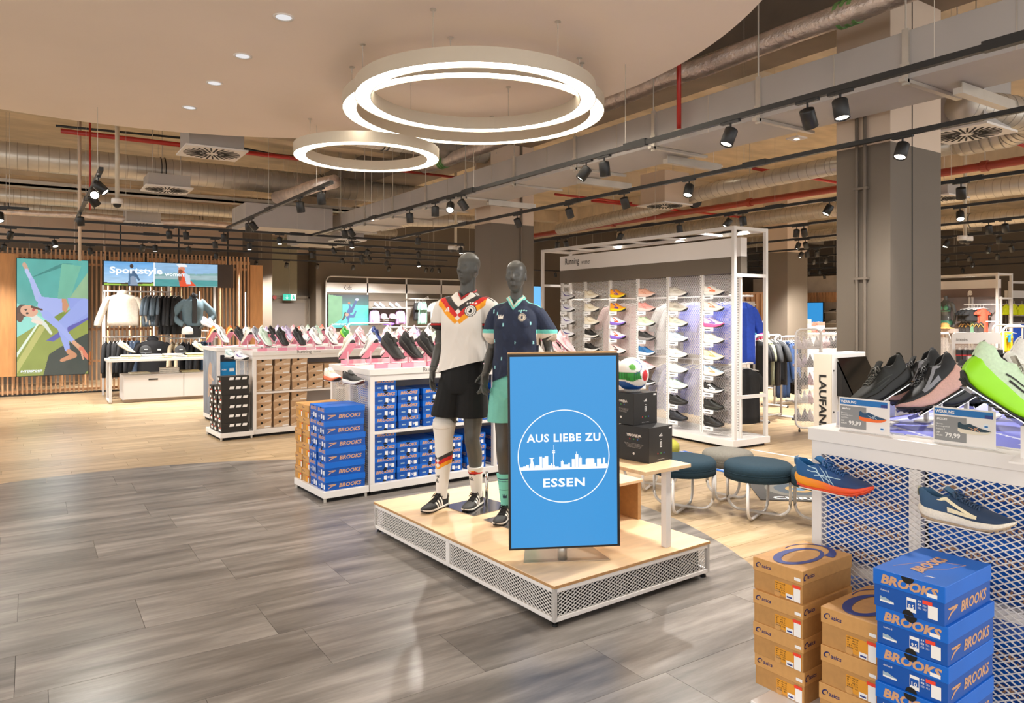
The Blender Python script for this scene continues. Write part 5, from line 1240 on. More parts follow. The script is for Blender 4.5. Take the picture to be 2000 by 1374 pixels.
b = MB(); b.add([(.05, -.15, 1.04), (.43, -.15, 1.04), (.43, -.008, 1.335), (.05, -.008, 1.335)], [(0, 1, 2, 3)]); b.obj('monitor_glass', mat('monitor_glass', '0c0b0a', .08), K, fix=False)
pc = Pic(60, 90, 'e9e1d4').ell(.35, .7, .12, .2, 'd8542c').ell(.33, .78, .06, .08, 'f0c84a').ell(.37, .6, .05, .08, '4a8ab0').ell(.68, .7, .12, .2, '3a78a8').ell(.66, .62, .06, .08, 'e4b43a').ell(.7, .78, .05, .06, 'c03a2a').ell(.36, .4, .07, .08, 'd84a2c').ell(.68, .4, .07, .08, '8aa83a').line([(.25, .2), (.75, .2)], .02, '8a8074')
pc.obj('footprint_picture', .28, .36, M_PRINT, K, (.06, -.0015, .66))
for z in (1.25, .97, .66): MB().cyl((.02, -.003, z), (.02, 0, z), .006, 8).obj('screw', M_BLACK, K)
# ------------------------------------------------------------------ running display wall
QD = W(.51, 12.1); e_ = W(2.67, 8.74); ang = math.atan2(e_.y-QD.y, e_.x-QD.x); LD = (e_-QD).length
DW = empty('running_display_wall', 'tall white mesh display wall for women running shoes', 'display wall', (QD.x, QD.y, 0), ang); ZD = 2.69; dp = .58
for x in (0, LD):
    for y in (0, dp): MB().box(x-.022, x+.022, y-.022, y+.022, .08, ZD).obj('frame_post', M_WHITE, DW, bevel=.002)
    for z in (.62, 2.1, ZD-.022): MB().box(x-.02, x+.02, .02, dp-.02, z-.02, z+.02).obj('cross_bar', M_WHITE, DW)
for y in (0, dp): MB().box(0, LD, y-.022, y+.022, ZD-.044, ZD).obj('top_rail', M_WHITE, DW)
for k in range(7): MB().box(LD*k/6-.012, LD*k/6+.012, 0, dp, ZD-.04, ZD-.015).obj('roof_bar', M_WHITE, DW)
MB().box(-.03, LD+.03, -.05, dp+.05, .03, .11).obj('base_board', M_WHITE, DW, bevel=.003)
MB().box(.02, LD-.02, 0, dp, 0, .03).obj('base_recess', M_DARK, DW)
x0_, x1_ = .33, LD-.05; ym = .16
MB().box(x0_, x1_+.06, ym-.05, ym+.06, 2.33, 2.56).obj('header_board', M_WHITE2, DW, bevel=.002)
MB().box(x0_, x1_+.061, ym-.052, ym+.062, 2.13, 2.33).obj('grey_header', M_TAUPE, DW)
text('lettering', 'Running', DW, (x0_+.33, ym-.052, 2.455), .36, .13, mtl=M_TXTK, bold=.012); text('lettering', 'women', DW, (x0_+.68, ym-.051, 2.43), .22, .055, mtl=M_TXTK)
n = 6; bw = (x1_-x0_)/n
for k in range(n+1):
    x = x0_+bw*k; MB().box(x-.028, x-.004, ym-.012, ym+.012, .11, 2.13).box(x+.004, x+.028, ym-.012, ym+.012, .11, 2.13).obj('slotted_post', M_WHITE, DW)
    b = MB()
    for j in range(60): b.box(x-.02, x-.012, ym-.0135, ym-.012, .2+j*.032, .215+j*.032)
    tag(b.obj('slot_row', M_DARK, DW), kind='stuff')
for k in range(n): mesh_panel(DW, (x0_+bw*k+.03, ym, .12), bw-.06, 2.0, px=.034, pz=.018, t=.0026, dep=.003)
COLS = [
 [('white', 'f2f0f2', 'f6f4f4', '4a3a86')]*9,
 [('cream', 'ecdfc6', 'f3ead8', 'd8c6a0')]*3+[('black', '25231f', 'e8e2da', '111111')]*2+[('pale blue', 'c8d6e6', 'f0f0f2', '8aa0c0')]*4,
 [('orange yellow', 'f09a1e', 'f6d21e', '5a3a8a')]*2+[('white and violet', 'f2f0f4', '8c6ad0', 'd8542c')]*2+[('pale pink', 'f2ccc6', 'f4e6e0', '55403a')]+[('white', 'f0eeee', 'f5f3f3', '888888')]*4,
 [('peach', 'f0b79c', 'f3d3c4', 'c87a60'), ('salmon pink', 'f2a79c', 'f4cfc6', 'd06a60'), ('pale green', 'd3e6bc', 'e6efda', '9ab080'), ('black', '2a2826', '8a8480', '111111'), ('teal blue', '1f5f92', 'e6ecf4', '123a66'), ('pink', 'f2b3b6', 'f5e0e0', 'd88088'), ('black and white', '1e1d1d', 'f0efee', 'ffffff'), ('grey', '8a8a8c', 'e0e0e0', '555555')],
 [('beige grey', 'c9c0b2', 'e6e0d6', '8a8072'), ('sand grey', 'beb3a2', 'ded6c8', '3a3630'), ('sand', 'd9cdb6', 'ece4d6', '6a8a8a'), ('pale blue', 'c6d4e4', 'eceff4', '94a8c4'), ('ivory and grey', 'e6e2d4', 'f2efe6', '9a968a'), ('ivory', 'efeade', 'f4f1ea', 'd8d0bc'), ('pale mint', 'd2e6d2', 'e8f0e6', 'a8c4ac'), ('black', '232220', '2c2a28', '0f0f0f'), ('anthracite', '24262c', '1b1c20', '3a3d46')],
 [('ivory and orange', 'efe9dc', 'f4efe6', 'ee7a4a'), ('cream and coral', 'f0e8da', 'f3eee4', 'f09070'), ('lavender pink', 'dccde8', 'f0609a', '8a6ab8'), ('ivory', 'eee9da', 'f3efe4', 'd8d0b8'), ('pale yellow', 'f4dfb6', 'f6ecd8', 'e8b070'), ('ice blue', 'bcd8f0', 'f4e8dc', 'f0b07a'), ('black and white', '252422', 'ece8e4', 'f2f0ee'), ('black green', '23241f', '2c2d26', '11110f'), ('black', '1a1917', '201f1c', '2e2c28')]]
zs0 = [1.86, 1.66, 1.46, 1.26, 1.05, .85, .64, .43, .22]
Mtx = DW.matrix_world
cA, sA_ = math.cos(ang), math.sin(ang)
for ci, col in enumerate(COLS):
    for ri, (nm, u_c, s_c, m_c) in enumerate(col):
        x = x0_+bw*(ci+.46); z = zs0[ri]-.02*(5-ci)*0
        if ci < 3 and ri > 5: continue
        wx_, wy_ = QD.x+x*cA-(ym-.11)*sA_, QD.y+x*sA_+(ym-.11)*cA
        lab = f'{nm} shoe on the display wall, {ORD[ri]} row, {ORD[ci]} column'
        b_ = empty('shoe_shelf', f'white slip shelf of the display wall, {ORD[ri]} row, {ORD[ci]} column', 'shoe shelf', (wx_, wy_, z), ang, 'white slip shelves of the display wall')
        MB().box(-.12, .12, -.045, .1, -.004, 0).obj('plate', M_GLASS, b_); MB().box(-.12, .05, -.05, -.046, -.045, .004).obj('price_strip', M_TXTW, b_)
        flat(b_, 'small_print', -.09, .0, -.026, -.016, M_TXT, (0, -.05, 0))
        shoe(lab, (wx_-.14*cA, wy_-.14*sA_, z+.001), (0, 0, ang+R(6)), upper=u_c, sole=s_c, mark=m_c, lace=u_c, small=True, group='shoes on the display wall', style=['swoosh', 'swoosh', 'arrow', 'cross', 'bird', 'arrow'][ci]).scale = (.98, .98, 1.22)
# ================================================================== MANNEQUINS
def loft(b, secs, n=20):
    """secs: list of (center, rx, ry, tangent or None, xdir) -> closed tube of elliptic sections"""
    P = [Vector(s[0]) for s in secs]; rings = []
    for i, s in enumerate(secs):
        t = (P[min(i+1, len(P)-1)]-P[max(i-1, 0)]).normalized()
        x = Vector(s[3]) if len(s) > 3 else Vector((1, 0, 0)); x = (x-t*x.dot(t)).normalized(); y = t.cross(x)
        e = s[4] if len(s) > 4 else 1
        rg = []
        for k in range(n):
            a = k*2*math.pi/n; c, s_ = math.cos(a), math.sin(a)
            c = math.copysign(abs(c)**e, c); s_ = math.copysign(abs(s_)**e, s_)
            rg.append(P[i]+x*s[1]*c+y*s[2]*s_)
        rings.append(rg)
    vs = [p for q in rings for p in q]; N = len(rings)
    fs = [(i*n+k, i*n+(k+1) % n, (i+1)*n+(k+1) % n, (i+1)*n+k) for i in range(N-1) for k in range(n)]
    fs += [tuple(range(n-1, -1, -1)), tuple((N-1)*n+k for k in range(n))]
    b.add(vs, fs)
def smooth_path(pts, k=4):       # pts rows: (x,y,z,rx,ry) catmull-rom resample
    A = [np.array(p, float) for p in pts]; out = []
    for i in range(len(A)-1):
        p0 = A[max(0, i-1)]; p1 = A[i]; p2 = A[i+1]; p3 = A[min(len(A)-1, i+2)]
        for j in range(k):
            t = j/k; out.append(.5*((2*p1)+(-p0+p2)*t+(2*p0-5*p1+4*p2-p3)*t*t+(-p0+3*p1-3*p2+p3)*t**3))
    out.append(A[-1]); return out
def limb(b, pts, xdir=(1, 0, 0), n=18, e=1, k=4):
    q = smooth_path(pts, k); loft(b, [((p[0], p[1], p[2]), max(.003, p[3]), max(.003, p[4]), xdir, e) for p in q], n)
def ball(b, c, r, n=12):
    c = Vector(c); r = Vector(r) if hasattr(r, '__len__') else Vector((r, r, r))
    b.lathe([(math.sin(t), -math.cos(t)) for t in np.linspace(0.0001, math.pi-.0001, n)], n*2)
    k = len(b.v)-n*n*2
    for i in range(k, len(b.v)): v = b.v[i]; b.v[i] = (c.x+v[0]*r.x, c.y+v[1]*r.y, c.z+v[2]*r.z)
def fuse(b, name, mtl, vox=.006, smooth=4, post=None):
    me = b.mesh(name+'_raw', mtl, fix=True); o = bpy.data.objects.new('tmp', me); COL.objects.link(o)
    m = o.modifiers.new('r', 'REMESH'); m.mode = 'VOXEL'; m.voxel_size = vox; m.adaptivity = 0
    if smooth: s = o.modifiers.new('s', 'SMOOTH'); s.factor = .5; s.iterations = smooth
    bpy.context.view_layer.update()
    out = bpy.data.meshes.new_from_object(o.evaluated_get(bpy.context.evaluated_depsgraph_get())); bpy.data.objects.remove(o); bpy.data.meshes.remove(me)
    n = len(out.vertices); co = np.empty(n*3); out.vertices.foreach_get('co', co); co = co.reshape(-1, 3)
    if post is not None:
        no = np.empty(n*3); out.vertices.foreach_get('normal', no); co = post(co, no.reshape(-1, 3)); out.vertices.foreach_set('co', co.ravel())
    out.polygons.foreach_set('use_smooth', [True]*len(out.polygons)); out.name = name
    out.materials.clear(); out.materials.append(mtl); out.update(); return out, co
def drop_faces(me, mask):         # remove faces with all vertices in mask
    import bmesh
    b = bmesh.new(); b.from_mesh(me); b.verts.ensure_lookup_table()
    bmesh.ops.delete(b, geom=[b.verts[i] for i in np.nonzero(mask)[0]], context='VERTS'); b.to_mesh(me); b.free(); me.update()
def cut(me, p, n):
    import bmesh
    b = bmesh.new(); b.from_mesh(me); bmesh.ops.bisect_plane(b, geom=b.verts[:]+b.edges[:]+b.faces[:], plane_co=p, plane_no=n, clear_outer=True); b.to_mesh(me); b.free(); me.update()
def head_parts(b, c, fem=False, turn=0, tilt=0):
    """head with face towards -y, then turned; c = centre of the skull"""
    s = .94 if fem else 1
    T0 = b.T; b.T = Matrix.Translation(c) @ Matrix.Rotation(R(turn), 4, 'Z') @ Matrix.Rotation(R(tilt), 4, 'X') @ Matrix.Scale(s, 4)
    ba = MB(); ba.T = None
    def bl(cn, r): 
        k = len(b.v); tb = MB(); ball(tb, cn, r, 12); b.add(tb.v, tb.f)
    bl((0, .012, .03), (.074, .096, .085)); bl((0, -.006, .0), (.069, .083, .098)); bl((0, -.03, -.045), (.055, .054, .075)); bl((0, -.046, -.098), (.027, .026, .024))
    bl((0, .03, -.03), (.055, .06, .05)); bl((0, -.03, -.01), (.063, .062, .085))
    for sg in (-1, 1):
        tb = MB(); tb.lathe([(.006, -.006), (.019, -.004), (.019, .004), (.006, .006)], 14, close=True); 
        Te = Matrix.Translation((sg*.073, .012, -.008)) @ Matrix.Rotation(R(sg*18), 4, 'Z') @ Matrix.Rotation(R(90), 4, 'Y') @ Matrix.Diagonal((1.55, .9, 1, 1))
        b.add([Te @ Vector(v) for v in tb.v], tb.f); bl((sg*.073, .01, -.008), (.006, .012, .022))
    tb = MB(); loft(tb, [((0, -.08, .028), .009, .010), ((0, -.09, .004), .0105, .012), ((0, -.102, -.018), .0145, .015), ((0, -.094, -.032), .012, .010)], 10); b.add(tb.v, tb.f)
    for sg in (-1, 1): bl((sg*.011, -.087, -.027), (.008, .008, .006))
    bl((0, -.082, -.053), (.018, .012, .006)); bl((0, -.080, -.067), (.016, .012, .007))
    b.T = T0
def hand(b, wrist, d, palm_n, L=.18, side=1, curl=.35, spread=1):
    """d: pointing direction; palm_n: palm normal"""
    d = Vector(d).normalized(); pn = Vector(palm_n); pn = (pn-d*pn.dot(d)).normalized(); sx = d.cross(pn).normalized()*side
    w = Vector(wrist); p = lambda u, v, t: w+d*u*L+sx*v*L+pn*t*L
    limb(b, [(*p(-.05, 0, 0), .026, .02), (*p(.12, .0, 0), .034, .019), (*p(.3, 0, .0), .041, .017), (*p(.48, 0, 0), .040, .014), (*p(.53, 0, 0), .034, .010)], sx, 14)
    for i, (v, l) in enumerate(((-.19, .40), (-.065, .46), (.065, .43), (.19, .34))):
        pts = []; a = curl*(1+.2*i); pos = p(.48, v, 0); ang_ = 0
        q = [pos]
        for j, f in enumerate((.45, .32, .25)):
            ang_ += a*(.55 if j == 0 else .9); dirv = (d*math.cos(ang_)+pn*math.sin(ang_)+sx*v*.12*spread).normalized(); pos = pos+dirv*l*L*f; q.append(pos)
        limb(b, [(*q[0], .0085, .0085), (*q[1], .0078, .0078), (*q[2], .0072, .0072), (*q[3], .005, .005)], sx, 8, k=3)
    q0 = p(.1, -.18, .03); q1 = p(.3, -.33, .12); q2 = p(.47, -.36, .2)
    limb(b, [(*q0, .012, .012), (*q1, .0095, .0095), (*q2, .0065, .0065)], sx, 8, k=3)
def arm(b, sh, el, wr, r=(.05, .048, .041, .042, .03, .025), xdir=(1, 0, 0)):
    sh, el, wr = V(*sh), V(*el), V(*wr); m1 = sh.lerp(el, .45); m2 = el.lerp(wr, .3)
    limb(b, [(*sh, r[0], r[0]), (*m1, r[1], r[1]*1.05), (*el, r[2], r[2]), (*m2, r[3], r[3]), (*el.lerp(wr, .75), r[4], r[4]), (*wr, r[5]*1.1, r[5]*.85)], xdir)
def leg(b, hip, kn, an, k=1, toe=None):
    hip, kn, an = V(*hip), V(*kn), V(*an)
    P = [(*hip, .085*k, .09*k), (*hip.lerp(kn, .35), .078*k, .083*k), (*hip.lerp(kn, .75), .06*k, .064*k), (*(kn+V(0, -.005, 0)), .052*k, .056*k), (*(kn.lerp(an, .28)+V(0, .014, 0)), .052*k, .057*k), (*kn.lerp(an, .65), .038*k, .04*k), (*an, .03*k, .034*k)]
    limb(b, P)
def wrinkle(co, no, amp, fx, fz, seed=0, zr=None):
    r = np.random.RandomState(seed); d = np.zeros(len(co))
    for i in range(7):
        a = r.uniform(-1, 1, 3)*np.array([fx, fx, fz]); d += np.sin(co @ a+r.uniform(0, 6))*r.uniform(.4, 1)
    d /= 3
    if zr is not None: d *= zr(co)
    return co+no*(d*amp)[:, None]
def paint(me, fn):
    n = len(me.vertices); co = np.empty(n*3); me.vertices.foreach_get('co', co); co = co.reshape(-1, 3)
    c = np.ones((n, 4)); c[:, :3] = fn(co); a = me.color_attributes.new('Col', 'FLOAT_COLOR', 'POINT'); a.data.foreach_set('color', c.ravel())
def C3(n, col): return np.tile(np.array(lin(col)), (n, 1))
# ---------------------------------------------------------------- the man
mr = W(-.355, 5.30); MAN = empty('mannequin', 'tall grey male mannequin in white football shirt with black, red and gold bands', 'mannequin', (mr.x, mr.y, PZ_), face(24))
b = MB()
limb(b, [(.0, .0, .86, .13, .09), (0, 0, .93, .165, .11), (.005, .0, 1.02, .15, .105), (.01, .0, 1.12, .133, .095), (.015, -.005, 1.24, .15, .105), (.02, -.005, 1.38, .172, .112), (.022, .0, 1.46, .16, .092), (.026, .008, 1.53, .09, .062), (.03, .005, 1.58, .06, .06)], e=.9)
limb(b, [(.026, .01, 1.5, .062, .06), (.034, .0, 1.57, .055, .057), (.04, -.0, 1.66, .055, .058), (.043, .0, 1.72, .05, .05)])
head_parts(b, (.045, -.012, 1.745), turn=-13, tilt=0)
limb(b, [(-.175, .0, 1.465, .048, .048), (-.1, .0, 1.485, .05, .05), (.14, .0, 1.485, .05, .05), (.225, .0, 1.465, .048, .048)], (0, 0, 1))
SHL, ELL, WRL = (-.178, .0, 1.46), (-.208, .04, 1.20), (-.228, -.05, 1.0)
SHR, ELR, WRR = (.228, .0, 1.46), (.262, .05, 1.20), (.225, -.08, 1.0)
arm(b, SHL, ELL, WRL); arm(b, SHR, ELR, WRR)
hand(b, WRL, (.02, -.12, -1), (1, .1, 0), .185, side=-1); hand(b, WRR, (-.06, -.2, -1), (-1, .1, 0), .185, side=1)
HL, KL, AL = (-.085, .0, .9), (-.13, -.06, .50), (-.147, -.06, .1)
HR, KR, AR = (.085, .0, .9), (.075, .0, .50), (.07, .09, .1)
leg(b, HL, KL, AL, 1.05); leg(b, HR, KR, AR, 1.05)
def man_post(co, no):
    R_ = Matrix.Rotation(R(-13), 3, 'Z')
    for sg in (-1, 1):
        e = Vector((.045, -.012, 1.745))+R_ @ Vector((sg*.03, -.078, .006)); d = ((co-np.array(e))/np.array([.019, .03, .015])); g = np.exp(-(d**2).sum(1)); fwd = R_ @ Vector((0, 1, 0)); co = co+np.outer(g*.011, np.array(fwd))
    return co
me, _ = fuse(b, 'body', M_MANN, .005, 3, man_post); put('body', me, MAN)
for w_, (el, wr) in (('l', (ELL, WRL)), ('r', (ELR, WRR))):
    p_ = V(*el).lerp(V(*wr), .93); MB().tube([p_, p_+V(0, -.001, -.0012)], .0285, 16).obj('wrist_joint', M_DARK, MAN)
# shirt
def torso_shirt(b, cx, top, hem, wx, wy, flare=0, sh=.2, n=28):
    limb(b, [(cx, .0, hem, wx*1.02+flare, wy*1.15), (cx, .0, hem+.12, wx*1.0+flare*.6, wy*1.12), (cx, -.004, (hem+top)/2, wx*.985, wy*1.08), (cx+.005, -.006, top-.18, wx*1.03, wy*1.12), (cx+.006, -.0, top-.06, wx*1.02, wy*.96), (cx+.008, .006, top, wx*.72, wy*.66), (cx+.01, .006, top+.045, wx*.42, wy*.56)], n=n, e=.86)
b = MB(); torso_shirt(b, .015, 1.525, .965, .178, .116, .006)
limb(b, [(.0, 0, 1.475, .08, .07), (-.1, 0, 1.478, .072, .068), (-.168, .0, 1.455, .064, .066), (-.196, .01, 1.39, .064, .068), (-.208, .025, 1.32, .066, .07), (-.209, .026, 1.314, .056, .058)], (0, 1, 0))
limb(b, [(.04, 0, 1.475, .08, .07), (.14, 0, 1.478, .072, .068), (.218, .0, 1.455, .064, .066), (.248, .01, 1.39, .064, .068), (.262, .03, 1.32, .066, .07), (.263, .031, 1.314, .056, .058)], (0, 1, 0))
def shirt_post(seed, hemz, amp=.006):
    def f(co, no):
        zr = lambda c: np.clip((1.45-c[:, 2])/.3, .15, 1)*np.where(np.abs(c[:, 0]) > .19, .6, 1)
        co = wrinkle(co, no, amp*1.7, 16, 7, seed, zr)
        k = np.clip((1.42-co[:, 2])/.35, 0, 1)*(np.abs(co[:, 0]) < .185); s1 = np.sin(co[:, 0]*38+co[:, 2]*16+seed)*np.sin(co[:, 2]*9+seed*2+co[:, 0]*5); s2 = np.sin(co[:, 0]*60-co[:, 2]*24+seed)*np.sin(co[:, 2]*13+1)
        co = co+no*((np.maximum(s1, 0)**2*.011+np.maximum(s2, 0)**2*.006)*k)[:, None]; co = wrinkle(co, no, amp*.6, 45, 22, seed+9, zr)
        # tucked hem: bottom edge rises to one side
        return co
    return f
me, co = fuse(b, 'shirt', M_CLOTH, .0044, 5, shirt_post(3, .96, .0055))
co_ = co
VN = lambda c, cx, top, dep, w_: (c[:, 1] < .02) & (np.abs(c[:, 0]-cx) < (c[:, 2]-(top-dep))*w_) & (c[:, 2] < 1.7)
drop_faces(me, VN(co, .03, 1.585, .065, 1.0) & (co[:, 2] > 1.45)); cut(me, (0, 0, 1.583), (0, 0, 1)); cut(me, (-.19, 0, .975), (.27, -.04, -1))
def man_paint(c):
    n = len(c); o = C3(n, 'ece5dc'); u = c[:, 0]-.02; z = c[:, 2]; front = c[:, 1] < .03
    zc = 1.325; au = np.abs(u); body = au < .205
    t = z-(zc+.78*au)           # distance above the lower zigzag edge
    def put_(mask, col): o[mask] = lin(col)
    lim = (au < .19) & front & (z > 1.1)
    step = .022*np.floor(au/.03)*0
    put_(lim & (t > 0) & (t < .046), 'f6a21a'); put_(lim & (t >= .046) & (t < .09), 'd42a24'); put_(lim & (t >= .09) & (t < .138), '3a3533')
    # broken checks where the bands meet
    for k in range(3):
        zz = zc+.012+.046*k; dm = (np.abs(u)/.021+np.abs(z-zz)/.021) < 1
        put_(front & dm, 'f0e9e0')
    # crest and maker mark, stars
    r_ = np.hypot(u-.092, z-(1.435)); k = front & (r_ < .042); put_(k, 'e8e4dc'); put_(front & (r_ < .042) & (r_ > .037), '222222'); put_(front & (r_ < .03) & (r_ > .026), '333333')
    put_(front & (np.hypot((u-.092)*1.3, z-1.435) < .016), '1c1c1c'); put_(front & (np.hypot(u-.082, z-1.442) < .006), 'e8e4dc')
    for i in range(4): put_(front & (np.hypot(u-.064-.019*i, z-1.487-(.004 if i in (1, 2) else 0)) < .0065), 'e8e4dc')
    for i in range(3): x0 = -.108+.016*i; put_(front & (z > 1.428) & (z < 1.44+.011*i) & (np.abs(u-x0-(z-1.43)*-.45) < .006), 'f2eee8')
    # shoulder stripes and cuffs
    sh = (z > 1.50) & (au > .05)
    for i, s0 in enumerate((-.02, .0, .02)): put_(sh & (np.abs(c[:, 1]-s0) < .0055), '2a2725')
    cuf = (au > .165) & (z < 1.345) & (z > 1.27); put_(cuf, 'c8201e'); put_((au > .165) & (z < 1.328) & (z > 1.27), '1f1c1b'); put_((au > .165) & (z > 1.34) & (z < 1.345), '1f1c1b')
    return o
paint(me, man_paint); put('shirt', me, MAN)
b = MB(); 
def neck_pts(cx, w0, zt, zv, yf, yb, n=9, lift=0):
    p = [V(cx, yf, zv), V(cx+w0*.5, yf*.62, (zt+zv)/2+.006), V(cx+w0, 0, zt), V(cx+w0*.7, yb*.8, zt+.012), V(cx, yb, zt+.016), V(cx-w0*.7, yb*.8, zt+.012), V(cx-w0, 0, zt), V(cx-w0*.5, yf*.62, (zt+zv)/2+.006)]
    return p
def collar(mtl, cx, w0, zt, zv, yf, yb, r, name='collar'):
    b = MB(); b.tube(neck_pts(cx, w0, zt, zv, yf, yb), r, 8, closed=True); return b.obj(name, mtl, MAN if cx > .01 else WOM, True)
collar(mat('collar_red', 'b3211f', .7), .03, .068, 1.572, 1.52, -.088, .066, .0075); collar(mat('collar_black', '2a2625', .7), .03, .063, 1.579, 1.53, -.08, .062, .006)
# shorts
def shorts(name, HL, KL, HR, KR, hem, mtl, parent, top=1.02, w=.108, seed=1, cx=0, wt=.162):
    b = MB()
    limb(b, [(cx, .0, top+.075, wt*.86, .1), (cx, .0, top, wt, .112), (cx, 0, .96, wt+.012, .125), (cx, 0, .88, wt+.014, .13), (cx, 0, .84, wt, .12)], e=.9)
    for H, K in ((HL, KL), (HR, KR)):
        H, K = V(*H), V(*K); t = (H.z-hem)/(H.z-K.z); E = H.lerp(K, t)
        limb(b, [(H.x, H.y, H.z+.02, w*.92, w*1.05), (*H.lerp(E, .5), w, w*1.12), (*E, w*1.08, w*1.2), (*(E-V(0, 0, .004)), w*.98, w*1.08)], e=.95)
    def post(co, no):
        zr = lambda c: np.clip((1.0-c[:, 2])/.2, .2, 1)
        return wrinkle(co, no, .008, 28, 4, seed, zr)
    me, co = fuse(b, name, mtl, .006, 4, post); cut(me, (0, 0, hem+.004), (0, 0, -1)); put(name, me, parent); return me
shorts('shorts', HL, KL, HR, KR, .665, mat('shorts_black', '090808', .85, bump=.1, bump_s=200), MAN, seed=4)
# socks
def sock(an, kn, top, parent, fn, name='sock', k=1.0, low=.07):
    an, kn = V(*an), V(*kn); b = MB()
    def at(z):
        t = (kn.z-z)/(kn.z-an.z); return kn+(an-kn)*t
    zs = [top, top-.01]+[z for z in (.58, .5, .42, .34, .26, .18, .12) if z < top-.03]+[low]
    def rad(z):
        tab = [(.05, .036), (.1, .037), (.16, .042), (.26, .05), (.36, .06), (.44, .058), (.5, .06), (.56, .067), (.62, .074), (.7, .08)]
        for (a, u), (c, v) in zip(tab, tab[1:]):
            if z <= c: return (u+(v-u)*(z-a)/(c-a))*k
        return .08*k
    pts = []
    for z in sorted(zs):
        p = at(z); p.y += .013*math.exp(-((z-.38)/.1)**2); r = rad(z)+(.004 if z > top-.015 else 0)+(.007 if .4 < z else .002); pts.append((p.x, p.y, z, r, r*1.06))
    q = smooth_path(pts, 22); loft(b, [((p[0], p[1], p[2]), p[3], p[4]) for p in q], 64); me = b.mesh(name, M_CLOTH, True)
    paint(me, fn); put(name, me, parent); return me
def man_sock(cx, full):
    def f(c):
        n = len(c); o = C3(n, 'efe8de'); z = c[:, 2]; u = c[:, 0]-cx; au = np.abs(u); fr = c[:, 1] < 3
        if full:
            t = z-(.285+.55*au)
            o[(t > 0) & (t < .028)] = lin('f6a21a'); o[(t >= .028) & (t < .056)] = lin('d42a24'); o[(t >= .056) & (t < .084)] = lin('3a3533')
            o[(np.abs(u)/.02+np.abs(z-.315)/.02) < 1] = lin('efe8de'); o[(np.abs(u)/.018+np.abs(z-.35)/.018) < 1] = lin('efe8de')
            zm = .19
        else:
            o[(z > .25) & (z < .268+.008*np.sin(u*90))] = lin('c8281e'); o[(z > .243) & (z < .25) & (au < .03)] = lin('1f1c1b'); o[(z > .268) & (z < .276) & (au < .02)] = lin('f6a21a'); zm = .2
        for i in range(3): o[(z > zm) & (z < zm+.012+.008*i) & (np.abs(u-(-.02+.012*i)-(z-zm)*-.4) < .0045) & (c[:, 1] < .1)] = lin('1c1a19')
        if full:
            for x0 in (-.022, -.006, .01): o[(np.abs(u-x0) < .005) & (z > .228) & (z < .244)] = lin('2a2826')
        return o
    return f
# socks pulled over the calves
sock((AL[0], AL[1], .06), KL, .605, MAN, man_sock(AL[0]-.004, True)); sock((AR[0], AR[1], .06), KR, .30, MAN, man_sock(AR[0], False))
def turf(parent, an, yaw, label, sc_=1.03):
    s = shoe(label, (0, 0, 0), (0, 0, 0), upper='1c1a19', sole='e8e2d8', out='171615', lace='12110f', mark='eee6da', style='three', kind='turf', hero=True)
    s['label'] = ''; del s['label']; del s['category']; s.parent = parent; s.name = 'football_boot'
    a = R(yaw); s.rotation_euler = (0, 0, a); s.scale = (sc_,)*3; s.location = (an[0]-.07*math.cos(a), an[1]-.07*math.sin(a), .006)
    MB().box(.085, .125, -.022, .022, .085, .09).box(.075, .1, -.03, .03, .078, .084).obj('tongue_flap', mat('shoe_1c1a19', '1c1a19', .6), s)
    return s
turf(MAN, (AL[0], AL[1]+.0), -98, 'x'); turf(MAN, (AR[0], AR[1]), -88, 'x')
g = empty('base_plate', 'mirror polished steel base plate under the left mannequin', 'base plate', (0, 0, 0))
mp = W(-.24, 5.32); g.location = (mp.x, mp.y, PZ_); g.rotation_euler = (0, 0, FR+R(6)); MB().box(-.19, .19, -.17, .19, .0, .005).obj('plate', M_STEEL, g); MB().cyl((.09, .02, .005), (.09, .02, .24), .012, 14).obj('calf_rod', M_CHROME, g, True)
# ---------------------------------------------------------------- the woman
wr_ = W(.03, 4.99); WOM = empty('mannequin', 'shorter grey female mannequin in dark navy football shirt and turquoise shorts', 'mannequin', (wr_.x, wr_.y, PZ_), face(13))
b = MB()
limb(b, [(.0, .0, .84, .12, .09), (0, .004, .91, .158, .11), (.0, .0, 1.0, .14, .1), (.0, -.004, 1.09, .112, .085), (-.0, -.004, 1.22, .125, .09), (-.0, -.01, 1.33, .138, .1), (-.0, .0, 1.42, .128, .08), (-.0, .01, 1.48, .072, .05), (-.0, .008, 1.52, .047, .047)], e=.92)
limb(b, [(0, .014, 1.46, .05, .05), (-.0, .006, 1.53, .043, .045), (-.0, .0, 1.6, .044, .05)])
head_parts(b, (-.0, -.012, 1.672), fem=True, turn=-4)
limb(b, [(-.145, .004, 1.425, .04, .04), (-.08, .004, 1.44, .042, .042), (.08, .004, 1.44, .042, .042), (.148, .004, 1.425, .04, .04)], (0, 0, 1))
ra = (.042, .036, .031, .032, .022, .019)
wSL, wEL, wWL = (-.148, .004, 1.42), (-.185, .05, 1.18), (-.205, -.08, 1.0); wSR, wER, wWR = (.155, .004, 1.42), (.215, .06, 1.18), (.25, -.06, .97)
arm(b, wSL, wEL, wWL, ra); arm(b, wSR, wER, wWR, ra)
hand(b, wWL, (.02, -.15, -1), (.9, -.3, 0), .165, side=-1, curl=.3); hand(b, wWR, (-.02, -.2, -1), (-1, -.1, 0), .165, side=1)
wHL, wKL, wAL = (-.08, .0, .88), (-.085, -.03, .48), (-.07, .0, .1); wHR, wKR, wAR = (.08, .0, .88), (.085, .0, .48), (.10, .06, .1)
leg(b, wHL, wKL, wAL, .93); leg(b, wHR, wKR, wAR, .93)
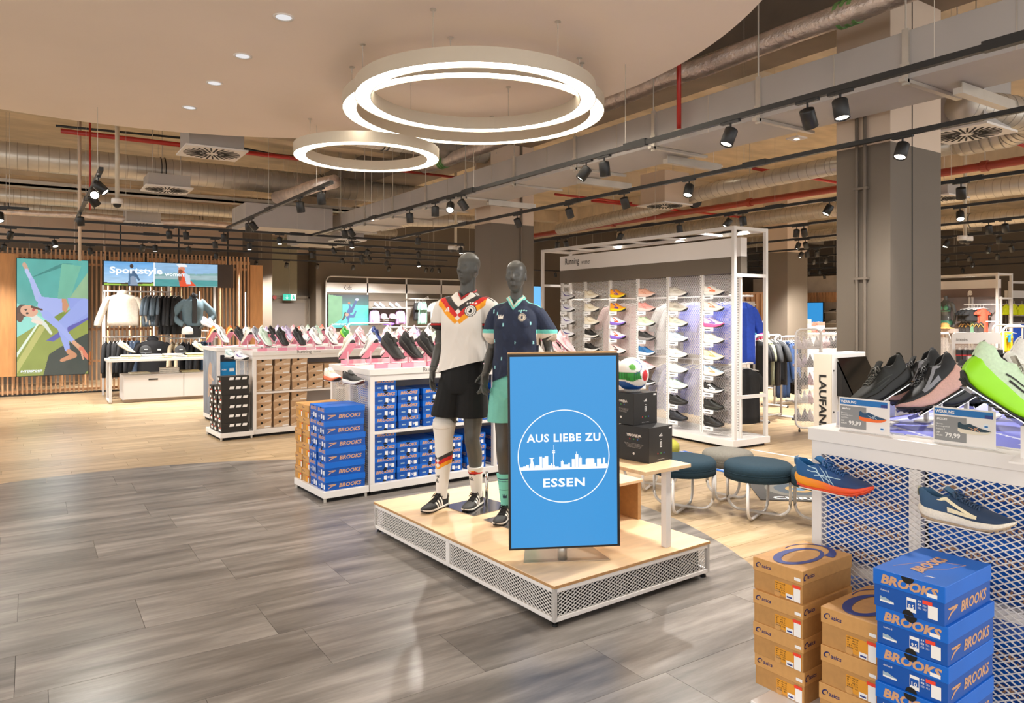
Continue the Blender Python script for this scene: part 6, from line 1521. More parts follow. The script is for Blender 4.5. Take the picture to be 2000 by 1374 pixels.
def wom_post(co, no):
    for sg in (-1, 1):
        e = np.array([sg*.028, -.088, 1.679]); d = (co-e)/np.array([.018, .03, .014]); g_ = np.exp(-(d**2).sum(1)); co = co+np.outer(g_*.010, np.array([0, 1, 0]))
    return co
me, _ = fuse(b, 'body', M_MANN, .0048, 3, wom_post); put('body', me, WOM)
b = MB(); torso_shirt(b, -.0, 1.465, .93, .152, .118, .012)
limb(b, [(-.0, 0, 1.43, .07, .062), (-.08, 0, 1.432, .066, .06), (-.14, .0, 1.41, .056, .056), (-.168, .012, 1.34, .056, .058), (-.186, .03, 1.262, .06, .062), (-.187, .031, 1.256, .05, .05)], (0, 1, 0))
limb(b, [(.0, 0, 1.43, .07, .062), (.08, 0, 1.432, .066, .06), (.148, .0, 1.41, .058, .056), (.19, .012, 1.34, .06, .06), (.22, .035, 1.272, .066, .066), (.222, .036, 1.266, .055, .05)], (0, 1, 0))
ball(b, (-.062, -.082, 1.345), (.062, .05, .06)); ball(b, (.062, -.082, 1.345), (.062, .05, .06))
me, co = fuse(b, 'shirt', M_CLOTH, .0044, 6, shirt_post(12, .93, .006))
drop_faces(me, VN(co, 0, 1.53, .092, .75) & (co[:, 2] > 1.4)); cut(me, (0, 0, 1.522), (0, 0, 1)); cut(me, (-.16, 0, .945), (.42, -.03, -1))
def wom_paint(c):
    n = len(c); o = C3(n, '1c2740'); u = c[:, 0]; z = c[:, 2]; au = np.abs(u); fr = c[:, 1] < .02
    ck = (np.sin(u*90)+np.sin(z*70+np.abs(np.sin(u*45))*2) > 1.2); o[ck] = o[ck]*1.25
    cuf = (au > .15) & (z < 1.32) & (z > 1.2); o[cuf & (z < 1.305) & (z > 1.28)] = lin('6fd0c4'); o[cuf & (z < 1.28)] = lin('e9dccb')
    sh = (z > 1.455) & (au > .05)
    for s0 in (-.016, .004, .024): o[sh & (np.abs(c[:, 1]-s0) < .006)] = lin('7ed6cb')
    r_ = np.random.RandomState(5)
    for (x0, z0) in ((-.145, 1.36), (-.115, 1.345), (.055, 1.355), (-.06, 1.27), (.12, 1.28), (.02, 1.15), (-.135, 1.16), (-.075, 1.04), (.10, 1.05), (-.13, .98), (.0, .985), (.06, .99), (.135, 1.15)): o[fr & (np.abs(u-x0) < .004) & (np.abs(z-z0-.07) < .011)] = lin('9ad8dc')
    z = z-.095; q = np.hypot(u-.065, z-1.295); o[fr & (q < .03)] = lin('c9bca6'); o[fr & (q < .03) & (q > .026)] = lin('1c2740'); o[fr & (q < .022) & (q > .019)] = lin('3a4458'); o[fr & (np.hypot((u-.065)*1.4, z-1.295) < .011)] = lin('2a3448')
    for i in range(4): o[fr & (np.hypot(u-.042-.0155*i, z-1.338-(.003 if i in (1, 2) else 0)) < .005)] = lin('9ad8cc')
    for dx, w_ in ((-.012, .006), (0, .0075), (.012, .006)): o[fr & (np.abs(u+.085-dx-(z-1.29)*dx*22) < w_*np.clip((1.315-z)/.02, 0, 1)) & (z > 1.285) & (z < 1.312)] = lin('e9e4da')
    return o
paint(me, wom_paint); put('shirt', me, WOM)
collar(mat('collar_turquoise', '7fd3c8', .7), 0, .062, 1.518, 1.442, -.098, .052, .009); collar(mat('collar_cream', 'e6d9c6', .7), 0, .053, 1.525, 1.458, -.088, .048, .0075); collar(mat('collar_turquoise', '7fd3c8', .7), 0, .047, 1.531, 1.47, -.078, .046, .004, 'collar_edge')
shorts('shorts', wHL, wKL, wHR, wKR, .675, mat('shorts_turquoise', '74c3b2', .65, noise_s=8, noise_a=.08, bump=.25, bump_s=60), WOM, top=.99, w=.105, seed=8, wt=.15)
def wsock(cx):
    def f(c):
        n = len(c); o = C3(n, '76cdbd'); z = c[:, 2]; u = c[:, 0]-cx
        o[(z > .283) & (z < .29)] = lin('22395a'); o[(z > .268) & (z < .272)] = lin('22395a'); o[(z > .21) & (z < .213)] = lin('3a6a6a')
        for dx, w_ in ((-.009, .005), (0, .006), (.009, .005)): o[(np.abs(u-dx-(z-.16)*dx*22) < w_*np.clip((.185-z)/.02, 0, 1)) & (z > .155) & (z < .185)] = lin('1c2f4a')
        return o
    return f
sock((wAL[0], wAL[1], .06), wKL, .315, WOM, wsock(wAL[0]), k=.93); sock((wAR[0], wAR[1], .06), wKR, .315, WOM, wsock(wAR[0]), k=.93)
turf(WOM, (wAL[0], wAL[1]), -96, 'x', .98); turf(WOM, (wAR[0], wAR[1]), -84, 'x', .98)
g = empty('base_plate', 'mirror polished steel base plate under the right mannequin', 'base plate', (0, 0, 0))
mp = W(.06, 4.97); g.location = (mp.x, mp.y, PZ_); g.rotation_euler = (0, 0, FR+R(4)); MB().box(-.19, .19, -.19, .17, .0, .005).obj('plate', M_STEEL, g); MB().cyl((-.03, .1, .005), (-.03, .1, .24), .011, 14).obj('calf_rod', M_CHROME, g, True)
# ================================================================== GARMENTS AND RACKS
M_HANG = mat('hanger_white', 'e8e4e0', .5, noise_s=20, noise_a=.03)
_GM = {}
def garment_mesh(w, h, sl, dep, hood, legs=0):
    k = (w, h, sl, dep, hood, legs)
    if k in _GM: return _GM[k]
    b = MB()
    def sec(pts):
        q = smooth_path(pts, 3); S = []
        P = [Vector(p[:3]) for p in q]; n = 28; vs = []
        for i, p in enumerate(q):
            f = min(1, i/len(q)*1.3)
            for j in range(n):
                a = j*2*math.pi/n; rr_ = 1+.09*f*math.sin(a*7+p[2]*3)+.05*f*math.sin(a*11+1)
                vs.append((p[0]+p[3]*math.copysign(abs(math.cos(a))**.8, math.cos(a)), p[1]+p[4]*math.sin(a)*rr_*1.1+.006*f*math.sin(a*5), p[2]))
        N = len(q); fs = [(i*n+k2, i*n+(k2+1) % n, (i+1)*n+(k2+1) % n, (i+1)*n+k2) for i in range(N-1) for k2 in range(n)]+[tuple(range(n)), tuple((N-1)*n+k2 for k2 in range(n))]
        b.add(vs, fs)
    if legs:
        sec([(0, 0, 0, w*.5, dep), (0, 0, -.1, w*.52, dep), (0, 0, -h*.32, w*.52, dep), (0, 0, -h*.36, w*.5, dep*.9)])
        for sg in (-1, 1): sec([(sg*w*.25, 0, -h*.25, w*.26, dep), (sg*w*.27, 0, -h*.6, w*.24, dep*.9), (sg*w*.27, 0, -h, w*.23, dep*.9)])
    else:
        sec([(0, 0, .0, w*.13, dep*.5), (0, 0, -.02, w*.25, dep*.6), (0, 0, -.055, w*.44, dep*.8), (0, 0, -.11, w*.5, dep), (0, 0, -h*.5, w*.49, dep*1.1), (0, 0, -h, w*.5, dep*1.15)])
        for sg in (-1, 1):
            limb(b, [(sg*w*.40, 0, -.075, .045, dep*.8), (sg*(w*.5), 0, -.15, .062, dep*.85), (sg*(w*.5+.25*sl), .0, -.08-sl*.8, .065, dep*.8), (sg*(w*.5+.3*sl), .0, -.1-sl, .06, dep*.7)], (1, 0, 0), 12)
        if hood: limb(b, [(0, .01, -.05, .09, .06), (0, .02, .02, .11, .075), (0, .04, .06, .07, .05)], n=14)
    _GM[k] = b.mesh('cloth', M_WHITE, True); return _GM[k]
_HG = []
def garment(label, cat, loc_, rz, color, w=.46, h=.66, sl=.18, dep=.045, hood=0, legs=0, name='shirt', group=None, hanger=True, mark=None):
    o = empty(name, label, cat, loc_, rz, group); c = put('cloth', garment_mesh(w, h, sl, dep, hood, legs), o, (0, 0, -.07))
    c.material_slots[0].link = 'OBJECT'; c.material_slots[0].material = color if not isinstance(color, str) else mat('cloth_'+color, color, .85, noise_s=25, noise_a=.1, bump=.15, bump_s=120)
    if hanger:
        if not _HG:
            b = MB(); b.tube([(-.2, 0, -.1), (0, 0, -.055), (.2, 0, -.1)], .007, 6); b.tube([(0, 0, -.055), (0, 0, -.015), (.012, 0, .0), (.0, 0, .012), (-.014, 0, .0)], .0035, 6); _HG.append(b.mesh('hanger', M_HANG, True))
        put('hanger', _HG[0], o)
    if mark: flat(c, 'chest_mark', w*.12, w*.24, -.2, -.17, M_TXTW, (0, -dep*1.3-.012, 0))
    return o
def rack(label, c, rz, L, H, wheels=False, depth=.5, name='clothes_rack'):
    o = empty(name, label, 'clothes rack', (c[0], c[1], 0), rz, 'white tube clothes racks'); b = MB(); r = .018
    pts = [(-L/2+.1, 0, .03), (-L/2, 0, .03), (-L/2, 0, .1)] ; 
    arc = [(-L/2, 0, .04), (-L/2, 0, H-.08)]+[(-L/2+.08*(1-math.cos(t)), 0, H-.08+.08*math.sin(t)) for t in np.linspace(.3, math.pi/2, 4)]
    arc += [(-x, y, z) for x, y, z in arc[::-1]]
    b.tube(arc, r, 8); b.obj('top_loop', M_WHITE, o, True)
    for sg in (-1, 1): MB().tube([(sg*L/2, -depth/2, .025), (sg*L/2, depth/2, .025)], r, 8).obj('base_bar', M_WHITE, o, True)
    MB().tube([(-L/2, 0, .06), (L/2, 0, .06)], .012, 8).obj('lower_bar', M_WHITE, o, True)
    for sx in (-1, 1):
        for sy in (-1, 1): MB().cyl((sx*L/2-.01, sy*depth/2, .02), (sx*L/2+.01, sy*depth/2, .02), .02, 12).obj('castor', M_BLACK, o)
    return o
def hang_row(c, rz, L, z, items, where, group, along=None, face_=90, dz=0):
    """items: list of (n, name, nice, colour, kwargs)"""
    tot = sum(i[0] for i in items); k = 0; step = L/max(1, tot)
    for n, name, nice, colr, kw in items:
        for j in range(n):
            u = -L/2+step*(k+.5); x = c[0]+u*math.cos(rz); y = c[1]+u*math.sin(rz)
            garment(f'{nice}, {ORD[min(13, k)]} {where}', name.replace('_', ' '), (x, y, z-.012+dz), rz+R(face_+rnd.uniform(-9, 9)), colr, name=name, group=group, **kw); k += 1
# ================================================================== SPORTSTYLE CORNER (left back)
YS = 17.36
SS = empty('slatted_screen', 'tall screen of upright wooden slats behind the sportstyle corner', 'slatted screen', (0, YS, 0), 0)
sm_ = MB().box(-.015, .015, -.03, .03, .03, 2.93).mesh('slat', M_SLAT)
k = 0; x = -1.9
while x < 4.2: put('slat', sm_, SS, (x, 0, 0)); x += .08; k += 1
for z in (.05, .62, 1.28, 2.62): MB().box(-2, 4.2, .03, .07, z, z+.05).obj('cross_rail', M_SLAT, SS)
MB().box(-2, 4.2, -.035, .07, 0, .03).obj('floor_rail', M_BLACK, SS)
S2 = empty('slatted_screen', 'rear screen of upright slats standing behind the first one', 'slatted screen', (0, YS+1.5, 0), 0)
x = -1.4
while x < 4.6: put('slat', sm_, S2, (x, 0, 0)); x += .22
MB().box(-1.4, 4.6, .03, .06, 2.85, 2.93).obj('cross_rail', M_SLAT, S2)
MB().box(4.22, 4.5, -.05, .12, 0, 2.75).obj('end_board', mat('oak_board', 'c8905a', .5, noise_s=5, noise_a=.12, stretch=(4, 4, .5)), SS, bevel=.003)
MB().box(-.55, -.2, -.12, -.04, .4, 2.8).obj('upright_board', MATS['oak_board'], SS); MB().box(1.6, 1.85, .1, .16, .2, 1.1).obj('upright_board', MATS['oak_board'], SS)
MB().box(-.3, 1.2, .4, .8, .45, .75).obj('bench_box', mat('bench_brown', '8a5a34', .5, noise_s=6, noise_a=.1), S2)
def pic_on(px0, py0, px1, py1, Y, pic, name, mtl, parent, frame_=None):
    a, c = GY(px0, py0, Y), GY(px1, py1, Y); return a, c
# yoga picture
a, c = GY(33, 735, YS-.22), GY(172, 507, YS-.22); w_, h_ = c.x-a.x, 2.62-.62+.1
z0 = GY(100, 733, YS-.22).z; z1 = GY(33, 505, YS-.22).z; h_ = z1-z0
PS = empty('picture_screen', 'tall lit screen with woman in lilac yoga clothes', 'screen', (a.x, YS-.22, z0), 0)
MB().box(-.012, w_+.012, .0, .08, -.012, h_+.012).obj('bezel', M_BLACK, PS)
for xx in (.2, w_-.2): MB().box(xx-.03, xx+.03, .08, .19, .4, h_-.4).obj('mount', M_BLACK, PS)
p = Pic(150, 245, '6fb9b4', '9fcfae')
p.poly([(0, .55), (0, 1), (1, 1), (1, .8), (.75, .6), (.4, .62)], '58a79f').poly([(.12, .82), (.6, .93), (.78, .97), (.62, .97)], '3f8680').poly([(.62, .97), (.9, .95), (.7, .6), (.55, .62)], '6fb39a').poly([(1, .9), (1, .55), (.72, .66)], '8fb28c')
p.poly([(0, .62), (.35, .5), (.55, .42), (0, .2)], '8fd6c8').poly([(0, .33), (.5, .52), (1, .62), (1, 0), (0, 0)], '8f9a44').poly([(0, .12), (.3, .42), (.42, .44), (0, .02)], 'b9b768').poly([(0, .2), (.28, .45), (.31, .45), (0, .16)], 'e0ecd8').poly([(.3, .44), (.5, .52), (1, .58), (1, .5), (.55, .42)], '7b8f3c')
p.poly([(.36, 0), (.44, .18), (.6, .24), (1, .36), (1, .03), (.95, 0)], '2e3a34').poly([(.4, .3), (.95, .52), (1, .52), (1, .48), (.5, .29)], '5b5aa8')
p.mottle(.08, 14, 3)
A_ = .61
p.limb([(.2, .52), (.38, .44), (.47, .36)], [.05, .035, .02], 'd8dcd0', A_).limb([(.22, .47), (.33, .45)], [.03, .03], 'e8d8c8', A_)
p.ell(.08, .555, .09, .055, '4a2f22').ell(.04, .5, .05, .04, '5a3a2a')
p.limb([(.1, .95), (.14, .9)], [.035, .03], 'c9a08a', A_).limb([(.13, .9), (.2, .82)], [.03, .035], 'b6c0e6', A_).limb([(.2, .82), (.3, .66)], [.04, .06], 'a9b4e2', A_)
p.poly([(.28, .6), (.3, .68), (.62, .66), (.66, .56), (.5, .5), (.36, .5)], 'a3afe4').poly([(.62, .66), (.68, .66), (.72, .6), (.68, .54), (.63, .56)], 'c98f6c')
p.poly([(.7, .67), (.95, .665), (1, .62), (1, .5), (.8, .44), (.62, .4), (.6, .46), (.74, .56)], '8f9ddc').limb([(.95, .6), (.62, .43), (.7, .22)], [.13, .09, .045], '96a4e0', A_).limb([(.4, .52), (.6, .41), (.78, .29)], [.07, .055, .035], '9daae4', A_)
p.limb([(.72, .2), (.8, .165), (.62, .125)], [.045, .045, .03], 'c98a63', A_).limb([(.79, .28), (.9, .22)], [.035, .04], 'd6a07c', A_).limb([(.9, .22), (.97, .16), (1, .13)], [.045, .035, .02], 'd8785a', A_).limb([(.9, .2), (.93, .13)], [.02, .012], 'd8a080', A_)
p.ell(.165, .555, .12, .05, 'd9a486', rot=-4).ell(.12, .565, .018, .008, '3a2a22').ell(.14, .535, .018, .008, '3a2a22').ell(.225, .565, .02, .012, 'b84a4a').limb([(.2, .59), (.34, .565)], [.02, .015], '5a3a28', A_)
p.obj('panel', w_, h_, M_SPICT, PS, (0, -.002, 0))
text('lettering', 'INTERSPORT', PS, (w_*.2, -.004, h_*.04), w_*.3, h_*.018, mtl=M_SWHITE, bold=.04, shear=.1)
text('lettering', 'THE HEART OF SPORT', PS, (w_*.2, -.004, h_*.025), w_*.24, h_*.006, mtl=M_SWHITE)
# header screen
YH = YS-.5; a = GY(203, 557, YH); c = GY(425, 557, YH); d_ = GY(456, 560, YH); zt_ = GY(203, 510, YH).z; zb_ = GY(203, 557, YH).z; hh = zt_-zb_
HS = empty('header_screen', 'long lit banner screen with pictures of two women above the clothes', 'screen', (a.x, YH, zb_), 0); w_ = c.x-a.x; wd = d_.x-a.x
MB().box(-.02, w_+.0, .0, .1, -.01, hh+.01).obj('bezel', M_BLACK, HS); MB().box(w_, wd, -.0, .1, -.01, hh+.01).obj('side_panel', mat('bronze_panel', '3c2d20', .4, noise_s=5, noise_a=.05), HS)
for xx in (.3, 1.4, 2.4): MB().box(xx-.015, xx+.015, .02, .05, hh, 3.5-zb_).obj('hanger', M_BLACK, HS)
p = Pic(220, 48, '5fa3dc', 'b8d6ee'); p.poly([(0, 0), (.42, 0), (.42, .12), (.2, .06), (0, .1)], '9cc44a').poly([(0, .08), (.2, .04), (.42, .1), (.42, .16), (.1, .1), (0, .12)], '4a3f2a')
p.poly([(.425, 0), (1, 0), (1, 1), (.425, 1)], '8fb6d8').poly([(.425, .0), (1, 0), (1, .62), (.8, .55), (.6, .6), (.425, .5)], '7fa9a8').poly([(.425, .25), (.7, .35), (1, .2), (1, .5), (.7, .48), (.425, .42)], '9fb8bc').poly([(.425, 0), (.7, 0), (1, .05), (1, .3), (.7, .28), (.425, .3)], '4f9a9a').mottle(.1, 20, 6)
p.poly([(.418, 0), (.426, 0), (.426, 1), (.418, 1)], 'ffffff')
p.limb([(.235, .55), (.235, .02)], [.24, .3], '4a6a8a', 4.3).ell(.228, .82, .016, .09, '3a2a24').limb([(.25, .6), (.29, .25)], [.1, .07], '3f5f80', 4.3).limb([(.24, .3), (.25, 0)], [.2, .3], '8a9ab0', 4.3)
p.ell(.665, .78, .03, .12, 'd88a6a').poly([(.62, .95), (.66, 1), (.71, .96), (.72, .86), (.64, .84)], 'e8e8ea').poly([(.64, .7), (.69, .68), (.72, .4), (.8, .02), (.65, 0), (.64, .3)], 'e0502c').limb([(.655, .66), (.65, .3)], [.18, .12], '8a4a30', 4.3).poly([(.68, .62), (.74, .5), (.75, .1), (.71, .1)], 'c8d4e0')
p.obj('panel', w_, hh, M_SPICT, HS, (0, -.002, 0))
text('lettering', 'Sportstyle', HS, (w_*.27, -.005, hh*.6), w_*.45, hh*.36, mtl=M_SWHITE, bold=.03); text('lettering', 'women', HS, (w_*.6, -.005, hh*.5), w_*.17, hh*.13, mtl=M_SWHITE, bold=.02)
# wall rack with garments
YR = 16.3; xa, xb = GY(204, 600, YR).x, GY(425, 600, YR).x; zt_ = GY(270, 570, YR).z
WR_ = empty('wall_rack', 'white wall rack holding the garments of the sportstyle corner', 'clothes rack', (xa, YR, 0), 0); Lr = xb-xa; xm = GY(334, 600, YR).x-xa
for x in (0, xm, Lr): MB().box(x-.02, x+.02, .3, .34, 0, 2.2).obj('upright', M_WHITE, WR_)
for x0, x1, z in ((0, xm, zt_), (0, xm, GY(270, 658, YR).z), (xm, Lr, GY(400, 647, YR).z), (xm, Lr, 1.12)):
    MB().tube([(x0, .3, z), (x0, 0, z), (x1, 0, z), (x1, .3, z)], .016, 8).obj('hanging_rail', M_WHITE, WR_, True)
for x in (.03, .92, 1.8, 2.75): MB().box(x-.008, x+.008, .33, .35, .8, 2.1).obj('light_strip', mat('strip_glow', (1, .92, .8), emit=4), WR_)
q = GY(240, 574, YR-.12); garment('cream fleece jacket hanging front on at the left of the wall rack', 'jacket', (q.x, YR-.14, zt_+.01), R(-4), 'e8dccb', w=.56, h=.62, sl=.52, dep=.1, hood=1, name='jacket')
MB_ = [(5, 'shirt', 'slate blue shirt', '56636f', dict(w=.44, h=.62, sl=.3)), (6, 'shirt', 'black jersey', '1d1d20', dict(w=.46, h=.78, sl=.5))]
q = GY(318, 600, YR); hang_row((q.x, YR-.05), 0, .62, zt_, MB_, 'at the top of the wall rack', 'shirts on the upper rail', face_=70)
zl_ = GY(270, 658, YR).z
q = GY(236, 660, YR); hang_row((q.x, YR-.02), 0, .62, zl_, [(6, 'hoodie', 'black hoodie', '1b1b1e', dict(w=.48, h=.7, sl=.5)), (2, 'trousers', 'blue jeans', '5a6c88', dict(w=.36, h=.9, legs=1))], 'on the lower rail', 'garments on the lower rail', face_=75)
q = GY(298, 662, YR-.15); garment('black hoodie hanging front on between the two caps', 'hoodie', (q.x, YR-.17, zl_), 0, '1c1c20', w=.56, h=.72, sl=.55, dep=.1, hood=1, name='hoodie', mark=1)
q = GY(372, 662, YR); hang_row((q.x, YR-.02), 0, .8, GY(400, 660, YR).z, [(2, 'hoodie', 'beige hoodie', 'c9b79a', dict(w=.48, h=.72, sl=.5)), (4, 'hoodie', 'black sweater', '202024', dict(w=.46, h=.7, sl=.5)), (2, 'trousers', 'dark jeans', '3c5068', dict(w=.36, h=.9, legs=1))], 'right of the middle upright', 'garments on the right rail', face_=75)
# jacket torso
q = GY(377, 600, YR-.3); zb_ = GY(377, 660, YR-.3).z
JT = empty('torso_mannequin', 'headless torso in blue grey jacket with hands on the hips', 'mannequin', (q.x, YR-.32, zb_), 0)
b = MB(); limb(b, [(0, 0, 0, .15, .1), (0, 0, .12, .16, .11), (0, 0, .3, .13, .1)]); b.obj('hips', mat('cloth_2a2a2c', '2a2a2c', .8), JT, True)
b = MB(); limb(b, [(0, 0, .24, .17, .12), (0, 0, .3, .2, .135), (0, 0, .45, .2, .14), (0, -.01, .62, .215, .15), (0, 0, .74, .19, .12), (0, .01, .8, .08, .08), (0, .0, .84, .075, .075)], n=20)
for sg in (-1, 1): limb(b, [(sg*.13, 0, .74, .075, .075), (sg*.27, .01, .62, .08, .08), (sg*.37, .02, .45, .075, .075), (sg*.3, -.05, .34, .06, .06), (sg*.2, -.08, .27, .05, .05)], (0, 1, 0))
me, _ = fuse(b, 'jacket', mat('cloth_6f8794', '6f8794', .8, noise_s=20, noise_a=.08, bump=.2, bump_s=30), .012, 2, lambda c_, n_: wrinkle(c_, n_, .012, 22, 18, 3)); put('jacket', me, JT)
MB().box(-.045, .045, -.165, -.12, .3, .8).obj('inner_shirt', mat('cloth_3a3a3c', '3a3a3c', .8), JT); MB().tube([(.0, -.06, .8), (.04, -.1, .86), (0, .06, .9), (-.04, -.1, .86), (0, -.07, .82)], .03, 8).obj('hood_collar', MATS['cloth_3a3a3c'], JT, True)
b = MB()
for sg in (-1, 1): limb(b, [(sg*.2, -.09, .27, .03, .03), (sg*.14, -.12, .22, .03, .02), (sg*.11, -.13, .17, .02, .012)])
b.obj('hands', M_MANN, JT, True)
tag(MB().lathe([(.0, .16), (.05, .15), (.1, .11), (.11, .03), (.105, .0)], 16, c=(0, 0, 0)).obj('cap', mat('cloth_e6e0d6', 'e6e0d6', .8), smooth=True), 'white cap hanging in front of the jacket mannequin', 'cap').location = (q.x-.14, YR-.5, zb_+.08)
# display table with drawers
dt = W((222-1000)/1420*13.6, 13.6); xa, YT = GY(240, 787, 15.0).x, 15.0
YT = GZ(240, 788, 0).y; xa = GZ(240, 788, 0).x; xb = xa+2.0; zt = .80
DT = empty('display_table', 'white display table with two drawers and folded clothes', 'table', (xa, YT, 0), 0)
MB().box(-.25, 2.2, -.05, .65, zt-.05, zt).obj('table_top', M_WHITE, DT, bevel=.004)
MB().tube([(-.2, .0, .03), (-.2, .0, zt-.05)], .025, 8).tube([(-.2, .6, .03), (-.2, .6, zt-.05)], .025, 8).tube([(-.2, 0, .03), (-.2, .6, .03)], .025, 8).obj('leg_frame', M_WHITE, DT)
MB().tube([(2.15, .0, .03), (2.15, .0, zt-.05)], .025, 8).tube([(2.15, .6, .03), (2.15, .6, zt-.05)], .025, 8).obj('leg_frame', M_WHITE, DT)
MB().box(0, 2.05, .02, .62, .05, .50).obj('drawer_cabinet', M_WHITE2, DT, bevel=.004); MB().box(.03, 2.0, .08, .6, 0, .05).obj('plinth', M_BEIGE, DT)
for k in range(2):
    dr = MB().box(.012+1.02*k, 1.018+1.02*k, -.0, .02, .06, .485).obj('drawer', M_WHITE2, DT, bevel=.003); MB().box(.42+1.02*k, .58+1.02*k, -.004, .0, .40, .425).obj('grip_slot', M_BLACK, dr)
def folded(x, y, z, col, label, n=2, w=.34, d=.26):
    o = empty('folded_garment', label, 'folded garment', (x, y, z), R(rnd.uniform(-8, 8)), 'folded clothes on the display table')
    for k in range(n):
        b = MB(); zz = k*.035; pr = [(-w/2, zz+.004), (w/2-.02, zz+.0), (w/2, zz+.016), (w/2-.02, zz+.032), (-w/2, zz+.033), (-w/2-.008, zz+.02)]
        b.prism(pr, -d/2, d/2, 'xz'); b.obj('fold', mat('cloth_'+col, col, .85, noise_s=25, noise_a=.1, bump=.15, bump_s=120), o, bevel=.008)
FC = [(235, 'f0ead2', 'pale yellow'), (256, 'e6dfae', 'pale lemon'), (278, 'efe9dd', 'cream'), (297, 'f1ecda', 'ivory'), (317, 'e9e1a8', 'yellow'), (338, 'efe8dc', 'cream white'), (360, 'f0ead8', 'light cream'), (382, 'ece2a4', 'lemon')]
for i, (px, c_, nm) in enumerate(FC):
    q = GY(px, 700, YT+.2); folded(q.x, YT+.2, zt, c_, f'{nm} folded garment, {ORD[i]} from the left on the table top', 2 if i % 2 else 1)
for i, (px, c_, nm) in enumerate(((273, 'f0ead2', 'pale yellow'), (331, 'f0ece2', 'white'), (372, 'eae2b4', 'lemon'))):
    q = GY(px, 733, YT+.3); folded(q.x, YT+.3, .50, c_, f'{nm} folded garment {("left", "middle", "right")[i]} on the drawer cabinet', 1 if i != 1 else 3)
for px, pz in ((244, 684), (389, 684)):
    q = GY(px, pz, YT+.35); tag(MB().cyl((q.x+.05, YT+.35, zt), (q.x+.05, YT+.35, q.z), .006, 6).box(q.x-.05, q.x+.15, YT+.3, YT+.4, zt, zt+.004).obj('shoe_stand', M_WHITE), f'thin stand under the beige shoe {"left" if px < 300 else "right"} on the clothes table', 'shoe stand')
    shoe(f'beige running shoe tilted on a stand, {"left" if px < 300 else "right"} end of the clothes table', (q.x-.14, YT+.35, q.z+.09), (0, R(32), 0), upper='d8cbb4', sole='e6dccb', mark='c4b498', small=True, scale=1.15)
for px in (284, 352):
    q = GY(px, 684, YT+.3); o = empty('cap', f'black cap on a stand, {"left" if px < 300 else "right"} one on the clothes table', 'cap', (q.x, YT+.3, q.z-.04), 0, 'black caps on the clothes table')
    MB().lathe([(0, .13), (.05, .12), (.09, .08), (.1, .02), (.1, 0)], 20).obj('crown', mat('cloth_232325', '232325', .8), o, True); b = MB(); b.grid(lambda u, v: ((v-.5)*.19, -.08-.1*u*(1-(2*v-1)**2*.6), .01-.025*u), 3, 6); b.obj('brim', mat('cloth_232325', '232325', .8), o, True)
    flat(o, 'mark', -.03, .03, .05, .065, M_TXTW, (0, -.098, 0)); MB().cyl((0, 0, zt-q.z+.04), (0, 0, 0), .008, 6).obj('stand', M_WHITE, o)
# ================================================================== KIDS WALL AND EXIT
YK = 19.5
def K(px, py): return GY(px, py, YK)
a = K(637, 550); rt_ = K(1030, 560); KW = empty('kids_wall_unit', 'white framed wall unit of the kids department', 'wall unit', (a.x, YK, 0), 0); Lk = rt_.x-a.x
zh = K(640, 552).z; zl_ = K(640, 571).z
MB().box(0, Lk, .0, .06, zl_, zh).obj('header_board', M_WHITE2, KW); MB().box(0, Lk, .02, .05, zl_-.22, zl_).obj('grey_header', M_TAUPE, KW)
MB().tube([(0, 0, .05), (0, 0, zh+.05), (.06, 0, zh+.15), (.14, 0, zh+.17), (Lk, 0, zh+.17)], .02, 8).obj('frame_tube', M_WHITE, KW, True)
xs = [K(p_, 600).x-a.x for p_ in (718, 794, 862, 930, 985)]
for x in xs: MB().box(x-.02, x+.02, .0, .04, .05, zh+.16).obj('upright', M_WHITE, KW)
MB().box(0, Lk, .04, .06, .05, zl_-.22).obj('back_panel', mat('grey_back', '7b726a', .7, noise_s=4, noise_a=.03), KW); MB().box(0, Lk, -.35, .06, .05, .15).obj('base', M_WHITE, KW)
text('lettering', 'Kids', KW, (K(679, 560).x-a.x, -.003, (zl_+zh)/2), .24, .13, mtl=M_TXT)
b = MB()
for k in range(3): x = K(830, 570).x-a.x+.06*k; b.add([(x-.03, .015, zl_-.17), (x+.03, .015, zl_-.17), (x+.0+.0, .015, zl_-.13+.035*k), (x-.05, .015, zl_-.15+.035*k)], [(0, 1, 2, 3)])
b.obj('three_bar_mark', M_TXTW, KW, fix=False)
p0_, p1_ = K(640, 641), K(718, 577); p = Pic(110, 88, '2a3a48', '2fd0c4'); p.poly([(0, 0), (1, 0), (1, .68), (.35, .72), (.34, .3), (0, .1)], '4fe0d4').poly([(0, 0), (.34, .3), (.34, .95), (0, 1)], '7fc08a').poly([(0, 0), (.3, .15), (1, .1), (1, 0)], '38c8c8').poly([(.34, .3), (.34, .12), (1, .1), (1, .3)], '58e8e0').mottle(.1, 12, 8)
p.limb([(.48, .3), (.5, .5), (.54, .62), (.5, .72)], [.1, .1, .06, .03], '1f5aa8', 1.2).limb([(.56, .5), (.64, .7), (.7, .84)], [.1, .07, .05], '1a4f9c', 1.2).limb([(.5, .36), (.62, .34), (.68, .5)], [.09, .07, .04], '2360b0', 1.2).limb([(.42, .44), (.38, .3), (.33, .22)], [.08, .06, .02], '2a1f1c', 1.2).ell(.46, .4, .05, .05, 'd8a890').limb([(.5, .35), (.48, .15)], [.05, .03], '1f5aa8', 1.2).ell(.71, .86, .05, .04, 'c8d0e8').ell(.51, .75, .03, .03, 'e87a3a')
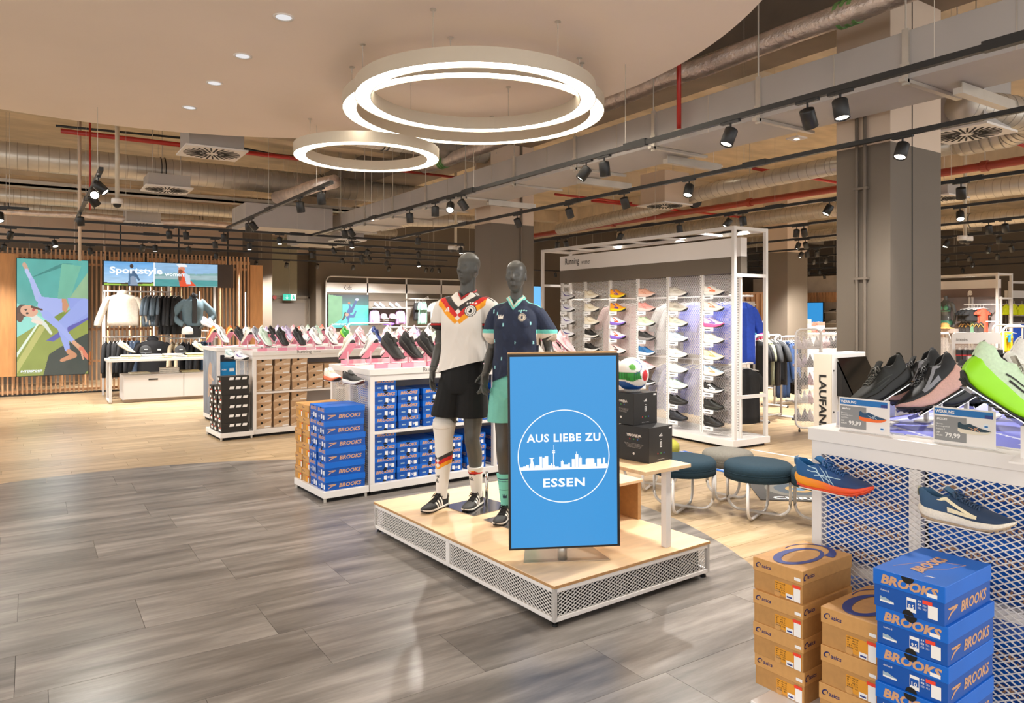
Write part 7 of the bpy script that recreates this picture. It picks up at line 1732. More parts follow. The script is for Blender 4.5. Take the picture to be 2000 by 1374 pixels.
o = empty('kids_screen', 'lit turquoise screen with a tumbling dancer in blue', 'screen', (p0_.x, YK-.06, p0_.z), 0); p.obj('panel', p1_.x-p0_.x, p1_.z-p0_.z, M_SPICT, o); MB().box(-.01, p1_.x-p0_.x+.01, .004, .05, -.01, p1_.z-p0_.z+.01).obj('bezel', M_BLACK, o); text('lettering', 'INTERSPORT', o, (.3, -.004, .1), .42, .05, mtl=M_SWHITE, bold=.04)
# shelves with shoes and bags
for py, dd_ in ((602, .3), (626, .05), (640, .05)):
    z = K(755, py).z; MB().box(xs[0]+.02, xs[1]-.02, -dd_, .0, z-.015, z).obj('shelf', M_WHITE, KW)
for i, px in enumerate((733, 743, 762, 774)):
    q = K(px, 596); 
    shoe(f'lilac kids shoe on a raised plate, {ORD[i]} from the left under the kids sign', (q.x-.12, YK-.15, q.z+.0), (0, R(30), 0), upper='c9b4cf', sole='e9e2ec', mark='f4f0f6', small=True, scale=.85)
    tag(MB().cyl((q.x, YK-.15, K(755, 602).z), (q.x, YK-.15, q.z-.05), .006, 6).obj('shoe_stand', M_WHITE), f'thin post under the lilac kids shoe, {ORD[i]} from the left', 'shoe stand')
for px, s_ in ((727, 1), (777, 1)):
    q = K(px, 634); o = empty('backpack', f'lilac backpack on the kids shelf, {"left" if px < 750 else "right"}', 'backpack', (q.x, YK-.16, q.z), 0, 'lilac backpacks')
    b = MB(); limb(b, [(0, 0, 0, .13, .08), (0, 0, .05, .15, .1), (0, 0, .25, .145, .1), (0, 0, .36, .12, .08), (0, 0, .4, .06, .04)], n=16, e=.7); b.obj('bag_body', mat('cloth_b48fc4', 'b48fc4', .7), o, True)
    b = MB(); limb(b, [(0, -.09, .05, .09, .03), (0, -.1, .12, .1, .04), (0, -.09, .22, .09, .03)], n=12, e=.7); b.obj('front_pocket', mat('cloth_d39ad0', 'd39ad0', .7), o, True); MB().tube([(-.03, 0, .39), (-.03, 0, .44), (.03, 0, .44), (.03, 0, .39)], .008, 6).obj('handle', mat('cloth_b48fc4', 'b48fc4', .7), o)
for i, px in enumerate((746, 763)):
    q = K(px, 622); o = empty('cap', f'mauve cap on the kids shelf, {"left" if i == 0 else "right"}', 'cap', (q.x, YK-.12, q.z), 0); MB().lathe([(0, .14), (.06, .13), (.1, .08), (.105, 0)], 16).obj('crown', mat('cloth_a08a98', 'a08a98', .8), o, True); b = MB(); b.grid(lambda u, v: ((v-.5)*.18, -.09-.09*u, .01-.02*u), 2, 5); b.obj('brim', M_TXTW, o)
q = K(755, 637); o = empty('belt_bag', 'violet belt bag between the lilac backpacks', 'bag', (q.x, YK-.14, q.z), 0); b = MB(); limb(b, [(-.17, 0, .07, .03, .03), (-.1, 0, .06, .06, .05), (0, 0, .05, .075, .06), (.1, 0, .06, .06, .05), (.17, 0, .07, .03, .03)], (0, 1, 0)); b.obj('pouch', mat('cloth_7a4fc0', '7a4fc0', .6), o, True)
zr_ = K(830, 585).z
for x0, x1 in ((xs[1], xs[2]), (xs[2], xs[3]), (xs[3], xs[4])): MB().tube([(x0, 0, zr_), (x0, -.3, zr_), (x1, -.3, zr_), (x1, 0, zr_)], .014, 8).obj('hanging_rail', M_WHITE, KW, True)
q = K(812, 590); hang_row((q.x, YK-.3), 0, .36, zr_, [(3, 'shirt', 'black kids shirt', '1d1f22', dict(w=.4, h=.55, sl=.14)), (5, 'shirt', 'mint print shirt', '9cc8bc', dict(w=.4, h=.66, sl=.14))], 'on the kids rail', 'kids shirts', face_=60)
q = K(846, 590); garment('white kids shirt hanging front on in the kids unit', 'shirt', (q.x, YK-.32, zr_), 0, 'efece8', w=.5, h=.6, sl=.2, dep=.06)
# low rails and aisle racks in front
for i, (px, py, D_, wpx) in enumerate(((722, 633, 15.6, 60), (860, 635, 15.2, 40))):
    c_ = W((px-1000)/1420*D_, D_); o = rack(('silver looped rack with oval sign before the kids screen', 'white looped rack before the white kids shirt')[i], (c_.x, c_.y), FR, 1.0 if i == 0 else .6, 1.42)
    MB().box(-.45 if i == 0 else -.25, .45 if i == 0 else .25, -.01, .01, 1.2, 1.38).obj('sign_plate', M_GALV2, o)
for i, px in enumerate((790, 830, 870)):
    c_ = W((px-1000)/1420*14.2, 14.2); o = rack(f'chrome aisle rail of hangers, {ORD[i]} from the left behind the left mannequin', (c_.x, c_.y), FR, .9, 1.36)
    for j in range(14):
        u_ = -.4+.06*j; garment_ = None
    hang_row((c_.x, c_.y), FR, .8, 1.36, [(6, 'shirt', ('grey', 'charcoal', 'white')[i]+' folded-over shirt', ('8f8f90', '2c2b2c', 'd8d6d4')[i], dict(w=.4, h=.6, sl=.16))], f'on the {ORD[i]} aisle rail', 'shirts on the aisle rails')
# exit door, sign, alarm
q0, q1 = GY(522, 583, 20.35), GY(601, 583, 20.35)
DR = struct(MB().box(q0.x, q1.x, 20.34, 20.4, 0, q0.z).obj('door_1', M_TAUPE2)); MB().box(q0.x+.1, q1.x-.1, 20.32, 20.34, 0, q0.z-.12).obj('leaf', mat('door_dark', '5a5048', .6), DR); MB().box(q0.x+.18, q0.x+.3, 20.29, 20.32, 1.0, 1.03).obj('handle', M_GALV, DR)
MB().box(q0.x-.08, q0.x, 20.3, 20.4, 0, q0.z+.06).box(q1.x, q1.x+.08, 20.3, 20.4, 0, q0.z+.06).box(q0.x-.08, q1.x+.08, 20.3, 20.4, q0.z, q0.z+.08).obj('frame', M_TAUPE, DR)
r0, r1 = GY(517, 578, 20.38), GY(580, 502, 20.38); struct(MB().box(r0.x, r1.x, 20.36, 20.4, r0.z, r1.z+.5).obj('trim_2', mat('sage_panel', '97917c', .7, noise_s=3, noise_a=.04)))
r0, r1 = GY(614, 560, 19.9), GY(616, 480, 19.9); struct(MB().box(r0.x, 14, 19.75, 20.4, 0, 4.7).obj('wall_kids', M_TAUPE))
r0 = GY(502, 560, 18.9); struct(MB().box(r0.x, r0.x+.35, 18.8, 20.4, 0, 4.7).obj('trim_3', M_TAUPE2))
q0, q1 = GY(553, 587, 20.1), GY(578, 575, 20.1); E = empty('exit_sign', 'green and white lit emergency exit sign above the door', 'sign', (q0.x, 20.1, q0.z), 0); w_, h_ = q1.x-q0.x, q1.z-q0.z
MB().box(0, w_, .0, .06, 0, h_).obj('housing', M_WHITE, E); b = MB(); b.add([(0, -.002, 0), (w_*.6, -.002, 0), (w_*.6, -.002, h_), (0, -.002, h_)], [(0, 1, 2, 3)]); b.obj('green_field', mat('exit_green', (.0, .42, .28), emit=1.4), E, fix=False)
b = MB(); b.add([(w_*.6, -.002, 0), (w_, -.002, 0), (w_, -.002, h_), (w_*.6, -.002, h_)], [(0, 1, 2, 3)]); b.obj('white_field', mat('exit_white', (.75, 1, .9), emit=1.2), E, fix=False)
b = MB(); b.add([(w_*x, -.004, h_*z) for x, z in ((.27, .85), (.33, .85), (.33, .45), (.42, .45), (.3, .15), (.18, .45), (.27, .45))], [tuple(range(7))]); b.obj('arrow', M_SWHITE, E, fix=False)
b = MB(); b.lathe([(0, 0), (.02, 0)], 8); b = MB(); b.bar((w_*.82, -.004, h_*.3), (w_*.8, -.004, h_*.65), .03, .002, up=(0, 1, 0)); b.bar((w_*.8, -.004, h_*.35), (w_*.7, -.004, h_*.15), .02, .002, up=(0, 1, 0)); b.bar((w_*.82, -.004, h_*.35), (w_*.9, -.004, h_*.15), .02, .002, up=(0, 1, 0)); b.bar((w_*.72, -.004, h_*.6), (w_*.9, -.004, h_*.5), .02, .002, up=(0, 1, 0)); b.bar((w_*.8, -.004, h_*.72), (w_*.8, -.004, h_*.84), .035, .002, up=(0, 1, 0)); b.obj('running_figure', mat('exit_green', (.0, .42, .28), emit=1.4), E)
MB().cyl((w_/2, .03, h_), (w_/2, .03, 4.7-q0.z), .006, 6).obj('hanger_rod', M_GALV, E)
q = GY(529, 581, 20.25); A = empty('alarm_light', 'white alarm box with a red beacon left of the exit sign', 'alarm light', (q.x, 20.3, q.z), 0); MB().box(-.12, .03, -.05, .04, -.08, .1).obj('box', M_WHITE, A); MB().cyl((.09, -.1, 0), (.09, -.02, 0), .055, 14).obj('beacon', mat('beacon_red', '8a1f1a', .3), A); MB().box(.03, .09, -.02, .04, -.02, .02).obj('arm', M_WHITE, A)
q = GY(519, 627, 20.3); A = empty('fire_alarm', 'small red fire alarm box on the wall beside the exit door', 'alarm', (q.x, 20.33, q.z), 0); MB().box(-.06, .06, -.04, .06, -.08, .08).obj('box', M_RED, A)
# ================================================================== RIGHT HALF, BEHIND
def DL(x, y, z): return (QD.x+x*cA-y*sA_, QD.y+x*sA_+y*cA, z)
# garments hung on the back of the display wall (seen through the mesh and past its end)
BKR = empty('back_rail', 'white hanging rails on the rear side of the display wall', 'hanging rail', DL(0, 0, 0), ang)
for z, x0, x1 in ((1.86, .5, 3.75), (1.0, .5, 3.75)): MB().tube([(x0, dp-.4, z), (x0, .64, z), (x1, .64, z), (x1, dp-.4, z)], .012, 8).obj('rail', M_WHITE, BKR)
def back_row(x0, x1, z, items, where, face_=85):
    mx = (x0+x1)/2; p_ = DL(mx, .64, z); hang_row((p_[0], p_[1]), ang, x1-x0, z, items, where, 'garments behind the display wall', face_=face_)
back_row(3.15, 3.65, 1.86, [(5, 'shirt', 'royal blue long shirt', '2a50c4', dict(w=.36, h=.8, sl=.3))], 'on the upper rear rail at the end')
back_row(3.15, 3.7, 1.0, [(6, 'shirt', 'black sports shirt', '1b1b1c', dict(w=.42, h=.7, sl=.2))], 'on the lower rear rail at the end')
back_row(2.75, 3.1, 1.86, [(4, 'shirt', 'violet blue shirt', '6a74c4', dict(w=.44, h=.7, sl=.3))], 'upper rear rail, behind the fifth column')
back_row(2.2, 2.8, 1.86, [(4, 'shirt', 'light grey shirt', 'c4bfbe', dict(w=.44, h=.66, sl=.3))], 'upper rear rail, behind the fourth column')
back_row(1.0, 1.8, 1.86, [(4, 'shirt', 'dusty rose shirt', 'c9a3a0', dict(w=.44, h=.8, sl=.3))], 'upper rear rail, behind the second column')
back_row(2.7, 3.1, 1.0, [(4, 'shirt', 'lilac blue shirt', '8a90c8', dict(w=.44, h=.66, sl=.3))], 'lower rear rail, behind the fifth column')
back_row(2.2, 2.8, 1.0, [(4, 'shirt', 'blue grey shirt', '8f96bd', dict(w=.44, h=.66, sl=.3))], 'lower rear rail, behind the fourth column')
def rack_at(label, px, D_, L, H, rz=FR, **k):
    c_ = W((px-1000)/1420*D_, D_); o = rack(label, (c_.x, c_.y), rz, L, H, **k); return o, (c_.x, c_.y)
o, c_ = rack_at('white looped rack with grey shirts beside the display wall', 1500, 11.2, .7, 1.30)
hang_row(c_, FR, .55, 1.30, [(2, 'shirt', 'black shirt', '232325', dict(w=.46, h=.66, sl=.2)), (2, 'shirt', 'sage shirt', '8f927a', dict(w=.46, h=.66, sl=.2)), (3, 'shirt', 'anthracite shirt', '3a3b3e', dict(w=.48, h=.68, sl=.22))], 'on the rack beside the display wall', 'shirts on the first aisle rack', face_=60)
o, c_ = rack_at('white rack with navy trousers in front of the slim column', 1537, 13.0, .75, 1.22)
hang_row(c_, FR, .6, 1.22, [(3, 'trousers', 'navy trousers', '22385c', dict(w=.36, h=.98, legs=1, dep=.05)), (3, 'jacket', 'navy sweat jacket', '27406a', dict(w=.44, h=.72, sl=.55)), (2, 'trousers', 'black trousers', '1a1a1c', dict(w=.36, h=.95, legs=1, dep=.05))], 'on the rack before the slim column', 'navy sportswear on the second aisle rack', face_=60)
o, c_ = rack_at('low white rack far behind the display wall end', 1470, 15.5, .9, 1.45)
hang_row(c_, FR, .7, 1.45, [(3, 'shirt', 'teal top', '2f7f8a', dict(w=.42, h=.5, sl=.15)), (3, 'shirt', 'magenta top', 'd0286a', dict(w=.42, h=.5, sl=.15)), (2, 'shirt', 'white top', 'e6e2de', dict(w=.42, h=.5, sl=.15))], 'on the far low rack', 'tops on the far low rack', face_=70)
# rounded mesh rack with small tops
def mesh_rack(label, px, D_, Wd, H, rz, z0=.06, sign=None):
    c_ = W((px-1000)/1420*D_, D_); o = empty('mesh_rack', label, 'mesh rack', (c_.x, c_.y, 0), rz, 'rounded white mesh racks'); r = .09
    arc = []
    for cx_, cz_, a0 in ((Wd/2-r, H-r, 0), (-Wd/2+r, H-r, 90), (-Wd/2+r, z0+r, 180), (Wd/2-r, z0+r, 270)):
        for t in np.linspace(0, 90, 5): arc.append((cx_+r*math.cos(R(a0+t)), 0, cz_+r*math.sin(R(a0+t))))
    MB().tube(arc, .014, 8, closed=True).obj('tube_frame', M_WHITE, o, True)
    mesh_panel(o, (-Wd/2+.012, 0, z0+.03), Wd-.024, H-z0-.06, px=.036, pz=.02, t=.003)
    for sx in (-1, 1): MB().cyl((sx*(Wd/2-.05)-.01, 0, .022), (sx*(Wd/2-.05)+.01, 0, .022), .022, 12).cyl((sx*(Wd/2-.05), 0, .03), (sx*(Wd/2-.05), 0, z0), .008, 8).obj('castor', M_BLACK, o)
    return o, c_
o1, cA1 = mesh_rack('tall rounded mesh rack with pale sports bras, left panel', 1579, 10.0, .34, 1.42, face(8))
o2, cA2 = mesh_rack('tall rounded mesh rack panel behind the kiosk, right panel', 1623, 10.25, .34, 1.42, face(-10))
bm2 = MB()
for sg in (-1, 1): limb(bm2, [(sg*.05, 0, -.14, .045, .03), (sg*.05, -.01, -.10, .048, .04), (sg*.045, 0, -.05, .022, .02), (sg*.045, 0, 0, .01, .008)], n=10)
limb(bm2, [(-.12, 0, -.15, .012, .02), (0, 0, -.155, .02, .025), (.12, 0, -.15, .012, .02)], (0, 1, 0), 8); bra = bm2.mesh('cups', M_WHITE, True)
cs_ = ['e9dfe2', 'd9b4c0', 'f0ecea', 'c9bccb', 'e6c9cf', '8a8a90', '3a3a3e']
for ri in range(5):
    for ci in range(4):
        c_ = cA1 if ci < 2 else cA2; fr = face(8) if ci < 2 else face(-10); u_ = (-.08 if ci % 2 == 0 else .08); z = 1.32-.25*ri
        oo = empty('sports_bra', f'small pale sports bra behind the mesh, {ORD[ri]} row, {ORD[ci]} from the left', 'bra', (c_.x+u_*math.cos(fr)-.06*math.sin(fr), c_.y+u_*math.sin(fr)+.06*math.cos(fr), z), fr+R(rnd.uniform(-14, 14)), 'sports bras on the mesh rack')
        q = put('cups', bra, oo); q.material_slots[0].link = 'OBJECT'; k_ = cs_[(ri*3+ci*2) % 7]; q.material_slots[0].material = mat('cloth_'+k_, k_, .85, noise_s=25, noise_a=.1); MB().tube([(0, -.06, .012), (0, .0, .012), (0, .02, 0)], .003, 5).obj('hook', M_WHITE, oo)
# far shoe wall with wooden band and blue screen
XW = 24.0
a, c = GX(1550, 700, XW), GX(1640, 570, XW)
FW = empty('far_shoe_wall', 'distant shoe wall with wooden top band between two columns', 'wall unit', (XW, 0, 0), 0)
y0, y1 = min(a.y, c.y)-2.0, max(a.y, c.y)+2.0
MB().box(.2, .3, y0, y1, 0, 3.0).obj('back_board', mat('pale_board', 'b5aca2', .7, noise_s=4, noise_a=.1), FW)
zt_, zb_ = GX(1590, 572, XW).z, GX(1590, 591, XW).z
b_ = MB().box(-.02, .02, -.02, .02, zb_, zt_).mesh('slat', M_SLAT)
yy = y0
while yy < y1: put('slat', b_, FW, (.1, yy, 0)); yy += .12
MB().box(.13, .2, y0, y1, zb_, zt_).obj('band_board', M_SLAT, FW)
for z in (zb_-.35, zb_-.75, zb_-1.15, zb_-1.55): MB().box(-.15, .2, y0, y1, z-.02, z).obj('shelf', M_WHITE, FW)
n = 0
for ri, z in enumerate((zb_-.35, zb_-.75, zb_-1.15)):
    for yy in np.arange(y0+.2, y1-.2, .42):
        py_ = GX(1500, 612, XW); r_ = XW*CA-yy*SA; d_ = XW*SA+yy*CA; pxx = 1000+1420*r_/d_
        if 1545 < pxx < 1632: n += 1; shoe(f'tiny distant shoe on the far wall, {ORD[ri]} shelf, {ORD[int((pxx-1545)/9) % 14]} place', (XW+.0, yy-.15, z+.001), (0, 0, R(90)), upper=('e8e4e0', '2a2a2c', '9a9aa0')[n % 3], sole='e0dcd8', style=None, small=True, group='shoes on the far wall')
p0_, p1_ = GX(1607, 636, XW-.5), GX(1577, 592, XW-.5)
o = empty('far_screen', 'small plain blue upright screen on the far shoe wall', 'screen', (XW-.5, min(p0_.y, p1_.y), p0_.z), 0); hh = p1_.z-p0_.z; ww_ = abs(p1_.y-p0_.y)
MB().box(0, .06, -.02, ww_+.25, -.02, hh+.02).obj('bezel', M_BLACK, o); MB().box(-.004, 0, 0, ww_, 0, hh).obj('panel', M_LAPIS, o); MB().box(.06, .5, ww_*.4, ww_*.6, hh*.3, hh*.6).obj('mount', M_BLACK, o)
for i, (px, col, h_) in enumerate(((1565, 'e6e2dd', .34), (1573, 'd9a37a', .42), (1585, 'c25a4a', .3), (1599, 'b8685a', .34))):
    D_ = 17.; c_ = W((px-1000)/1420*D_, D_); o = empty('product_carton', ('white', 'peach', 'red', 'rust')[i]+' carton on the counter far behind the mesh rack', 'carton', (c_.x, c_.y, 1.18), face(0)); MB().box(-.1, .1, -.1, .1, 0, h_*.75).obj('carton', mat('card_'+col, col, .5, noise_s=6, noise_a=.1), o); MB().box(-.1, .1, -.102, -.1, h_*.2, h_*.5).obj('print_patch', mat('card_patch'+col, 'f0e6dc' if i else 'c84a3a', .5), o)
c_ = W((1590-1000)/1420*17, 17.); o = empty('counter', 'white counter far behind the mesh rack', 'counter', (c_.x, c_.y, 0), face(0)); MB().box(-.7, .6, -.2, .4, .0, 1.15).obj('body', M_WHITE2, o); MB().box(-.72, .62, -.22, .42, 1.15, 1.18).obj('top', M_WHITE, o)
# curved wooden portal piece at far left of the slim column
a = W((1468-1000)/1420*19.5, 19.5); o = empty('wooden_portal', 'distant wooden slatted wall piece left of the slim column', 'wall unit', (a.x, a.y, 0), face(0))
MB().box(-.45, .45, 0, .1, .0, 2.2).obj('board', M_SLAT, o)
for k in range(7): MB().box(-.42+.13*k, -.36+.13*k, -.05, 0, .05, 2.15).obj('slat', M_SLAT, o)
MB().box(-.35, .05, -.12, -.05, .1, 1.95).obj('white_panel', M_WHITE2, o)
# ---------------------------------------------------------------- swimwear wall unit
e0 = W((1948-1000)/1420*16.6, 16.6); e1 = W((1800-1000)/1420*18.2, 18.2); sa = math.atan2(e0.y-e1.y, e0.x-e1.x); LS = (e0-e1).length
SWU = empty('swimwear_wall_unit', 'white framed display wall with swimwear right of the nearest column', 'display wall', (e1.x, e1.y, 0), sa)
HS_ = 2.56; dps = .55
for x in (0, LS):
    for y in (0, dps): MB().box(x-.025, x+.025, y-.025, y+.025, .05, HS_).obj('frame_post', M_WHITE, SWU)
    for z in (.7, 1.98, HS_-.025): MB().box(x-.02, x+.02, .02, dps-.02, z-.02, z+.02).obj('cross_bar', M_WHITE, SWU)
for y in (0, dps): MB().box(0, LS, y-.025, y+.025, HS_-.05, HS_).obj('top_rail', M_WHITE, SWU)
MB().box(-.02, LS+.02, -.05, dps+.05, .03, .12).obj('base_board', M_WHITE, SWU)
MB().box(.0, LS-.03, .12, .2, 2.22, 2.42).obj('header_board', M_WHITE2, SWU); MB().box(.0, LS-.03, .115, .205, 2.02, 2.22).obj('grey_header', mat('mauve_header', '6f5d58', .6, noise_s=4, noise_a=.05), SWU)
MB().box(0, LS-.03, .24, .26, .1, 2.02).obj('back_panel', mat('pale_back', 'b3a8a8', .6, noise_s=3, noise_a=.1), SWU)
def sx_(px):      # local x of a pixel column on the unit front
    best = min(np.linspace(-1, LS+1, 400), key=lambda t: abs(1000+1420*((e1.x+t*math.cos(sa))*CA-(e1.y+t*math.sin(sa))*SA)/((e1.x+t*math.cos(sa))*SA+(e1.y+t*math.sin(sa))*CA)-px)); return float(best)
def sz_(px, py): t = sx_(px); x, y = e1.x+t*math.cos(sa), e1.y+t*math.sin(sa); return HC-(py-612)/1420*(x*SA+y*CA)
for px in (1840, 1891, 1946): x = sx_(px); MB().box(x-.05, x-.015, .1, .13, .12, 2.02).box(x+.015, x+.05, .1, .13, .12, 2.02).obj('slotted_post', M_WHITE, SWU)
x = sx_(1889); text('emblem', 'e', SWU, (x, .11, 2.12), .11, .12, mtl=M_TXTW, bold=.05); MB().box(x-.055, x-.03, .108, .114, 2.04, 2.12).obj('emblem_stem', M_TXTW, SWU)
for x0, x1, z in ((sx_(1893), sx_(1945), sz_(1920, 595)), (sx_(1878), sx_(1945), sz_(1910, 628))): MB().tube([(x0, .12, z), (x0, -.2, z), (x1, -.2, z), (x1, .12, z)], .012, 8).obj('hanging_rail', M_WHITE, SWU)
def SL(x, y, z): return (e1.x+x*math.cos(sa)-y*math.sin(sa), e1.y+x*math.sin(sa)+y*math.cos(sa), z)
zt_ = sz_(1860, 578); zb_ = sz_(1860, 640); x = sx_(1861)
TM = empty('torso_mannequin', 'headless grey female torso wearing a green bikini', 'mannequin', SL(x, -.28, zb_), sa); Hm = zt_-zb_; s_ = Hm/.82
b = MB(); b.T = Matrix.Scale(s_, 4)
limb(b, [(0, 0, 0, .15, .1), (0, 0, .1, .165, .11), (0, 0, .22, .14, .1), (0, 0, .32, .115, .085), (0, -.01, .44, .135, .1), (0, 0, .55, .15, .1), (0, 0, .64, .13, .07), (0, 0, .7, .055, .05), (0, 0, .82, .05, .05)])
for sg in (-1, 1): ball(b, (sg*.065, -.09, .47), (.06, .05, .06)); limb(b, [(sg*.12, 0, .63, .05, .05), (sg*.19, .0, .56, .045, .045), (sg*.22, .02, .35, .036, .036), (sg*.23, -.02, .12, .025, .025), (sg*.22, -.06, -.0, .02, .02)])
me, _ = fuse(b, 'body', mat('mannequin_gloss', '55585a', .22), .012, 2); put('body', me, TM)
b = MB(); b.T = Matrix.Scale(s_, 4); 
for sg in (-1, 1): ball(b, (sg*.066, -.098, .47), (.062, .048, .058)); b.tube([(sg*.08, -.1, .52), (sg*.06, -.06, .62), (sg*.03, .0, .69)], .008, 6)
limb(b, [(-.13, -.02, .43, .02, .09), (0, -.08, .42, .02, .03), (.13, -.02, .43, .02, .09)], (0, 0, 1)); b.obj('bikini_top', mat('cloth_4a8a70', '4a8a70', .6), TM, True)
b = MB(); b.T = Matrix.Scale(s_, 4); limb(b, [(0, 0, .04, .1, .08), (0, 0, .08, .172, .118), (0, 0, .16, .165, .115), (0, 0, .18, .158, .11)]); b.obj('bikini_bottom', MATS['cloth_4a8a70'], TM, True)
o = empty('straw_hat', 'straw hat with wide brim at the feet of the bikini torso', 'hat', SL(sx_(1866), -.42, zb_-.02), sa); MB().lathe([(0, .14), (.06, .135), (.09, .1), (.1, .03), (.2, .0), (.2, .006), (.1, .04)], 24).obj('brim_and_crown', mat('straw', 'd8a860', .7, noise_s=60, noise_a=.2), o, True)
MB().box(sx_(1826), sx_(1888), -.5, .12, zb_-.12, zb_-.02).obj('sign_shelf', mat('sign_shelf_taupe', 'a89a92', .5), SWU); text('lettering', 'Badeschuhe', SWU, (sx_(1850), -.501, zb_-.07), .4, .04, mtl=M_TXTW)
q = SL(sx_(1916), -.2, 0); hang_row((q[0], q[1]), sa, .4, sz_(1920, 596), [(4, 'briefs', 'black swim briefs', '1e1e20', dict(w=.5, h=.3, sl=.04, dep=.08)), (2, 'swimsuit', 'orange to red swimsuit', 'd8523a', dict(w=.2, h=.6, sl=.02))], 'on the swimwear rail', 'swimwear', face_=68)
for i, px in enumerate((1893, 1899, 1906, 1915, 1923, 1931)):
    o = empty('sandal', f'{("black and gold", "black and gold", "black", "green striped", "green striped", "green")[i]} sandal standing on edge, {ORD[i]} from the left', 'sandal', SL(sx_(px), -.3, zb_-.10), sa+R(20)); MB().prism([(-.05, 0), (.05, 0), (.055, .2), (.0, .25), (-.055, .2)], -.012, .012, 'xz').obj('footbed', mat('sandal_'+'gggk'[i % 4], '2a2624' if i < 3 else '5c7f64', .6), o); MB().bar((-.05, -.02, .12), (0, -.04, .2), .02, .01).bar((.05, -.02, .12), (0, -.04, .2), .02, .01).obj('strap', mat('strap_gold', 'c89a50', .4), o)
MB().box(sx_(1888), sx_(1942), -.4, .1, zb_-.12, zb_-.10).obj('sandal_shelf', M_WHITE, SWU)
# pink garments half hidden by the column
q = SL(sx_(1826), -.1, 0); garment('magenta print top beside the bikini torso', 'top', (q[0], q[1], sz_(1826, 605)), sa, 'a82a6a', w=.4, h=.5, sl=.1)
# ---------------------------------------------------------------- accessories rack
c_ = W((1906-1000)/1420*10.2, 10.2); AR_ = empty('accessories_rack', 'white rounded rack with packed socks and gloves in front of the swimwear', 'rack', (c_.x, c_.y, 0), face(0)); wA = .70; HA = 1.37
b = MB(); pr = [(-wA/2+.07*(1-math.cos(t))-0, HA-.07+.07*math.sin(t)) for t in np.linspace(0, math.pi/2, 5)]
outl = [(-wA/2, HA-.16)]+pr+[(-x, z) for x, z in pr[::-1]]+[(wA/2, HA-.16)]
b.prism(outl, -.02, .0, 'xz'); b.obj('header_board', M_WHITE, AR_); MB().box(-wA/2, -wA/2+.05, -.02, .02, .1, HA-.16).box(wA/2-.03, wA/2, -.02, .02, .1, HA-.16).obj('side_post', M_WHITE, AR_)
MB().box(-wA/2, wA/2, -.3, .3, .04, .1).obj('base_board', M_WHITE, AR_)
text('lettering', 'Accessoires', AR_, (-wA/2+.14, -.022, HA-.1), .16, .05, mtl=M_TXT); mesh_panel(AR_, (-wA/2+.05, .0, .12), wA-.1, HA-.3)
cm_ = W((1838-1000)/1420*10.4, 10.4); MR_ = empty('mesh_rack', 'mesh end of the accessories gondola right of the nearest column', 'mesh rack', (cm_.x, cm_.y, 0), face(-25), 'rounded white mesh racks'); mesh_panel(MR_, (-.2, 0, .1), .4, 1.2); MB().tube([(-.2, 0, .05), (-.2, 0, 1.25), (-.14, 0, 1.35), (.14, 0, 1.35), (.2, 0, 1.25), (.2, 0, .05)], .02, 8).obj('tube_frame', M_WHITE, MR_, True)
pk = {}
for ri in range(3):
    for ci in range(9):
        x = -wA/2+.07+.073*ci; z = HA-.24-.21*ri; blue = ci >= 7
        c1_ = ('2557a8' if blue else ['2a2a2c', '3a3a3e', 'e4e0da', '2a2a2c', '55565a', '2a2a2c', 'd8d4ce'][(ci+ri) % 7])
        o = empty('sock_pack', f'{"blue and black" if blue else "dark"} sock pack on the accessories rack, {ORD[ri]} row, {ORD[ci]} from the left', 'sock pack', (c_.x+x*math.cos(face(0))+.06*math.sin(face(0))*1, c_.y+x*math.sin(face(0))-.06*math.cos(face(0)), z), face(0)+R(rnd.uniform(-12, 12)), 'sock packs on the accessories rack')
        for kk, (z0, z1, w_, m_) in enumerate(((-.0, -.07, .055, '2c2c2e'), (-.07, -.085, .06, 'c8262a'), (-.085, -.18, .05, c1_))):
            key = (z0, z1, w_, m_)
            if key not in pk:
                b = MB(); b.prism([(-w_/2, z1), (w_/2, z1), (w_/2, z0), (-w_/2, z0)], -.016, .016, 'xz'); pk[key] = b.mesh(('card_header', 'red_band', 'socks')[kk], mat('pack_'+m_, m_, .6, noise_s=30, noise_a=.15), fix=True)
            put(('card_header', 'red_band', 'socks')[kk], pk[key], o)
        if 'hook' not in pk: pk['hook'] = MB().tube([(0, -.03, .01), (0, .06, .012)], .003, 5).box(-.012, .012, -.034, -.03, .0, .03).mesh('hook', M_WHITE)
        put('hook', pk['hook'], o)
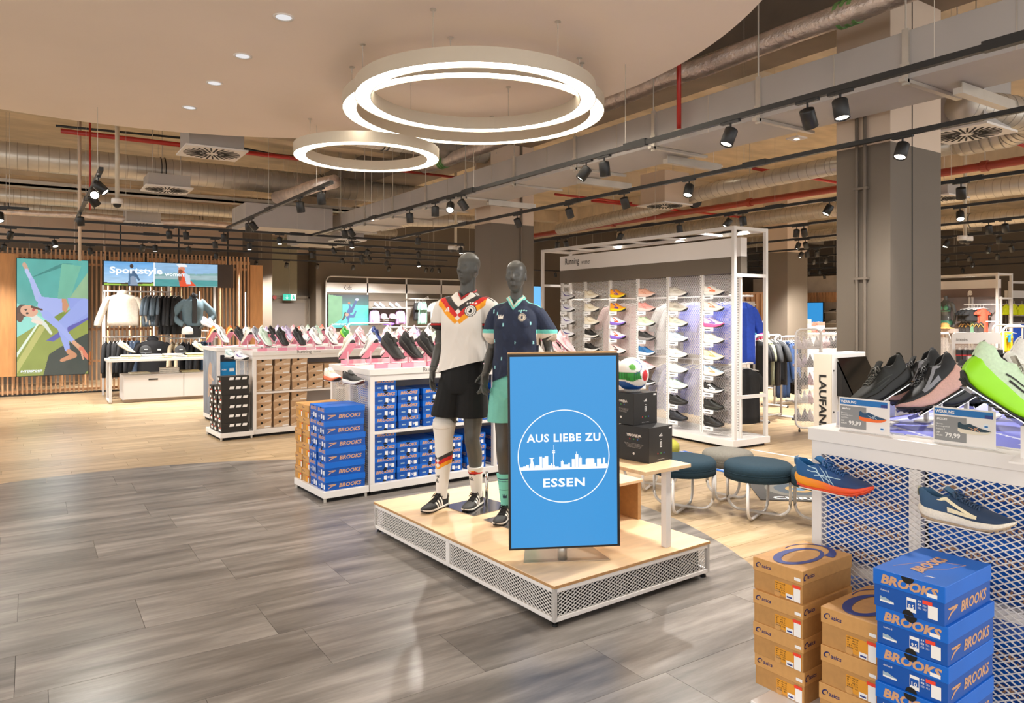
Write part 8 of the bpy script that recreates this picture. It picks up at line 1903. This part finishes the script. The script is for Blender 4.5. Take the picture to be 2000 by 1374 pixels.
# ---------------------------------------------------------------- far right colour displays
e0 = W((1975-1000)/1420*19.5, 19.5); FRU = empty('team_wall_unit', 'white framed wall with neon yellow and blue shirts at the right edge', 'display wall', (e0.x, e0.y, 0), R(-12))
MB().box(0, 3, .1, .18, 2.05, 2.25).obj('header_board', M_WHITE2, FRU); MB().box(0, 3, .12, .16, 0, 2.05).obj('back_panel', mat('brown_back', '5e5248', .7), FRU)
for x in (0, 1.2, 2.4): MB().box(x-.03, x+.03, 0, .06, 0, 2.5).obj('frame_post', M_WHITE, FRU)
MB().box(0, 3, 0, .06, 2.44, 2.5).box(0, 3, -.05, .06, 1.36, 1.40).box(0, 3, -.25, .06, 1.56, 1.58).obj('rail', M_WHITE, FRU)
for i, px in enumerate((1966, 1981, 1996)):
    q = W((px-1000)/1420*19.2, 19.2); garment(f'neon yellow shirt at the right edge, {ORD[i]} from the left', 'shirt', (q.x, q.y, HC+18/1420*19.2+.06), face(0)+R(10), 'e4ee1e', w=.24, h=.28, sl=.03, dep=.03, group='neon shirts')
q = W((1995-1000)/1420*19.0, 19.0); garment('bright blue shirt below the neon ones', 'shirt', (q.x, q.y, HC-16/1420*19), face(0), '1f50c0', w=.5, h=.6, sl=.2)
q = W((1966-1000)/1420*14, 14.); palm = garment('yellow shorts with blue palm print at the right edge', 'shorts', (q.x, q.y, HC-36/1420*14+.06), face(0), 'f2cf1a', w=.22, h=.38, legs=1, dep=.05, name='shorts'); MB().box(-.02, .02, -.09, -.07, -.26, -.14).bar((-.07, -.085, -.1), (.07, -.085, -.15), .02, .01).bar((-.06, -.085, -.16), (.06, -.085, -.09), .02, .01).obj('palm_print', mat('palm_blue', '1f8ac8', .6), palm)
q = W((1990-1000)/1420*12, 12.); garment('green shirt hanging low at the right edge', 'shirt', (q.x, q.y, HC-66/1420*12+.05), face(0)+R(20), '3f9a6a', w=.34, h=.5, sl=.2)
for i, (px, py, D_, Ht) in enumerate(((1968, 640, 13.5, 1.42), (1992, 640, 12.0, 1.42))):
    o, c_ = rack_at(('white looped rack holding the palm shorts', 'white looped rack at the right image edge')[i], px, D_, .55, Ht, rz=face(0))
# plain blue screen glimpsed between woman and display wall
p0_, p1_ = GY(1036, 650, 19.4), GY(1056, 560, 19.4); o = empty('far_screen', 'light blue screen far behind, between the female mannequin and the display wall', 'screen', (p0_.x-.3, 19.4, p0_.z), 0); MB().box(0, p1_.x-p0_.x+.3, -.004, 0, 0, p1_.z-p0_.z).obj('panel', mat('pale_screen', (.16, .5, .95), emit=1.0), o); MB().box(-.02, p1_.x-p0_.x+.32, .0, .06, -.02, p1_.z-p0_.z+.02).obj('bezel', M_BLACK, o); MB().box(.2, .4, .06, .35, .2, .6).obj('mount', M_BLACK, o)
